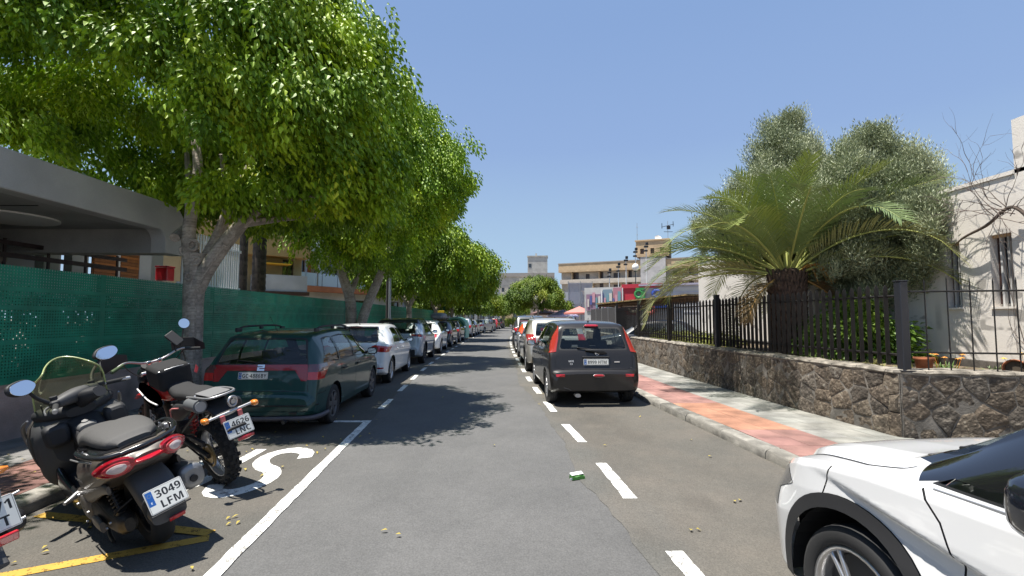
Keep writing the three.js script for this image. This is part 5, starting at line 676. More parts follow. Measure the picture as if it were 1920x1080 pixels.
const TYPES = {
  hatch: { L: 4.06, W: Wk(.89, 4.06), topW: Tk(.89, 4.06), top: [[0, .56], [.03, .62], [.06, .80], [.13, .95], [.25, 1.02], [.66, 1.37], [.78, 1.405], [1.5, 1.445], [2.15, 1.41], [2.42, 1.33], [3.08, .97], [3.6, .86], [3.92, .72], [4.02, .60], [4.06, .48]], belt: [[0, .96], [1, .965], [2.6, .92], [4.06, .86]], bot: [[0, .30], [.3, .22], [3.7, .20], [4.06, .24]], axles: [.66, 3.22], R: .315, wins: [[.95, 1.72, 1.10, 1.66], [1.79, 2.82, 1.74, 2.36]], rearWin: [.58, 1.03, .50, 1.33, .06], windscreen: [.66, 1.0, .56, 1.35, .05], mirror: 2.72, cabin: [1.15, 1.95], doors: [[[1.0, .38], [1.74, .33], [1.74, 1.32], [1.05, 1.25]], [[1.75, .33], [2.78, .33], [2.86, .92], [2.35, 1.32], [1.75, 1.36]]], seams: [[[1.745, .32], [1.745, .98]], [[2.80, .34], [2.87, .9]], [[1.02, .62], [.98, .95]]], handles: [[1.16, .82], [1.98, .81]] },
  suv: { L: 4.35, W: Wk(.92, 4.35), topW: Tk(.92, 4.35, .76, .74), top: [[0, .62], [.03, .70], [.07, .98], [.16, 1.07], [.50, 1.47], [.58, 1.53], [1, 1.58], [1.9, 1.59], [2.45, 1.53], [2.68, 1.46], [3.35, 1.07], [3.9, .98], [4.18, .86], [4.31, .70], [4.35, .52]], belt: [[0, 1.05], [1.2, 1.05], [3, .99], [4.35, .9]], bot: [[0, .34], [.3, .26], [3.9, .25], [4.35, .3]], axles: [.80, 3.45], R: .345, tw: .22, arch: .405, archTrim: .05, wins: [[.85, 1.85, 1.0, 1.80], [1.93, 3.05, 1.88, 2.62]], rearWin: [.62, 1.09, .54, 1.43, .06], windscreen: [.70, 1.1, .60, 1.49, .05], mirror: 2.95, cabin: [1.2, 2.05] },
  beetle: { L: 4.28, W: [[0, .60], [.04, .68], [.15, .78], [.4, .87], [.8, .905], [1.5, .90], [2.8, .90], [3.4, .905], [3.9, .85], [4.15, .74], [4.28, .58]], topW: [[0, .4], [.3, .46], [.7, .50], [1.3, .60], [2.4, .62], [3.2, .62], [3.8, .58], [4.28, .4]], top: [[0, .58], [.04, .66], [.2, .84], [.45, 1.0], [.80, 1.22], [1.15, 1.39], [1.6, 1.475], [2.0, 1.485], [2.45, 1.43], [2.72, 1.32], [3.25, .99], [3.7, .92], [4.1, .74], [4.24, .6], [4.28, .48]], belt: [[0, .88], [1, .95], [2.6, .93], [4.28, .84]], bot: [[0, .32], [.3, .22], [3.8, .2], [4.28, .26]], axles: [.80, 3.34], R: .33, wins: [[1.0, 1.7, 1.3, 1.66], [1.78, 2.95, 1.76, 2.55]], rearWin: [.44, 1.03, .40, 1.33, .1], windscreen: [.56, 1.02, .48, 1.38, .06], mirror: 2.85 },
  saloon: { L: 4.5, W: Wk(.88, 4.5), topW: [[0, .70], [.6, .70], [1.2, .62], [2.5, .63], [3.5, .74], [4, .74], [4.5, .55]], top: [[0, .58], [.04, .66], [.09, .93], [.2, .97], [.65, 1.0], [1.2, 1.33], [1.5, 1.40], [2.1, 1.42], [2.6, 1.37], [2.85, 1.28], [3.45, .95], [4.1, .82], [4.4, .68], [4.5, .5]], belt: [[0, .93], [4.5, .88]], bot: [[0, .28], [.3, .2], [4.2, .2], [4.5, .24]], axles: [.95, 3.62], wins: [[1.0, 1.95, 1.35, 1.9], [2.02, 3.15, 1.96, 2.72]], rearWin: [.60, 1.01, .50, 1.30, .06], windscreen: [.66, .98, .54, 1.30, .05], mirror: 3.0 },
};
// ---- tail lamp outlines shared by simple cars
const lampRegs = (x0, x1, y0, y1, mat) => [1, -1].map(s => ({ k: 'back', poly: [[s * x0, y0], [s * x1, y0], [s * (x1 + .02), y1], [s * x0, y1]], part: 'taillight', off: .006, lim: .12, mat: mat || M.redLens }));
const tangentTurn = (f, d) => Math.atan2(-(f(d + 1) - f(d - 1)), 2);
{ // green estate car
  const L = 4.11, W = .825, sp = { L, n: 50, fine: 1.2, W: [[0, .70], [.03, .745], [.10, .775], [.3, .80], [.9, W], [3.1, W], [3.6, .80], [3.9, .73], [4.05, .64], [L, .56]], topW: [[0, .70], [.12, .70], [.36, .60], [.5, .595], [1.5, .60], [2.5, .60], [3.1, .70], [3.6, .70], [L, .5]], top: [[0, .50], [.035, .545], [.075, .57], [.10, .70], [.135, .90], [.34, 1.28], [.39, 1.335], [.5, 1.365], [.9, 1.40], [1.6, 1.42], [2.25, 1.39], [2.48, 1.31], [3.12, .95], [3.7, .83], [3.98, .68], [4.08, .56], [L, .44]], belt: [[0, .90], [.6, .925], [2.6, .90], [L, .82]], bot: [[0, .27], [.25, .20], [3.7, .19], [L, .23]], axles: [.80, 3.26], R: .295, arch: .345, tw: .185, rim: 'wide', spokes: 6, rimMat: std([.10, .10, .105], .5, { metalness: .4 }),
    wins: [[.38, 1.05, .66, 1.02], [1.13, 1.88, 1.10, 1.83], [1.95, 2.93, 1.92, 2.46]], rearWin: [.61, .955, .52, 1.285, .05], windscreen: [.60, .96, .50, 1.32, .05], mirror: 2.82, cabin: [1.25, 2.1], doors: [[[1.06, .32], [1.91, .30], [1.91, 1.36], [1.05, 1.36]], [[1.915, .30], [2.86, .30], [2.98, .9], [2.42, 1.32], [1.915, 1.38]]], seams: [[[1.912, .28], [1.912, .93]], [[2.88, .3], [2.97, .9]], [[1.10, .62], [1.06, .93]], [[.40, .545], [.1, .545]]], backSeams: [[[-.62, .585], [.62, .585]], [[.655, .58], [.64, .95]], [[-.655, .58], [-.64, .95]]], handles: [[1.22, .80], [2.06, .80]], handleMat: M.plastic };
  const dark = paint([.008, .044, .040], { roughness: .4, specularIntensity: .5, clearcoat: .7 }), redBand = phys([.24, .004, .010], .2, { clearcoat: 1 });
  const { car, F } = buildCar('dark green estate car with roof rails and a red band across its tailgate', sp, -3.36, 6.68, rad(1.8), dark, { detail: true, regions: (F, R, both) => {
    for (const s of [1, -1]) { R.push({ k: 'back', poly: [[s * .64, .735], [s * .80, .735], [s * .80, .84], [s * .64, .84]], part: 'taillight', off: .004, lim: .05 }); R.push({ k: 'back', poly: [[s * .64, .84], [s * .80, .84], [s * .80, .945], [s * .64, .945]], part: 'taillight', off: .004, lim: .05, mat: phys([.10, .03, .035], .15, { clearcoat: 1 }) }); both({ k: 'side', poly: [[.05, .735], [.22, .735], [.20, .84], [.05, .84]], part: 'taillight', off: .004 }); both({ k: 'side', poly: [[.05, .841], [.20, .841], [.19, .935], [.05, .935]], part: 'taillight', off: .004, mat: phys([.10, .03, .035], .15, { clearcoat: 1 }) }); }
    R.push({ k: 'back', poly: [[-.635, .865], [.635, .865], [.63, .945], [-.63, .945]], part: 'red_band', off: .005, lim: .05, mat: redBand }); for (const s of [1, -1]) R.push({ k: 'back', poly: [[s * .635, .72], [s * .56, .72], [s * .46, .865], [s * .635, .865]], part: 'red_band', off: .005, lim: .05, mat: redBand });
  } });
  plateMesh(car, ['GC·4886BY'], .40, .10, [-.10, .80, F.back(-.1, .8) + .012], [-.14, 0, 0]);
  const em = obj('badge', [plate([[-.05, -.045], [.05, -.045], [.05, -.018], [-.02, -.018], [-.02, -.008], [.05, -.008], [.05, .045], [-.05, .045], [-.05, .018], [.02, .018], [.02, .008], [-.05, .008]], .01, .002).translate(0, 0, 0)], M.chrome, car); em.position.set(0, .905, F.back(0, .9) + .008); em.rotation.x = -.3;
  obj('bumper_strip', tube([[-.80, .235, -.16], [-.72, .232, -.03], [-.3, .23, .012], [.3, .23, .012], [.72, .232, -.03], [.80, .235, -.16], [.82, .235, -.45]], .034, 6, 5), std([.07, .065, .075], .6), car);
  obj('bumper_groove', tube([[-.79, .40, -.14], [-.70, .40, -.018], [-.3, .40, .004], [.3, .40, .004], [.70, .40, -.018], [.79, .40, -.14]], .010, 6, 5), M.black, car);
  for (const s of [-1, 1]) obj('roof_rail', [tube([[s * .57, 1.40, -.55], [s * .575, 1.455, -.72], [s * .58, 1.475, -1.3], [s * .575, 1.455, -2.05], [s * .57, 1.40, -2.22]], .016, 8, 6), rbox(.04, .06, .16, .015, s * .572, 1.42, -.62), rbox(.04, .06, .16, .015, s * .572, 1.42, -2.15), rbox(.035, .05, .1, .015, s * .575, 1.445, -1.35)], M.plastic, car);
  obj('rear_wiper', [cyl(.022, .018, .03, 0, .972, F.back(0, .97) + .02, PI / 2, 0, 0), rod([0, .972, F.back(0, .97) + .03], [-.34, 1.01, F.back(-.34, 1.01) + .02], .009, .006)], M.black, car);
  obj('aerial', rod([.0, 1.40, -.62], [.0, 1.62, -.35], .004, .002, 5), M.black, car); obj('exhaust', cyl(.025, .025, .2, .42, .20, .02, PI / 2, 0, 0, 12), M.darkMetal, car);
  obj('tow_eye_cover', rbox(.1, .03, .01, .004, .5, .3, .012), M.black, car);
}
{ // black compact car, right row
  const L = 4.08, W = .845, sp = { L, n: 52, fine: 1.3, W: [[0, .70], [.03, .77], [.10, .815], [.3, .835], [.9, W], [3.1, W], [3.55, .83], [3.85, .76], [4.0, .66], [L, .56]], topW: [[0, .80], [.12, .80], [.18, .74], [.38, .625], [.55, .615], [1.5, .62], [2.5, .62], [3.2, .70], [3.6, .70], [L, .5]], top: [[0, .585], [.03, .635], [.065, .655], [.09, .72], [.12, .90], [.19, 1.05], [.345, 1.41], [.39, 1.465], [.5, 1.495], [1.0, 1.53], [1.6, 1.54], [2.25, 1.51], [2.5, 1.44], [3.28, 1.02], [3.75, .89], [3.98, .74], [4.06, .6], [L, .46]], belt: [[0, .99], [1, .985], [2.7, .95], [L, .86]], bot: [[0, .30], [.25, .23], [3.7, .21], [L, .24]], axles: [.64, 3.24], R: .305, arch: .355, tw: .19, rimMat: M.alu, spokes: 7,
    wins: [[.62, 1.55, .80, 1.50], [1.62, 2.95, 1.58, 2.44]], rearWin: [.62, 1.03, .515, 1.40, .07], windscreen: [.62, 1.05, .54, 1.45, .05], mirror: 2.78, cabin: [1.15, 2.0], doors: [[[.9, .36], [1.585, .32], [1.585, 1.46], [.85, 1.4]], [[1.59, .32], [2.75, .32], [2.92, .95], [2.4, 1.42], [1.59, 1.48]]], seams: [[[1.588, .3], [1.588, .98]], [[2.77, .32], [2.93, .92]], [[.92, .62], [.85, .98]]], backSeams: [[[-.67, .70], [-.60, .665], [.60, .665], [.67, .70]], [[.70, .70], [.71, 1.0]], [[-.70, .70], [-.71, 1.0]]], handles: [[1.0, .86], [1.82, .85]] };
  const bl = phys([.016, .014, .0125], .42, { clearcoat: .7, clearcoatRoughness: .08, specularIntensity: .5 }), orange = phys([.33, .032, .022], .2, { clearcoat: 1 });
  const { car, F } = buildCar('black compact car with tall orange red corner lights, first in the right row', sp, 1.66, 8.66, rad(1.5), bl, { detail: true, regions: (F, R, both) => {
    for (const s of [1, -1]) { R.push({ k: 'back', poly: [[s * .66, .985], [s * .82, .96], [s * .82, 1.06], [s * .70, 1.43], [s * .575, 1.455], [s * .635, 1.2]], part: 'taillight', off: .006, lim: .55, mat: orange }); R.push({ k: 'back', poly: [[s * .55, .545], [s * .70, .545], [s * .71, .59], [s * .55, .59]], part: 'reflector', off: .004, lim: .05 }); }
  } });
  obj('brake_light', hull([[-.13, 0, .01, .012], [-.09, 0, .03, .022], [.09, 0, .03, .022], [.13, 0, .01, .012]], 12, 3).rotateY(PI / 2).translate(0, 1.452, F.back(0, 1.44) + .015), phys([.55, .02, .04], .2, { clearcoat: 1 }), car);
  plateMesh(car, ['8999 HTM'], .46, .11, [.035, .80, F.back(0, .8) + .022], [-.12, 0, 0]);
  obj('plate_garnish', rbox(.5, .03, .03, .01, .035, .885, F.back(0, .885) + .012), M.black, car);
  const zb = y => F.back(0, y); obj('rear_wiper', [hull([[-.17, 0, .02, .012], [-.05, .0, .035, .028], [.12, -.015, .03, .05], [.22, -.03, .012, .02]], 10, 3).rotateY(PI / 2).rotateZ(-.06).translate(.02, 1.0, zb(1.0) + .03), rod([-.05, 1.03, zb(1.03) + .03], [-.30, 1.055, zb(1.055) + .02], .008)], M.black, car);
  const bd = obj('badge', [torus(.034, .006, 0, 0, 0, 0, 0, 0, 20, 6), rbox(.085, .016, .008, .003, 0, 0, .002)], M.chrome, car); bd.position.set(.06, .955, zb(.955) + .022);
  const txt = (t, w, h, x, y, fs) => { const m = new THREE.Mesh(new THREE.PlaneGeometry(w, h), std([.75, .75, .75], .4, { transparent: true, alphaMap: canvasTex(256, 128, (c, W, H) => { c.fillStyle = '#000'; c.fillRect(0, 0, W, H); c.fillStyle = '#fff'; c.textAlign = 'center'; c.textBaseline = 'middle'; c.font = 'bold ' + fs + 'px sans-serif'; t.forEach((l, i) => c.fillText(l, W / 2, H * (i + .5) / t.length, W * .95)); }) })); m.name = 'lettering'; m.position.set(x, y, F.back(x, y) + .012); m.rotation.x = -.12; car.add(m); }; txt(['NOTE', '1.5'], .17, .10, -.42, .79, 56);
  obj('door_badge', rbox(.1, .022, .006, .002, .42, .80, F.back(.42, .8) + .008), M.chrome, car);
  const bumperTrim = obj('bumper_light', [hull([[-.10, 0, .01, .01], [-.07, 0, .02, .022], [.07, 0, .02, .022], [.10, 0, .01, .01]], 12, 3).rotateY(PI / 2).translate(.06, .565, .012)], M.redLens, car); obj('light_bezel', torus(.1, .008, 0, 0, 0).scale(1, .28, 1).translate(.06, .565, .014), M.alu, bumperTrim);
  obj('exhaust', hull([[-.09, 0, .05, .03], [.08, 0, .05, .03]], 12, 2).translate(-.32, .215, -.05), M.steel, car); obj('bumper_crease', [tube([[-.62, .36, -.02], [-.5, .33, .006], [-.44, .30, .008]], .012, 6, 4)], bl, car); obj('aerial', [cyl(.018, .012, .03, 0, 1.53, -.62), rod([0, 1.53, -.62], [0, 1.60, -.58], .004, .003)], M.black, car);
}
{ // white hatchback behind the estate
  const wp = paint([.78, .79, .80]); const sp = { ...TYPES.hatch, rimMat: M.alu, backSeams: [[[-.6, .62], [.6, .62]], [[.56, .62], [.58, .98]]] };
  const { car, F } = buildCar('white hatchback with red tail lights parked ahead of the green estate car', sp, -3.60, 11.42, rad(1.6), wp, { regions: (F, R, both) => { for (const s of [1, -1]) R.push({ k: 'back', poly: [[s * .48, .80], [s * .86, .78], [s * .87, .90], [s * .56, .95], [s * .48, .92]], part: 'taillight', off: .006, lim: .06 }); both({ k: 'side', poly: [[.02, .79], [.28, .83], [.30, .90], [.1, .93], [.02, .92]], part: 'taillight', off: .006 }); for (const s of [1, -1]) R.push({ k: 'back', poly: [[s * .55, .40], [s * .78, .40], [s * .78, .43], [s * .55, .43]], part: 'reflector', off: .004, lim: .05 }); } });
  obj('spoiler', hull([[-.52, 0, .10, .012], [-.3, .008, .11, .016], [.3, .008, .11, .016], [.52, 0, .10, .012]], 12, 3).rotateY(PI / 2).translate(0, 1.385, -.66), wp, car); obj('brake_light', rbox(.28, .015, .02, .005, 0, 1.375, -.56), M.redLens, car); plateMesh(car, ['4410 KXS'].map(() => ''), .46, .11, [0, .72, F.back(0, .72) + .014], [-.1, 0, 0]); obj('aerial', rod([0, 1.43, -.85], [0, 1.50, -.80], .012, .004), M.black, car);
}
{ // two-tone SUV
  const sp = { ...TYPES.suv, rimMat: M.darkMetal, mirrorMat: M.black, roof: 1 }; const pm = phys([.40, .46, .53], .35, { metalness: .3, clearcoat: 1, clearcoatRoughness: .05 });
  const { car, F } = buildCar('silver blue sport utility car with a black roof, third in the left row', sp, -3.62, 16.35, rad(1.6), pm, { regions: (F, R, both) => { for (const s of [1, -1]) R.push({ k: 'back', poly: [[s * .5, .98], [s * .86, .95], [s * .88, 1.03], [s * .5, 1.05]], part: 'taillight', off: .006, lim: .06, mat: phys([.12, .01, .015], .2, { clearcoat: 1 }) }); } });
  const r = shell(sp); const tr = carve(r, [{ k: 'top', poly: [[-.8, .45], [.8, .45], [.8, 2.75], [-.8, 2.75]], part: 'roof' }]); obj('roof', triGeom(tr.parts[0].filter(t => (t[0][1] + t[1][1] + t[2][1]) / 3 > 1.40), .004), paint([.012, .012, .013]), car); plateMesh(car, [''], .46, .11, [0, .80, F.back(0, .8) + .014], [-.1, 0, 0]); obj('tailgate_trim', rbox(1.3, .22, .03, .02, 0, .42, -.0), M.plastic, car);
}
{ // rounded white car
  const sp = { ...TYPES.beetle, rimMat: M.alu }; const { car, F } = buildCar('rounded white car with round red tail lights, fourth in the left row', sp, -3.66, 21.2, rad(1.2), paint([.80, .80, .78]), { regions: (F, R) => { for (const s of [1, -1]) R.push({ k: 'back', poly: arcPts(s * .62, .80, .12, 16).map(([x, y]) => [x, .80 + (y - .80) * .75]), part: 'taillight', off: .008, lim: .05, mat: phys([.55, .03, .05], .2, { clearcoat: 1 }) }); } }); plateMesh(car, [''], .46, .11, [0, .56, .02], [0, 0, 0]);
}
const simple = (label, type, x, d, turn, col, o = {}) => { const T = TYPES[type], y = type === 'suv' ? [.78, 1.0] : [.74, .92], sp = { ...T, n: 24, fine: .7, doors: null, seams: null, handles: null, frame: false, rimMat: M.alu, lamps: lampRegs(o.lx ?? .52, .86, ...(o.ly || y), o.lm) }; const r = buildCar(label, sp, x, d, turn, col, { seats: false, group: o.group }); if (!o.noPlate) plateMesh(r.car, [''], .46, .11, [0, type === 'saloon' ? .75 : .7, r.F.back(0, .7) + .014]); obj('cabin_floor', box(1.4, .02, 2.4, 0, .6, -1.8), M.plastic, r.car); return r; };
const lx = d => Lk(d) - 1.07, rx = d => Rk(d) + .98, lt = d => tangentTurn(Lk, d);
{ const { car } = simple('dark grey hatchback carrying a roof box, beyond the rounded white car', 'hatch', lx(26.2), 26.2, lt(28), metal([.12, .13, .14])); obj('roof_box', hull([[-.95, 0, .30, .10], [-.85, .02, .36, .16], [0, .03, .40, .19], [.8, .01, .36, .15], [.95, -.03, .22, .07]], 16, 3, 3.2).translate(0, 1.68, -1.5), std([.20, .215, .24], .5), car); obj('roof_bar', [box(1.15, .03, .04, 0, 1.48, -1.0), box(1.15, .03, .04, 0, 1.48, -2.0)], M.darkMetal, car); }
simple('charcoal hatchback parked just before the green recycling container', 'hatch', lx(30.9) , 30.9, lt(33), metal([.075, .075, .08]));
simple('blue grey sport utility car just beyond the green recycling container', 'suv', lx(39.2), 39.2, lt(41), metal([.30, .34, .40]));
simple('silver hatchback with large red lights on the left before the bend', 'hatch', lx(44.6), 44.6, lt(46), metal([.52, .52, .51]), { lx: .35, ly: [.72, .98] });
simple('silver saloon on the left, at the start of the bend', 'saloon', lx(51), 51, lt(54) - .25, metal([.55, .55, .53]));
simple('white hatchback on the left in the middle of the bend', 'hatch', lx(57), 57, lt(59) - .2, paint([.75, .75, .74]));
simple('dark blue hatchback far off in the bend', 'hatch', lx(62.5), 62.5, lt(64), paint([.03, .035, .09]));
simple('red hatchback far off in the bend', 'hatch', lx(67.5), 67.5, lt(69), paint([.38, .03, .035]));
simple('dark grey sport utility car farthest along the bend', 'suv', lx(73), 73, lt(74), metal([.09, .10, .11]));
{ const { car } = simple('beige silver car with roof rails directly ahead of the black compact car', 'suv', rx(13.9) - .05, 13.9, tangentTurn(Rk, 15), metal([.50, .47, .41]), { ly: [.85, 1.12], lx: .62, lm: phys([.3, .02, .02], .2, { clearcoat: 1 }) }); for (const s of [-1, 1]) obj('roof_rail', tube([[s * .60, 1.56, -.7], [s * .61, 1.63, -1], [s * .61, 1.64, -1.7], [s * .6, 1.57, -2.3]], .016, 6, 5), M.chrome, car); }
simple('silver hatchback with tall orange red lights, third in the right row', 'hatch', rx(19.2) - .05, 19.2, tangentTurn(Rk, 20), metal([.55, .56, .57]), { lx: .60, ly: [.95, 1.34], lm: phys([.62, .09, .03], .2, { clearcoat: 1 }) });
simple('tall dark sport utility car, fourth in the right row', 'suv', rx(25.0), 25.0, tangentTurn(Rk, 26), metal([.07, .075, .08])).car.scale.y = 1.08;
simple('dark red hatchback at the far end of the right row', 'hatch', rx(32), 32, tangentTurn(Rk, 33), paint([.20, .02, .02]));
{ // green recycling container
  const o = thing('recycling_container', 'green dome shaped recycling container standing in the left row of cars', 'container', [lx(35.8) - .05, 0, -36.3], -.1); const gl = std([.22, .48, .36], .5), gd = std([.012, .15, .09], .5);
  const out = []; for (let i = 0; i <= 14; i++) { const a = rad(180 - i * 180 / 14); out.push([.82 * cos(a), 1.05 + .62 * sin(a)]); } out.push([.82, .08], [-.82, .08]);
  obj('dome_shell', plate(out, 1.5, .05).translate(0, 0, -1.5), gl, o); obj('front_panel', plate(out.map(([x, y]) => [x * .86, .12 + (y - .08) * .88]), .03, .008), gd, o);
  for (const s of [-.3, .3]) { obj('opening', cyl(.14, .14, .04, s, 1.2, .04, PI / 2, 0, 0, 20), M.black, o); } obj('foot', [bx(-.75, -.55, 0, .1, -1.4, -.1), bx(.55, .75, 0, .1, -1.4, -.1)], M.darkMetal, o); obj('lifting_hook', torus(.09, .02, 0, 1.72, -.75, 0, 0, 0, 16, 6), M.darkMetal, o);
}
{ // white SUV in the right foreground
  const L = 4.35, W = .90, ax = [.82, 3.46];
  const crease = s => lerp(.915, .70, clamp((3.75 - s) / 1.6, 0, 1)) ;
  const sp = { L, n: 200, fine: 6, W: [[0, .72], [.1, .83], [.3, .88], [.9, W], [2.6, W], [3.2, W + .005], [3.6, W], [3.95, .865], [4.12, .79], [4.25, .68], [4.32, .58], [L, .50]], topW: [[0, .68], [.5, .66], [1.5, .66], [2.5, .66], [3.22, .735], [3.6, .735], [4.0, .69], [4.25, .58], [L, .42]], top: [[0, .62], [.03, .7], [.07, .98], [.16, 1.07], [.5, 1.47], [.58, 1.53], [1, 1.58], [1.9, 1.59], [2.35, 1.54], [2.55, 1.47], [3.28, 1.065], [3.32, 1.05], [3.7, .995], [4.0, .905], [4.18, .80], [4.27, .70], [4.33, .60], [L, .46]], belt: [[0, 1.05], [1.2, 1.04], [2.7, 1.0], [3.3, .975], [3.8, .90], [4.2, .76], [L, .66]], bot: [[0, .34], [.3, .25], [3.9, .24], [L, .3]], axles: ax, R: .345, tw: .225, arch: .415, archTrim: .062, rim: 'twin', spokes: 5, rimMat: std([.55, .55, .56], .3, { metalness: .85 }), wins: [[.85, 1.78, 1.0, 1.74], [1.86, 3.08, 1.82, 2.5]], rearWin: [.62, 1.09, .54, 1.43, .06], windscreen: [.74, 1.085, .60, 1.49, .05], sealMat: M.black, mirrorMat: phys([.01, .011, .016], .12, { clearcoat: 1 }),
    warp: (s, x, y, i) => { x *= 1 - .20 * sstep(3.75, 4.35, s) * sstep(.58, .9, y); if (i < 8) { const c = crease(s), k = sstep(3.78, 3.1, s) * sstep(.1, .6, s), t = c - y; if (t > 0) x -= .036 * k * sstep(0, .028, t) * (1 - sstep(.05, .26, t)); } return [x, y]; },
    doors: [[[1.0, .36], [1.80, .30], [1.80, 1.44], [1.0, 1.4]], [[1.81, .30], [2.86, .32], [3.02, .50], [3.0, .80], [3.10, .99], [2.5, 1.44], [1.81, 1.48]]], seams: [[[1.805, .28], [1.805, 1.03]], [[2.88, .30], [3.0, .50], [2.975, .78], [3.03, .90], [3.115, .985]], [[3.56, .93], [3.60, .80], [3.64, .742]]], handles: [[1.15, .86], [1.98, .85]] };
  const wp = phys([.66, .66, .665], .3, { clearcoat: 1, clearcoatRoughness: .03 });
  const { car, F } = buildCar('white sport utility car with black wheel arch trim, close by at the lower right', sp, 2.545, -1.32, rad(3), wp, { detail: true, regions: (F, R, both) => {
    for (const s of [1, -1]) { R.push({ k: 'front', poly: [[s * .46, .60], [s * .90, .60], [s * .90, .76], [s * .46, .70]], part: 'headlight', off: .003, lim: .12, mat: phys([.07, .075, .085], .05, { clearcoat: 1 }), ok: (x, z) => z < -4.0 }); both({ k: 'side', poly: [[3.84, .765], [4.33, .55], [4.34, .70], [4.20, .78], [3.96, .83]], part: 'headlight', off: .003, mat: phys([.07, .075, .085], .05, { clearcoat: 1 }) }); }
    R.push({ k: 'front', poly: trap(.74, 1.085, .60, 1.49, .05), part: 'windscreen', off: -.004, lim: .2 }, { k: 'front', poly: [[-.84, 1.045], [.84, 1.045], [.76, 1.55], [-.76, 1.55]], part: 'windscreen_border', off: .001, lim: .1, mat: phys([.008, .008, .010], .08, { clearcoat: 1 }) }); both({ k: 'side', poly: [[2.36, 1.525], [2.50, 1.50], [3.26, 1.085], [3.15, 1.0], [3.06, 1.03], [2.42, 1.40]], part: 'pillar_trim', off: .001, mat: phys([.008, .008, .010], .08, { clearcoat: 1 }) }); R.push({ k: 'front', poly: trap(.44, .44, .42, .58, .03), part: 'grille', off: -.01, lim: .3, mat: M.black }); R.push({ k: 'front', poly: trap(.5, .32, .52, .44, .03), part: 'lower_grille', off: -.01, lim: .3, mat: M.black });
    both({ k: 'side', poly: [[1.2, .2], [3.1, .2], [3.06, .36], [1.24, .36]], part: 'sill_trim', off: .008, mat: M.plastic });
    for (const s of [1, -1]) for (const p of seam([[s * .742, 3.27], [s * .79, 3.45], [s * .775, 3.62], [s * .735, 3.85], [s * .66, 4.08], [s * .62, 4.17]], .014)) R.push({ k: 'top', poly: p, part: 'seam', off: .0015 });
    R.push({ k: 'top', poly: [[-.735, 3.27], [.735, 3.27], [.77, 3.5], [.76, 3.65], [.62, 4.15], [.3, 4.26], [-.3, 4.26], [-.62, 4.15], [-.76, 3.65], [-.77, 3.5]], part: 'bonnet', mat: wp, off: 0 });
  } });
  for (const [x0, x1] of [[-.62, -.05], [.1, .62]]) obj('wiper', [rod([x0, 1.10, -3.20], [x1, 1.135, -3.13], .009, .006), rod([x0, 1.095, -3.19], [x0 + .1, 1.09, -3.24], .014)], M.black, car);
  for (const sd of [-1, 1]) { const g = hull([[-.13, .0, .04, .05], [-.09, .005, .10, .085], [0, 0, .12, .09], [.07, -.01, .10, .075], [.12, -.02, .05, .04]], 18, 4, 2.8); const X = F.sx(2.62, 1.04); const m = obj('mirror', [g.translate(sd * (X + .15), 1.11, -2.55), hull([[-.05, 0, .03, .025], [.05, 0, .025, .02]], 8, 2).rotateY(PI / 2).translate(sd * (X + .05), 1.05, -2.6)], sp.mirrorMat, car); obj('mirror_glass', plate(roundRect(.18, .12, .04), .005).translate(sd * (X + .15), 1.11, -2.415), M.mirror, m); }
  for (const sd of [-1, 1]) obj('window_trim', tube([.9, 1.4, 2.0, 2.6, 3.08].map(s => [sd * (F.sx(s, F.belt(s) + .012) + .002), F.belt(s) + .008, -s]), .005, 6, 5), M.alu, car);
  obj('badge_disc', cyl(.05, .05, .012, 0, .60, -L - .004, PI / 2, 0, 0, 24), M.chrome, car);
}
// ---------------------------------------------------------------- motorcycles (local: x right, y up, forward -z, origin under the rear tyre)
function bike(name, label, x, d, heading, lean) { const o = thing(name, label, name === 'motor_scooter' ? 'scooter' : 'motorcycle', [x, .005, -d]); o.rotation.order = 'YXZ'; o.rotation.set(0, rad(heading), rad(lean)); return o; }
const tyreG = (R, w, rim) => lathe([[rim, -w * .34], [rim + .012, -w * .42], [R - w * .42, -w * .5], [R - w * .2, -w * .42], [R - w * .05, -w * .25], [R, 0], [R - w * .05, w * .25], [R - w * .2, w * .42], [R - w * .42, w * .5], [rim + .012, w * .42], [rim, w * .34], [rim, -w * .34]], 40).rotateZ(-PI / 2);
const greyPl = std([.055, .055, .056], .58), blackGloss = phys([.012, .012, .013], .22, { clearcoat: .6 }), bronze = phys([.085, .072, .060], .5, { metalness: .2, clearcoat: .35, clearcoatRoughness: .25 }), seatM = std([.060, .058, .056], .72, { bumpMap: bumpFine, bumpScale: .0015 }), engM = std([.085, .078, .07], .5, { metalness: .55, map: mottle(256, .3, 811, { amp: .3, cells: 5 }) }), gripM = std([.02, .02, .02], .9);
const spring = (a, b, r, turns, wire) => { const A = V(...a), B = V(...b), pts = [], n = turns * 10, D = B.clone().sub(A), s = V(1, 0, 0), t = V(0, 0, 0).crossVectors(D, s).normalize(); for (let i = 0; i <= n; i++) { const k = i / n, p = A.clone().addScaledVector(D, k), an = k * turns * 2 * PI; p.addScaledVector(s, r * cos(an)).addScaledVector(t, r * sin(an)); pts.push([p.x, p.y, p.z]); } return tube(pts, wire, 5, 1); };
function sideText(parent, t, w, h, pos, ry, font, col = [.72, .72, .70]) { const m = new THREE.Mesh(new THREE.PlaneGeometry(w, h), std(col, .4, { transparent: true, alphaMap: canvasTex(256, 64, (c, W, H) => { c.fillStyle = '#000'; c.fillRect(0, 0, W, H); c.fillStyle = '#fff'; c.textAlign = 'center'; c.textBaseline = 'middle'; c.font = font; c.fillText(t, W / 2, H / 2, W * .96); }) })); m.name = 'lettering'; m.position.set(...pos); m.rotation.order = 'YXZ'; m.rotation.set(...ry); parent.add(m); }
function bars(o, pts, r, mat) { return obj('handlebar', tube(pts, r, 8, 5), mat, o); }
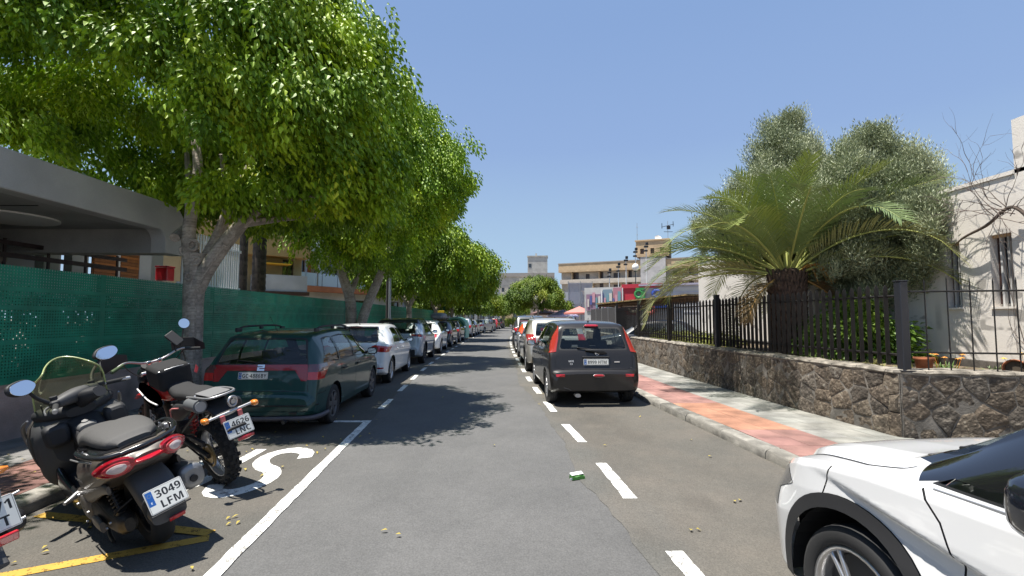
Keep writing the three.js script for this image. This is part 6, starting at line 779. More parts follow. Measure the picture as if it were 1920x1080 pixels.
{ // ---- maxi scooter
  const o = bike('motor_scooter', 'large dark grey scooter with windscreen and red tail lights leaning on its stand', -2.46, 3.60, 53, 16);
  for (const [z, R, w] of [[0, .285, .15], [-1.53, .285, .12]]) { const g = new THREE.Group(); g.name = 'wheel'; g.position.set(0, R, z); o.add(g); obj('tyre', tyreG(R, w, R * .62), M.rubber, g); const rim = [lathe([[R * .62, -w * .3], [R * .64, w * .34], [R * .58, w * .34], [R * .55, w * .2], [R * .55, -w * .2], [R * .58, -w * .34], [R * .64, -w * .34]], 32).rotateZ(-PI / 2), cyl(.05, .05, .14, 0, 0, 0, 0, 0, PI / 2, 16)]; for (let k = 0; k < 6; k++) rim.push(xf(rbox(.03, R * .56, .035, .01, 0, R * .3, 0), [0, 0, 0], [k * PI / 3, 0, 0])); obj('rim', rim, M.darkMetal, g); }
  // tail body, split left and right of the seat
  obj('tail_panel', hull([[.34, .755, .08, .035], [.30, .75, .17, .065], [.20, .735, .235, .10], [.02, .685, .255, .15], [-.22, .62, .26, .19], [-.48, .53, .245, .205], [-.70, .45, .215, .18], [-.86, .40, .17, .12]], 26, 5, 3.0), bronze, o);
  obj('lower_panel', [-1, 1].map(s => hull([[.16, .585, .012, .03], [-.05, .555, .03, .06], [-.35, .46, .04, .09], [-.62, .36, .045, .09], [-.82, .31, .03, .05]], 12, 4).translate(s * .215, 0, 0)), bronze, o);
  obj('seat', hull([[.16, .855, .10, .02], [.10, .865, .155, .045], [-.06, .87, .185, .06], [-.26, .865, .19, .068], [-.40, .835, .185, .07], [-.52, .79, .175, .07], [-.72, .775, .145, .07], [-.86, .765, .10, .055], [-.92, .75, .05, .03]], 24, 5, 2.8), seatM, o);
  obj('seat_base', hull([[.20, .815, .12, .03], [.05, .80, .225, .045], [-.25, .775, .235, .05], [-.55, .715, .205, .06], [-.85, .68, .12, .05]], 20, 4, 3.2), blackGloss, o);
  for (const s of [-1, 1]) { obj('grab_rail', [tube([[s * .20, .81, -.16], [s * .262, .845, -.10], [s * .262, .845, .10], [s * .20, .83, .22], [s * .10, .825, .27]], .019, 8, 6)], blackGloss, o); obj('chrome_strip', tube([[s * .262, .735, -.40], [s * .268, .775, -.12], [s * .250, .80, .12]], .0055, 6, 6), M.alu, o); for (const z of [-.02, -.14]) obj('rail_mount', rbox(.03, .04, .07, .01, s * .242, .82, z), M.alu, o); }
  obj('grab_bar', tube([[-.12, .825, .27], [0, .83, .29], [.12, .825, .27]], .019, 8, 6), blackGloss, o);
  { // tail lamps wrapped round the tail
    const bend = g => { g = flat(g); const p = g.attributes.position; for (let i = 0; i < p.count; i++) { const x = p.getX(i); p.setZ(i, p.getZ(i) + .372 - 2.2 * x * x - .35 * Math.max(0, .72 - p.getY(i))); } g.computeVertexNormals(); return g; };
    const loz = k => splinePts([[-.275, .742], [-.24, .785], [-.16, .815], [-.085, .80], [-.075, .765], [-.115, .712], [-.19, .692], [-.25, .712]].map(([x, y]) => [-.175 + (x + .175) * k, .752 + (y - .752) * k]), 4);
    const sub = (pts, dep) => { const c = [pts.reduce((a, p) => a + p[0], 0) / pts.length, pts.reduce((a, p) => a + p[1], 0) / pts.length]; return loft([pts.map(p => [p[0], p[1], -.03]), pts.map(p => [p[0], p[1], dep * .5]), pts.map(p => [lerp(p[0], c[0], .08), lerp(p[1], c[1], .08), dep]), pts.map(p => [lerp(p[0], c[0], .5), lerp(p[1], c[1], .5), dep + .006])], true, true, .8); };
    const lens = phys([.62, .50, .46], .12, { clearcoat: 1 }), ring = phys([.55, .05, .06], .15, { clearcoat: 1 });
    for (const s of [1, -1]) { const f = q => s > 0 ? q : q.map(p => [-p[0], p[1]]).reverse(); const l = obj('tail_light', bend(sub(f(loz(1)), .012)), phys([.30, .006, .014], .15, { clearcoat: 1 }), o); obj('lens_ring', bend(sub(f(loz(.72)), .020)), ring, l); obj('lens', bend(sub(f(loz(.52)), .027)), lens, l); }
    obj('light_bridge', bend(sub([[-.12, .742], [.12, .742], [.12, .770], [-.12, .770]], .014)), phys([.40, .008, .02], .15, { clearcoat: 1 }), o);
  }
  obj('rear_fender', [hull([[.02, .60, .11, .09], [.16, .56, .115, .10], [.28, .50, .12, .11], [.38, .43, .115, .10], [.44, .36, .105, .06]], 18, 4, 3.4)], greyPl, o);
  obj('mud_flap', plate(splinePts([[-.115, .14], [.115, .14], [.12, .0], [.085, -.11], [0, -.135], [-.085, -.11], [-.12, .0]], 5), .018, .006).rotateX(.42).translate(0, .385, .37), M.plastic, o);
  const hg = obj('rear_hugger', hull([[-.10, .55, .07, .05], [.03, .59, .085, .045], [.15, .575, .07, .03], [.2, .55, .03, .015]], 14, 4).translate(-.03, .03, .02), greyPl, o); obj('hugger_top', hull([[-.02, .0, .04, .012], [.06, .005, .055, .018], [.13, -.005, .04, .012]], 12, 3).translate(.02, .665, .08), std([.3, .3, .3], .5), hg);
  plateMesh(o, ['3049', 'LFM'], .225, .165, [.0, .49, .475], [-.42, 0, 0]);
  obj('plate_frame', [rbox(.235, .012, .02, .004, 0, .40, .505, -.42)], M.black, o);
  obj('reflector', rbox(.10, .032, .014, .006, .03, .315, .465, .42), M.redLens, o);
  obj('engine_case', [hull([[-.62, .30, .05, .07], [-.55, .315, .085, .125], [-.42, .315, .095, .14], [-.28, .30, .085, .11], [-.1, .275, .075, .085], [.06, .27, .06, .075], [.12, .275, .03, .05]], 20, 4, 2.5).translate(-.155, 0, 0)], engM, o);
  obj('variator_cover', [lathe([[.01, 0], [.07, .0], [.105, -.012], [.12, -.035], [.125, -.07]], 28).rotateZ(PI / 2).translate(-.268, .33, -.46), hull([[-.08, 0, .018, .04], [0, .0, .02, .05], [.1, -.01, .018, .04]], 10, 3).translate(-.258, .27, -.2)], std([.13, .12, .11], .48, { metalness: .4 }), o);
  for (const [y, z] of [[.44, -.46], [.33, -.33], [.22, -.46], [.33, -.60], [.24, -.1], [.33, .06]]) obj('bolt', cyl(.011, .011, .012, -.272 + (z > -.2 ? .03 : 0), y, z, 0, 0, PI / 2, 8), M.steel, o);
  obj('shock_absorber', [rod([-.16, .33, .02], [-.17, .62, -.10], .014), spring([-.16, .36, .008], [-.17, .57, -.08], .030, 8, .007), cyl(.034, .034, .05, -.162, .35, .01, .38, 0, 0, 12)], M.darkMetal, o); obj('shock_absorber', [rod([.16, .33, .02], [.17, .62, -.10], .014), spring([.16, .36, .008], [.17, .57, -.08], .030, 8, .007)], M.darkMetal, o);
  const mf = obj('muffler', hull([[-.62, .36, .03, .03], [-.52, .36, .065, .07], [-.2, .385, .085, .095], [.12, .43, .09, .10], [.22, .445, .082, .092], [.25, .45, .07, .08]], 20, 4, 2.6).translate(.235, 0, 0), std([.10, .10, .10], .45, { metalness: .5 }), o); obj('end_cap', [hull([[.22, .445, .086, .096], [.262, .452, .080, .09], [.275, .454, .05, .056]], 20, 2, 2.6).translate(.235, 0, 0)], std([.26, .26, .26], .4, { metalness: .6 }), mf); obj('outlet', cyl(.026, .026, .03, .235, .44, .275, PI / 2, 0, 0, 14), M.black, mf);
  obj('swing_arm', [rbox(.05, .07, .5, .02, .13, .29, -.18), rbox(.3, .12, .3, .04, 0, .27, -.5)], M.darkMetal, o);
  obj('floorboard', hull([[-.70, .33, .20, .10], [-.9, .30, .235, .085], [-1.1, .30, .24, .09], [-1.25, .36, .22, .14]], 18, 4, 4), M.plastic, o);
  obj('centre_tunnel', hull([[-.72, .50, .12, .16], [-.9, .47, .105, .17], [-1.1, .52, .12, .24], [-1.2, .6, .16, .3]], 16, 4, 3), M.plastic, o);
  for (const s of [-1, 1]) obj('side_skirt', hull([[-.62, .33, .02, .06], [-.8, .30, .028, .09], [-1.05, .33, .03, .12], [-1.22, .42, .03, .16], [-1.3, .5, .02, .12]], 12, 4).translate(s * .235, 0, 0), blackGloss, o);
  obj('leg_shield', hull([[-1.10, .68, .24, .16], [-1.16, .66, .31, .26], [-1.26, .62, .33, .34], [-1.36, .62, .32, .35]], 22, 4, 3.4), greyPl, o);
  obj('front_fairing', hull([[-1.34, .66, .335, .33], [-1.48, .68, .33, .27], [-1.62, .68, .27, .20], [-1.74, .66, .17, .13], [-1.80, .64, .07, .06]], 24, 5, 2.7), bronze, o);
  for (const s of [-1, 1]) { obj('fairing_edge', tube([[s * .31, .95, -1.24], [s * .335, .88, -1.36], [s * .325, .74, -1.46], [s * .30, .58, -1.47]], [.008, .016, .016, .008], 8, 6), std([.22, .22, .22], .4, { metalness: .5 }), o); obj('glove_box', hull([[-1.12, 0, .07, .07], [-1.05, 0, .085, .10], [-.99, 0, .075, .085], [-.975, 0, .05, .06]], 14, 3, 4).translate(s * .20, .80, 0), M.plastic, o); obj('front_indicator', hull([[-.08, 0, .02, .03], [0, 0, .03, .04], [.08, 0, .02, .03]], 10, 3).translate(s * .31, .76, -1.50), M.clearLens, o); }
  obj('tank_cover', hull([[-.80, .62, .10, .09], [-.88, .68, .115, .10], [-1.0, .74, .12, .10], [-1.1, .80, .13, .09]], 16, 4, 3), M.plastic, o); obj('key_panel', [hull([[-.06, 0, .06, .03], [0, 0, .075, .045], [.06, 0, .06, .03]], 14, 3).translate(-.02, .80, -.98), cyl(.022, .022, .02, -.02, .845, -.98, .3, 0, 0, 14)], std([.2, .2, .2], .4, { metalness: .5 }), o);
  obj('cockpit', hull([[-1.08, .93, .10, .04], [-1.15, .95, .22, .06], [-1.28, .95, .28, .07], [-1.40, .93, .25, .06]], 18, 4, 3), M.plastic, o);
  const dash = obj('instrument_panel', rbox(.26, .13, .05, .03, 0, 1.0, -1.27, -.75), M.black, o); obj('dial_glass', [cyl(.05, .05, .012, -.06, 1.015, -1.238, .82, 0, 0, 20), cyl(.05, .05, .012, .06, 1.015, -1.238, .82, 0, 0, 20)], phys([.25, .28, .27], .08, { clearcoat: 1 }), dash);
  { const rows = [], n = 14, m = 10; for (let j = 0; j <= m; j++) { const v = j / m, r = []; for (let i = 0; i <= n; i++) { const a = (i / n - .5) * 2, w = .245 * (1 - .05 * v - .28 * v ** 5), x = a * w, z = -1.50 + .22 * v + .20 * a * a * (1 - .1 * v); r.push([x, .95 + .44 * v - .09 * a * a * v * v, z]); } rows.push(r); } const back = rows.map(r => r.map(p => [p[0], p[1], p[2] - .005])); obj('windscreen', [loft(rows, false, false), loft(back, false, false)], phys([.86, .88, .74], .06, { transmission: 1, thickness: 0, ior: 1.45 }), o); const rim = [...rows.map(r => r[0]), ...rows[m].slice(1), ...rows.map(r => r[n]).reverse().slice(1)]; obj('windscreen_edge', tube(rim.filter((_, i) => i % 2 === 0), .006, 6, 3), phys([.55, .62, .30], .2, { transmission: .4, thickness: 0 }), o); }
  bars(o, [[-.37, 1.045, -.98], [-.22, 1.06, -1.10], [0, 1.05, -1.14], [.22, 1.06, -1.10], [.37, 1.045, -.98]], .014, M.steel);
  obj('handlebar_cover', hull([[-.22, 1.055, .035, .035], [-.12, 1.06, .06, .05], [0, 1.06, .075, .06], [.12, 1.06, .06, .05], [.22, 1.055, .035, .035]], 14, 4, 2.6).rotateY(PI / 2).translate(0, 0, -1.13), greyPl, o);
  obj('steering_cover', hull([[-.09, 0, .05, .045], [0, .02, .075, .06], [.1, .0, .06, .045]], 14, 3, 3).rotateX(-.4).translate(0, 1.02, -1.02), M.plastic, o);
  for (const s of [-1, 1]) {
    obj('grip', [rod([s * .26, 1.06, -1.075], [s * .375, 1.045, -.985], .019, .019, 12)], gripM, o); obj('bar_end', rod([s * .375, 1.045, -.985], [s * .40, 1.042, -.965], .019, .016, 12), M.alu, o); obj('switch_pod', rbox(.06, .05, .06, .018, s * .235, 1.07, -1.10, 0, s * .6, 0), M.plastic, o);
    obj('brake_lever', tube([[s * .22, 1.05, -1.16], [s * .30, 1.045, -1.13], [s * .41, 1.035, -1.03]], [.01, .008, .007], 6, 5), M.steel, o); obj('fluid_cup', cyl(.024, .026, .04, s * .19, 1.10, -1.14, 0, 0, 0, 12), M.plastic, o);
    const st = tube([[s * .20, 1.06, -1.15], [s * .28, 1.16, -1.19], [s > 0 ? .40 : -.34, s > 0 ? 1.27 : 1.24, -1.17]], [.018, .014, .010], 8, 5), hex = splinePts([[-.115, -.005], [-.07, .045], [.03, .055], [.105, .035], [.115, -.01], [.05, -.05], [-.05, -.05]], 4);
    const mr = obj('mirror', [st, plate(hex.map(([x, y]) => [x * s * 1.06, y * 1.08]), .035, .012).rotateY(-s * .12).rotateX(-.16).translate(s > 0 ? .46 : -.39, s > 0 ? 1.30 : 1.27, -1.185)], M.plastic, o); obj('mirror_glass', plate(hex.map(([x, y]) => [x * s * .98, y]), .004, .001).rotateY(-s * .12).rotateX(-.16).translate(s > 0 ? .455 : -.385, s > 0 ? 1.302 : 1.272, -1.15), M.mirror, mr);
  }
  for (const c of o.children) if (['handlebar', 'handlebar_cover', 'steering_cover', 'grip', 'bar_end', 'switch_pod', 'brake_lever', 'fluid_cup', 'mirror'].includes(c.name)) c.traverse(m => m.geometry.translate(0, 0, 1.14).rotateY(rad(38)).translate(0, 0, -1.14)); // steered to the left
  o.scale.setScalar(.95);
  obj('front_fender', hull([[-1.25, .48, .07, .03], [-1.38, .56, .085, .04], [-1.53, .60, .09, .04], [-1.70, .55, .08, .035], [-1.80, .46, .05, .02]], 14, 4, 3), blackGloss, o); obj('fork', [-1, 1].map(s => rod([s * .1, .285, -1.53], [s * .1, .8, -1.32], .022)), M.darkMetal, o);
  obj('cables', [[[.2, 1.07, -1.14], [.12, 1.0, -1.2], [.05, .92, -1.18]], [[-.2, 1.07, -1.14], [-.1, .98, -1.22], [-.04, .9, -1.2]], [[-.22, 1.06, -1.13], [-.2, .95, -1.2], [-.1, .86, -1.15]]].map(p => tube(p, .005, 5, 5)), M.black, o);
  obj('engine_hoses', [[[-.2, .42, -.5], [-.23, .5, -.3], [-.16, .55, -.1]], [[-.13, .3, -.1], [-.2, .36, .02], [-.1, .45, .12]]].map(p => tube(p, .008, 5, 5)), M.rubber, o);
  sideText(o, 'SuperDink', .20, .045, [-.270, .60, -.30], [0, -PI / 2, 0], 'italic bold 44px serif');
  obj('side_stand', [rod([-.12, .27, -.62], [-.33, -.06, -.74], .013), rbox(.06, .012, .05, .004, -.335, -.06, -.74)], M.black, o); obj('centre_stand', tube([[-.15, .22, -.45], [-.2, .12, -.32], [-.22, .10, -.16]], .014, 6, 4), M.darkMetal, o); obj('footpeg', hull([[-.05, 0, .012, .018], [.0, .01, .02, .028], [.14, .0, .012, .012]], 10, 3).rotateY(-1.0).translate(-.235, .40, -.60), M.alu, o);
}
{ // ---- trail motorcycle
  const o = bike('trail_motorcycle', 'black and red trail motorcycle with knobbly tyre parked between the scooter and the tree', -2.69, 4.82, 54, 14.4);
  const wheel = (z, R, w, rim, knobs) => { const g = new THREE.Group(); g.name = 'wheel'; g.position.set(0, R, z); o.add(g); obj('tyre', tyreG(R - .014, w, rim), M.rubber, g); const k = []; const n = 40; for (let i = 0; i < n; i++) for (const [x, tl] of i % 2 ? [[-.028, .1], [.028, -.1]] : [[-.056, .75], [0, 0], [.056, -.75]]) { const rr = R - .012 - Math.abs(x) ** 2 * 6; k.push(xf(new THREE.BoxGeometry(.024, .022, .032), [0, 0, 0], [0, 0, tl]).applyMatrix4(new THREE.Matrix4().makeTranslation(x, rr, 0)).applyMatrix4(new THREE.Matrix4().makeRotationX(i / n * 2 * PI))); } tag(obj('tyre_knobs', k, std([.024, .023, .022], .9), g), null, null, null, 'stuff'); obj('rim', lathe([[rim - .012, -w * .28], [rim + .006, -w * .34], [rim + .006, w * .34], [rim - .012, w * .28], [rim - .02, 0], [rim - .012, -w * .28]], 36).rotateZ(-PI / 2), M.alu, g); const sp = []; for (let i = 0; i < 32; i++) { const a = i / 32 * 2 * PI, b = a + (i % 2 ? .5 : -.5), s = i % 4 < 2 ? 1 : -1; sp.push(rod([s * .045, .045 * cos(b), .045 * sin(b)], [0, (rim - .01) * cos(a), (rim - .01) * sin(a)], .0022, .0022, 4)); } obj('spokes', sp, M.steel, g); obj('hub', cyl(.05, .05, .11, 0, 0, 0, 0, 0, PI / 2, 18), M.darkMetal, g); return g; };
  const rw = wheel(0, .325, .135, .235); wheel(-1.42, .345, .10, .27); obj('brake_disc', [torus(.105, .012, .07, 0, 0, 0, PI / 2, 0, 28, 6), cyl(.05, .05, .006, .07, 0, 0, 0, 0, PI / 2)], M.steel, rw); obj('sprocket', [torus(.105, .012, -.075, 0, 0, 0, PI / 2, 0, 28, 5), cyl(.08, .08, .008, -.075, 0, 0, 0, 0, PI / 2, 20)], std([.22, .15, .06], .5, { metalness: .5 }), rw);
  const redP = phys([.45, .015, .012], .3, { clearcoat: .8 });
  obj('swing_arm', [rod([-.09, .325, .03], [-.09, .42, -.52], .024), rod([.09, .325, .03], [.09, .42, -.52], .024)], M.darkMetal, o); obj('chain', [rod([-.085, .43, 0], [-.085, .47, -.5], .009, .009, 6), rod([-.085, .225, .02], [-.085, .37, -.5], .009, .009, 6)], M.darkMetal, o); obj('chain_guard', rbox(.03, .05, .3, .01, -.1, .46, -.14, .1), M.plastic, o);
  obj('frame', [rod([0, .95, -1.0], [0, .50, -.85], .028), rod([0, .5, -.85], [0, .35, -.6], .025), rod([.11, .80, -.45], [.11, .40, -.52], .022), rod([-.11, .80, -.45], [-.11, .40, -.52], .022), rod([.1, .78, -.5], [.1, .86, .2], .014), rod([-.1, .78, -.5], [-.1, .86, .2], .014), rod([.1, .50, -.45], [.1, .80, .08], .012), rod([-.1, .50, -.45], [-.1, .80, .08], .012)], M.black, o);
  obj('engine', [rbox(.26, .24, .3, .05, 0, .42, -.68), cyl(.09, .085, .22, 0, .63, -.78, -.25, 0, 0, 16), lathe([[.01, 0], [.08, 0], [.095, .02], [.1, .05]], 20).rotateZ(PI / 2).translate(-.18, .42, -.62), lathe([[.01, 0], [.08, 0], [.095, .02], [.1, .05]], 20).rotateZ(-PI / 2).translate(.18, .42, -.62)], engM, o); obj('exhaust', [tube([[.05, .62, -.88], [.12, .45, -1.0], [.15, .36, -.8], [.15, .5, -.4], [.16, .66, -.1]], .02, 8, 6), hull([[-.2, .66, .04, .05], [.0, .72, .055, .065], [.24, .78, .05, .06], [.27, .785, .03, .035]], 14, 3).translate(.16, 0, 0)], M.darkMetal, o);
  obj('tank', hull([[-.52, .90, .09, .07], [-.62, .90, .13, .11], [-.80, .92, .15, .13], [-.98, .93, .12, .11], [-1.06, .92, .07, .06]], 18, 4, 2.6), redP, o); for (const s of [-1, 1]) { obj('tank_shroud', plate(splinePts([[-.62, .80], [-.85, .74], [-1.12, .86], [-1.08, .98], [-.85, .97], [-.66, .90]], 5), .02, .006).rotateY(0).applyMatrix4(new THREE.Matrix4().set(0, 0, 1, s * .16, 0, 1, 0, 0, 1, 0, 0, 0, 0, 0, 0, 1)), redP, o); obj('white_stripe', tube([[s * .182, .80, -.64], [s * .185, .83, -.85], [s * .182, .93, -1.09]], .008, 6, 5), std([.7, .68, .68], .5), o); obj('side_panel', hull([[-.50, .70, .02, .05], [-.36, .73, .035, .09], [-.15, .78, .03, .06], [-.02, .81, .015, .03]], 12, 4).translate(s * .12, 0, 0), M.plastic, o); obj('panel_stripe', tube([[s * .155, .68, -.45], [s * .158, .76, -.42], [s * .15, .80, -.22]], .007, 6, 4), std([.6, .2, .2], .4), o); }
  obj('seat', hull([[.14, .885, .08, .02], [.08, .90, .115, .04], [-.15, .905, .125, .05], [-.38, .89, .12, .055], [-.55, .93, .10, .055], [-.66, .97, .07, .04]], 18, 4, 3), std([.016, .016, .017], .85), o);
  const tb = obj('tank_bag', rbox(.30, .24, .34, .045, 0, 1.05, -.70, .12), std([.013, .013, .014], .9, { bumpMap: bumpFine, bumpScale: .002 }), o); obj('bag_zip', tube([[-.14, 1.13, -.54], [0, 1.14, -.53], [.14, 1.13, -.54]], .005, 5, 4), M.steel, tb);
  obj('bag_tag', plate([[0, 0], [.03, .07], [.045, .03], [.02, -.02]], .006, .001).translate(.15, 1.04, -.5), phys([.6, .05, .06], .3), o);
  obj('rear_rack', [tube([[-.12, .915, -.05], [-.13, .935, .15], [-.10, .94, .38], [.10, .94, .38], [.13, .935, .15], [.12, .915, -.05]], .011, 6, 6), plate(roundRect(.19, .30, .03), .006, .001).rotateX(PI / 2).translate(0, .95, .2), rod([-.11, .94, .1], [-.1, .86, .0], .008), rod([.11, .94, .1], [.1, .86, .0], .008)], std([.33, .33, .34], .42, { metalness: .7 }), o);
  obj('tool_tube', [cyl(.055, .055, .2, -.14, .865, .12, PI / 2, 0, 0, 20), cyl(.06, .06, .03, -.14, .865, .225, PI / 2, 0, 0, 20)], std([.10, .105, .11], .5), o); obj('tube_cap', cyl(.045, .045, .02, -.14, .865, .24, PI / 2, 0, 0, 20), std([.34, .35, .36], .5, { metalness: .4 }), o);
  obj('ring_lock', [torus(.042, .012, .05, .86, .43, 0, .3, 0, 22, 8), cyl(.022, .022, .03, .05, .86, .43, PI / 2, 0, 0, 14)], M.steel, o);
  obj('rear_fender', hull([[-.1, .80, .10, .02], [.1, .82, .11, .025], [.3, .80, .10, .025], [.45, .72, .09, .02], [.52, .64, .085, .015]], 14, 4, 3.5), M.plastic, o);
  obj('indicator_bar', rod([-.2, .775, .45], [.2, .79, .45], .012), M.alu, o); for (const s of [-1, 1]) { obj('indicator', hull([[-.04, 0, .018, .018], [-.01, 0, .028, .026], [.03, 0, .026, .024], [.045, 0, .012, .012]], 12, 3).translate(s * .215, .785, .46), M.amber, o); obj('bracket', rbox(.04, .07, .02, .006, s * .075, .74, .465), phys([.5, .12, .12], .4), o); }
  plateMesh(o, ['4626', 'LNC'], .225, .165, [.02, .645, .515], [-.30, 0, 0]); obj('reflector', hull([[-.07, 0, .012, .014], [0, 0, .02, .022], [.07, 0, .012, .014]], 10, 3).rotateY(PI / 2).translate(.05, .535, .53), M.redLens, o);
  obj('fork', [-1, 1].map(s => rod([s * .095, .345, -1.42], [s * .095, 1.06, -1.08], .025, .02, 10)), M.darkMetal, o); obj('yoke', [rbox(.25, .035, .07, .012, 0, 1.06, -1.08, -.4), rbox(.25, .035, .07, .012, 0, .86, -1.17, -.4)], M.alu, o); obj('risers', [-1, 1].map(s => [rod([s * .05, 1.06, -1.07], [s * .05, 1.17, -1.03], .018, .018, 10), rbox(.04, .04, .05, .01, s * .05, 1.175, -1.02)]), M.chrome, o);
  bars(o, [[-.40, 1.20, -.88], [-.25, 1.24, -.97], [-.08, 1.18, -1.02], [.08, 1.18, -1.02], [.25, 1.24, -.97], [.40, 1.20, -.88]], .012, M.steel);
  for (const s of [-1, 1]) { obj('grip', rod([s * .28, 1.23, -.95], [s * .40, 1.20, -.88], .018, .018, 10), s < 0 ? std([.05, .08, .03], .8) : gripM, o); obj('hand_guard', loft([[s * .46, 1.20, -.92], [s * .42, 1.23, -1.06], [s * .30, 1.26, -1.10], [s * .20, 1.26, -1.08]].map(([x, y, z], i) => { const h = [.04, .085, .085, .05][i]; return [[x, y - h * .7, z], [x, y + h, z + .02], [x + .008 * s, y + h, z - .005], [x + .008 * s, y - h * .7, z - .02]]; }), true, true, .6), M.plastic, o); }
  obj('phone_mount', [rbox(.10, .17, .03, .01, .22, 1.36, -.99, -.5, -.2, .5), rod([.2, 1.22, -.98], [.22, 1.33, -1.0], .01)], M.black, o);
  const mr = obj('mirror', [rod([.24, 1.24, -.97], [.33, 1.46, -.98], .006), lathe([[.001, -.02], [.04, -.015], [.056, 0]], 20).rotateX(-PI / 2).scale(1, 1, -1).translate(.335, 1.50, -.97)], M.plastic, o); obj('mirror_glass', cyl(.053, .053, .004, .335, 1.50, -.966, PI / 2 - .16, 0, 0, 22), M.mirror, mr);
  obj('headlight_cowl', hull([[-1.02, 1.02, .08, .06], [-1.12, 1.02, .13, .12], [-1.24, .99, .12, .13], [-1.33, .95, .07, .08]], 16, 4, 2.6), blackGloss, o); obj('clocks', [cyl(.045, .045, .04, -.05, 1.13, -1.12, .8, 0, 0, 16), cyl(.045, .045, .04, .05, 1.13, -1.12, .8, 0, 0, 16)], M.plastic, o); obj('front_fender', hull([[-1.12, .80, .05, .012], [-1.3, .80, .09, .018], [-1.5, .78, .09, .018], [-1.75, .70, .05, .012]], 12, 4, 3), redP, o);
  obj('cables', [[[-.28, 1.23, -.96], [-.18, 1.1, -1.12], [-.05, .95, -1.05]], [[.28, 1.23, -.96], [.2, 1.08, -1.14], [.05, .9, -1.08]], [[.26, 1.24, -.97], [.3, 1.05, -1.1], [.11, .7, -1.25], [.1, .4, -1.4]]].map(p => tube(p, .0055, 5, 5)), M.black, o);
  obj('side_stand', rod([-.12, .32, -.62], [-.30, -.03, -.72], .011), M.black, o); obj('footpeg', [rod([-.12, .38, -.5], [-.24, .40, -.5], .014), rod([.12, .38, -.5], [.24, .40, -.5], .014)], M.steel, o); obj('shock_absorber', [spring([0, .45, -.42], [0, .74, -.36], .035, 7, .008), rod([0, .42, -.42], [0, .78, -.35], .014)], redP, o);
}
{ // ---- motorcycle cut by the left edge
  const o = bike('white_motorcycle', 'motorcycle cut off by the lower left edge, showing its white number plate', -2.86, 2.70, 66, 11);
  const g = new THREE.Group(); g.name = 'wheel'; g.position.set(0, .30, 0); o.add(g); obj('tyre', tyreG(.30, .15, .2), M.rubber, g); obj('rim', [lathe([[.19, -.05], [.205, .05], [.185, .05], [.18, -.05]], 30).rotateZ(-PI / 2), cyl(.05, .05, .12, 0, 0, 0, 0, 0, PI / 2), ...[0, 1, 2, 3, 4].map(k => xf(rbox(.03, .16, .035, .01, 0, .1, 0), [0, 0, 0], [k * 1.257, 0, 0]))], M.darkMetal, g);
  const g2 = g.clone(); g2.position.set(0, .30, -1.4); o.add(g2);
  obj('tail', hull([[.32, .86, .06, .025], [.2, .85, .11, .05], [-.1, .80, .14, .08], [-.4, .72, .13, .09]], 18, 4), paint([.75, .75, .75]), o); obj('seat', hull([[.12, .91, .09, .02], [-.1, .89, .14, .05], [-.4, .83, .15, .05], [-.7, .82, .09, .05]], 16, 4), seatM, o); obj('tank', hull([[-.66, .86, .10, .08], [-.8, .90, .15, .12], [-1.0, .90, .14, .11], [-1.1, .88, .06, .05]], 16, 4), paint([.75, .75, .75]), o);
  obj('mudguard', [hull([[-.05, .66, .08, .012], [.15, .63, .085, .014], [.32, .50, .085, .014], [.42, .36, .08, .012]], 14, 4, 4)], greyPl, o); obj('plate_bracket', [rbox(.09, .3, .03, .01, 0, .70, .31, .4), rbox(.2, .05, .02, .006, 0, .725, .41)], M.greyMetal, o);
  plateMesh(o, ['71', 'T'].map((s, i) => i ? '    T' : '  P 71'), .225, .165, [.03, .62, .43], [-.32, 0, 0], false); obj('reflector', rbox(.11, .05, .02, .008, .06, .505, .47, .2), M.redLens, o); obj('bolt', rod([.08, .55, .44], [.16, .56, .44], .008), M.steel, o); obj('bolt', rod([.11, .68, .4], [.17, .69, .4], .006), M.steel, o);
  for (const s of [-1, 1]) obj('indicator', [hull([[-.035, 0, .012, .012], [0, 0, .022, .02], [.03, 0, .01, .01]], 10, 3).rotateY(PI / 2 * s).translate(s * .15, .80, .30)], M.amber, o); obj('indicator_stalk', [rod([-.14, .80, .30], [.14, .80, .30], .008)], M.plastic, o); obj('tail_light', hull([[-.05, 0, .06, .025], [.02, 0, .05, .02]], 10, 2).translate(0, .83, .33), M.redLens, o);
  obj('engine', [rbox(.3, .3, .4, .06, 0, .42, -.65), cyl(.1, .1, .25, 0, .62, -.75, -.3, 0, 0, 14)], engM, o); obj('frame', [rod([.1, .8, -.3], [.1, .3, 0], .02), rod([-.1, .8, -.3], [-.1, .3, 0], .02), rod([0, .9, -1.0], [0, .4, -.9], .03)], M.black, o); obj('fork', [-1, 1].map(s => rod([s * .1, .3, -1.4], [s * .1, .98, -1.08], .022)), M.steel, o); bars(o, [[-.36, 1.03, -.92], [-.15, 1.02, -1.05], [.15, 1.02, -1.05], [.36, 1.03, -.92]], .013, M.black); for (const s of [-1, 1]) { const m = obj('mirror', [rod([s * .25, 1.03, -1.0], [s * .36, 1.2, -1.0], .007), plate(roundRect(.15, .085, .03), .02, .006).translate(s * .38, 1.23, -1.0)], M.plastic, o); obj('mirror_glass', plate(roundRect(.14, .075, .028), .003).translate(s * .38, 1.23, -.978), M.mirror, m); } obj('headlight', hull([[-1.1, .92, .1, .1], [-1.2, .9, .09, .09], [-1.24, .9, .05, .05]], 14, 3), M.black, o); obj('side_stand', rod([-.1, .3, -.6], [-.3, -.02, -.7], .012), M.black, o); obj('muffler', hull([[-.5, .35, .04, .04], [-.2, .38, .065, .07], [.15, .45, .065, .07], [.2, .46, .04, .045]], 14, 3).translate(.2, 0, 0), M.darkMetal, o);
}
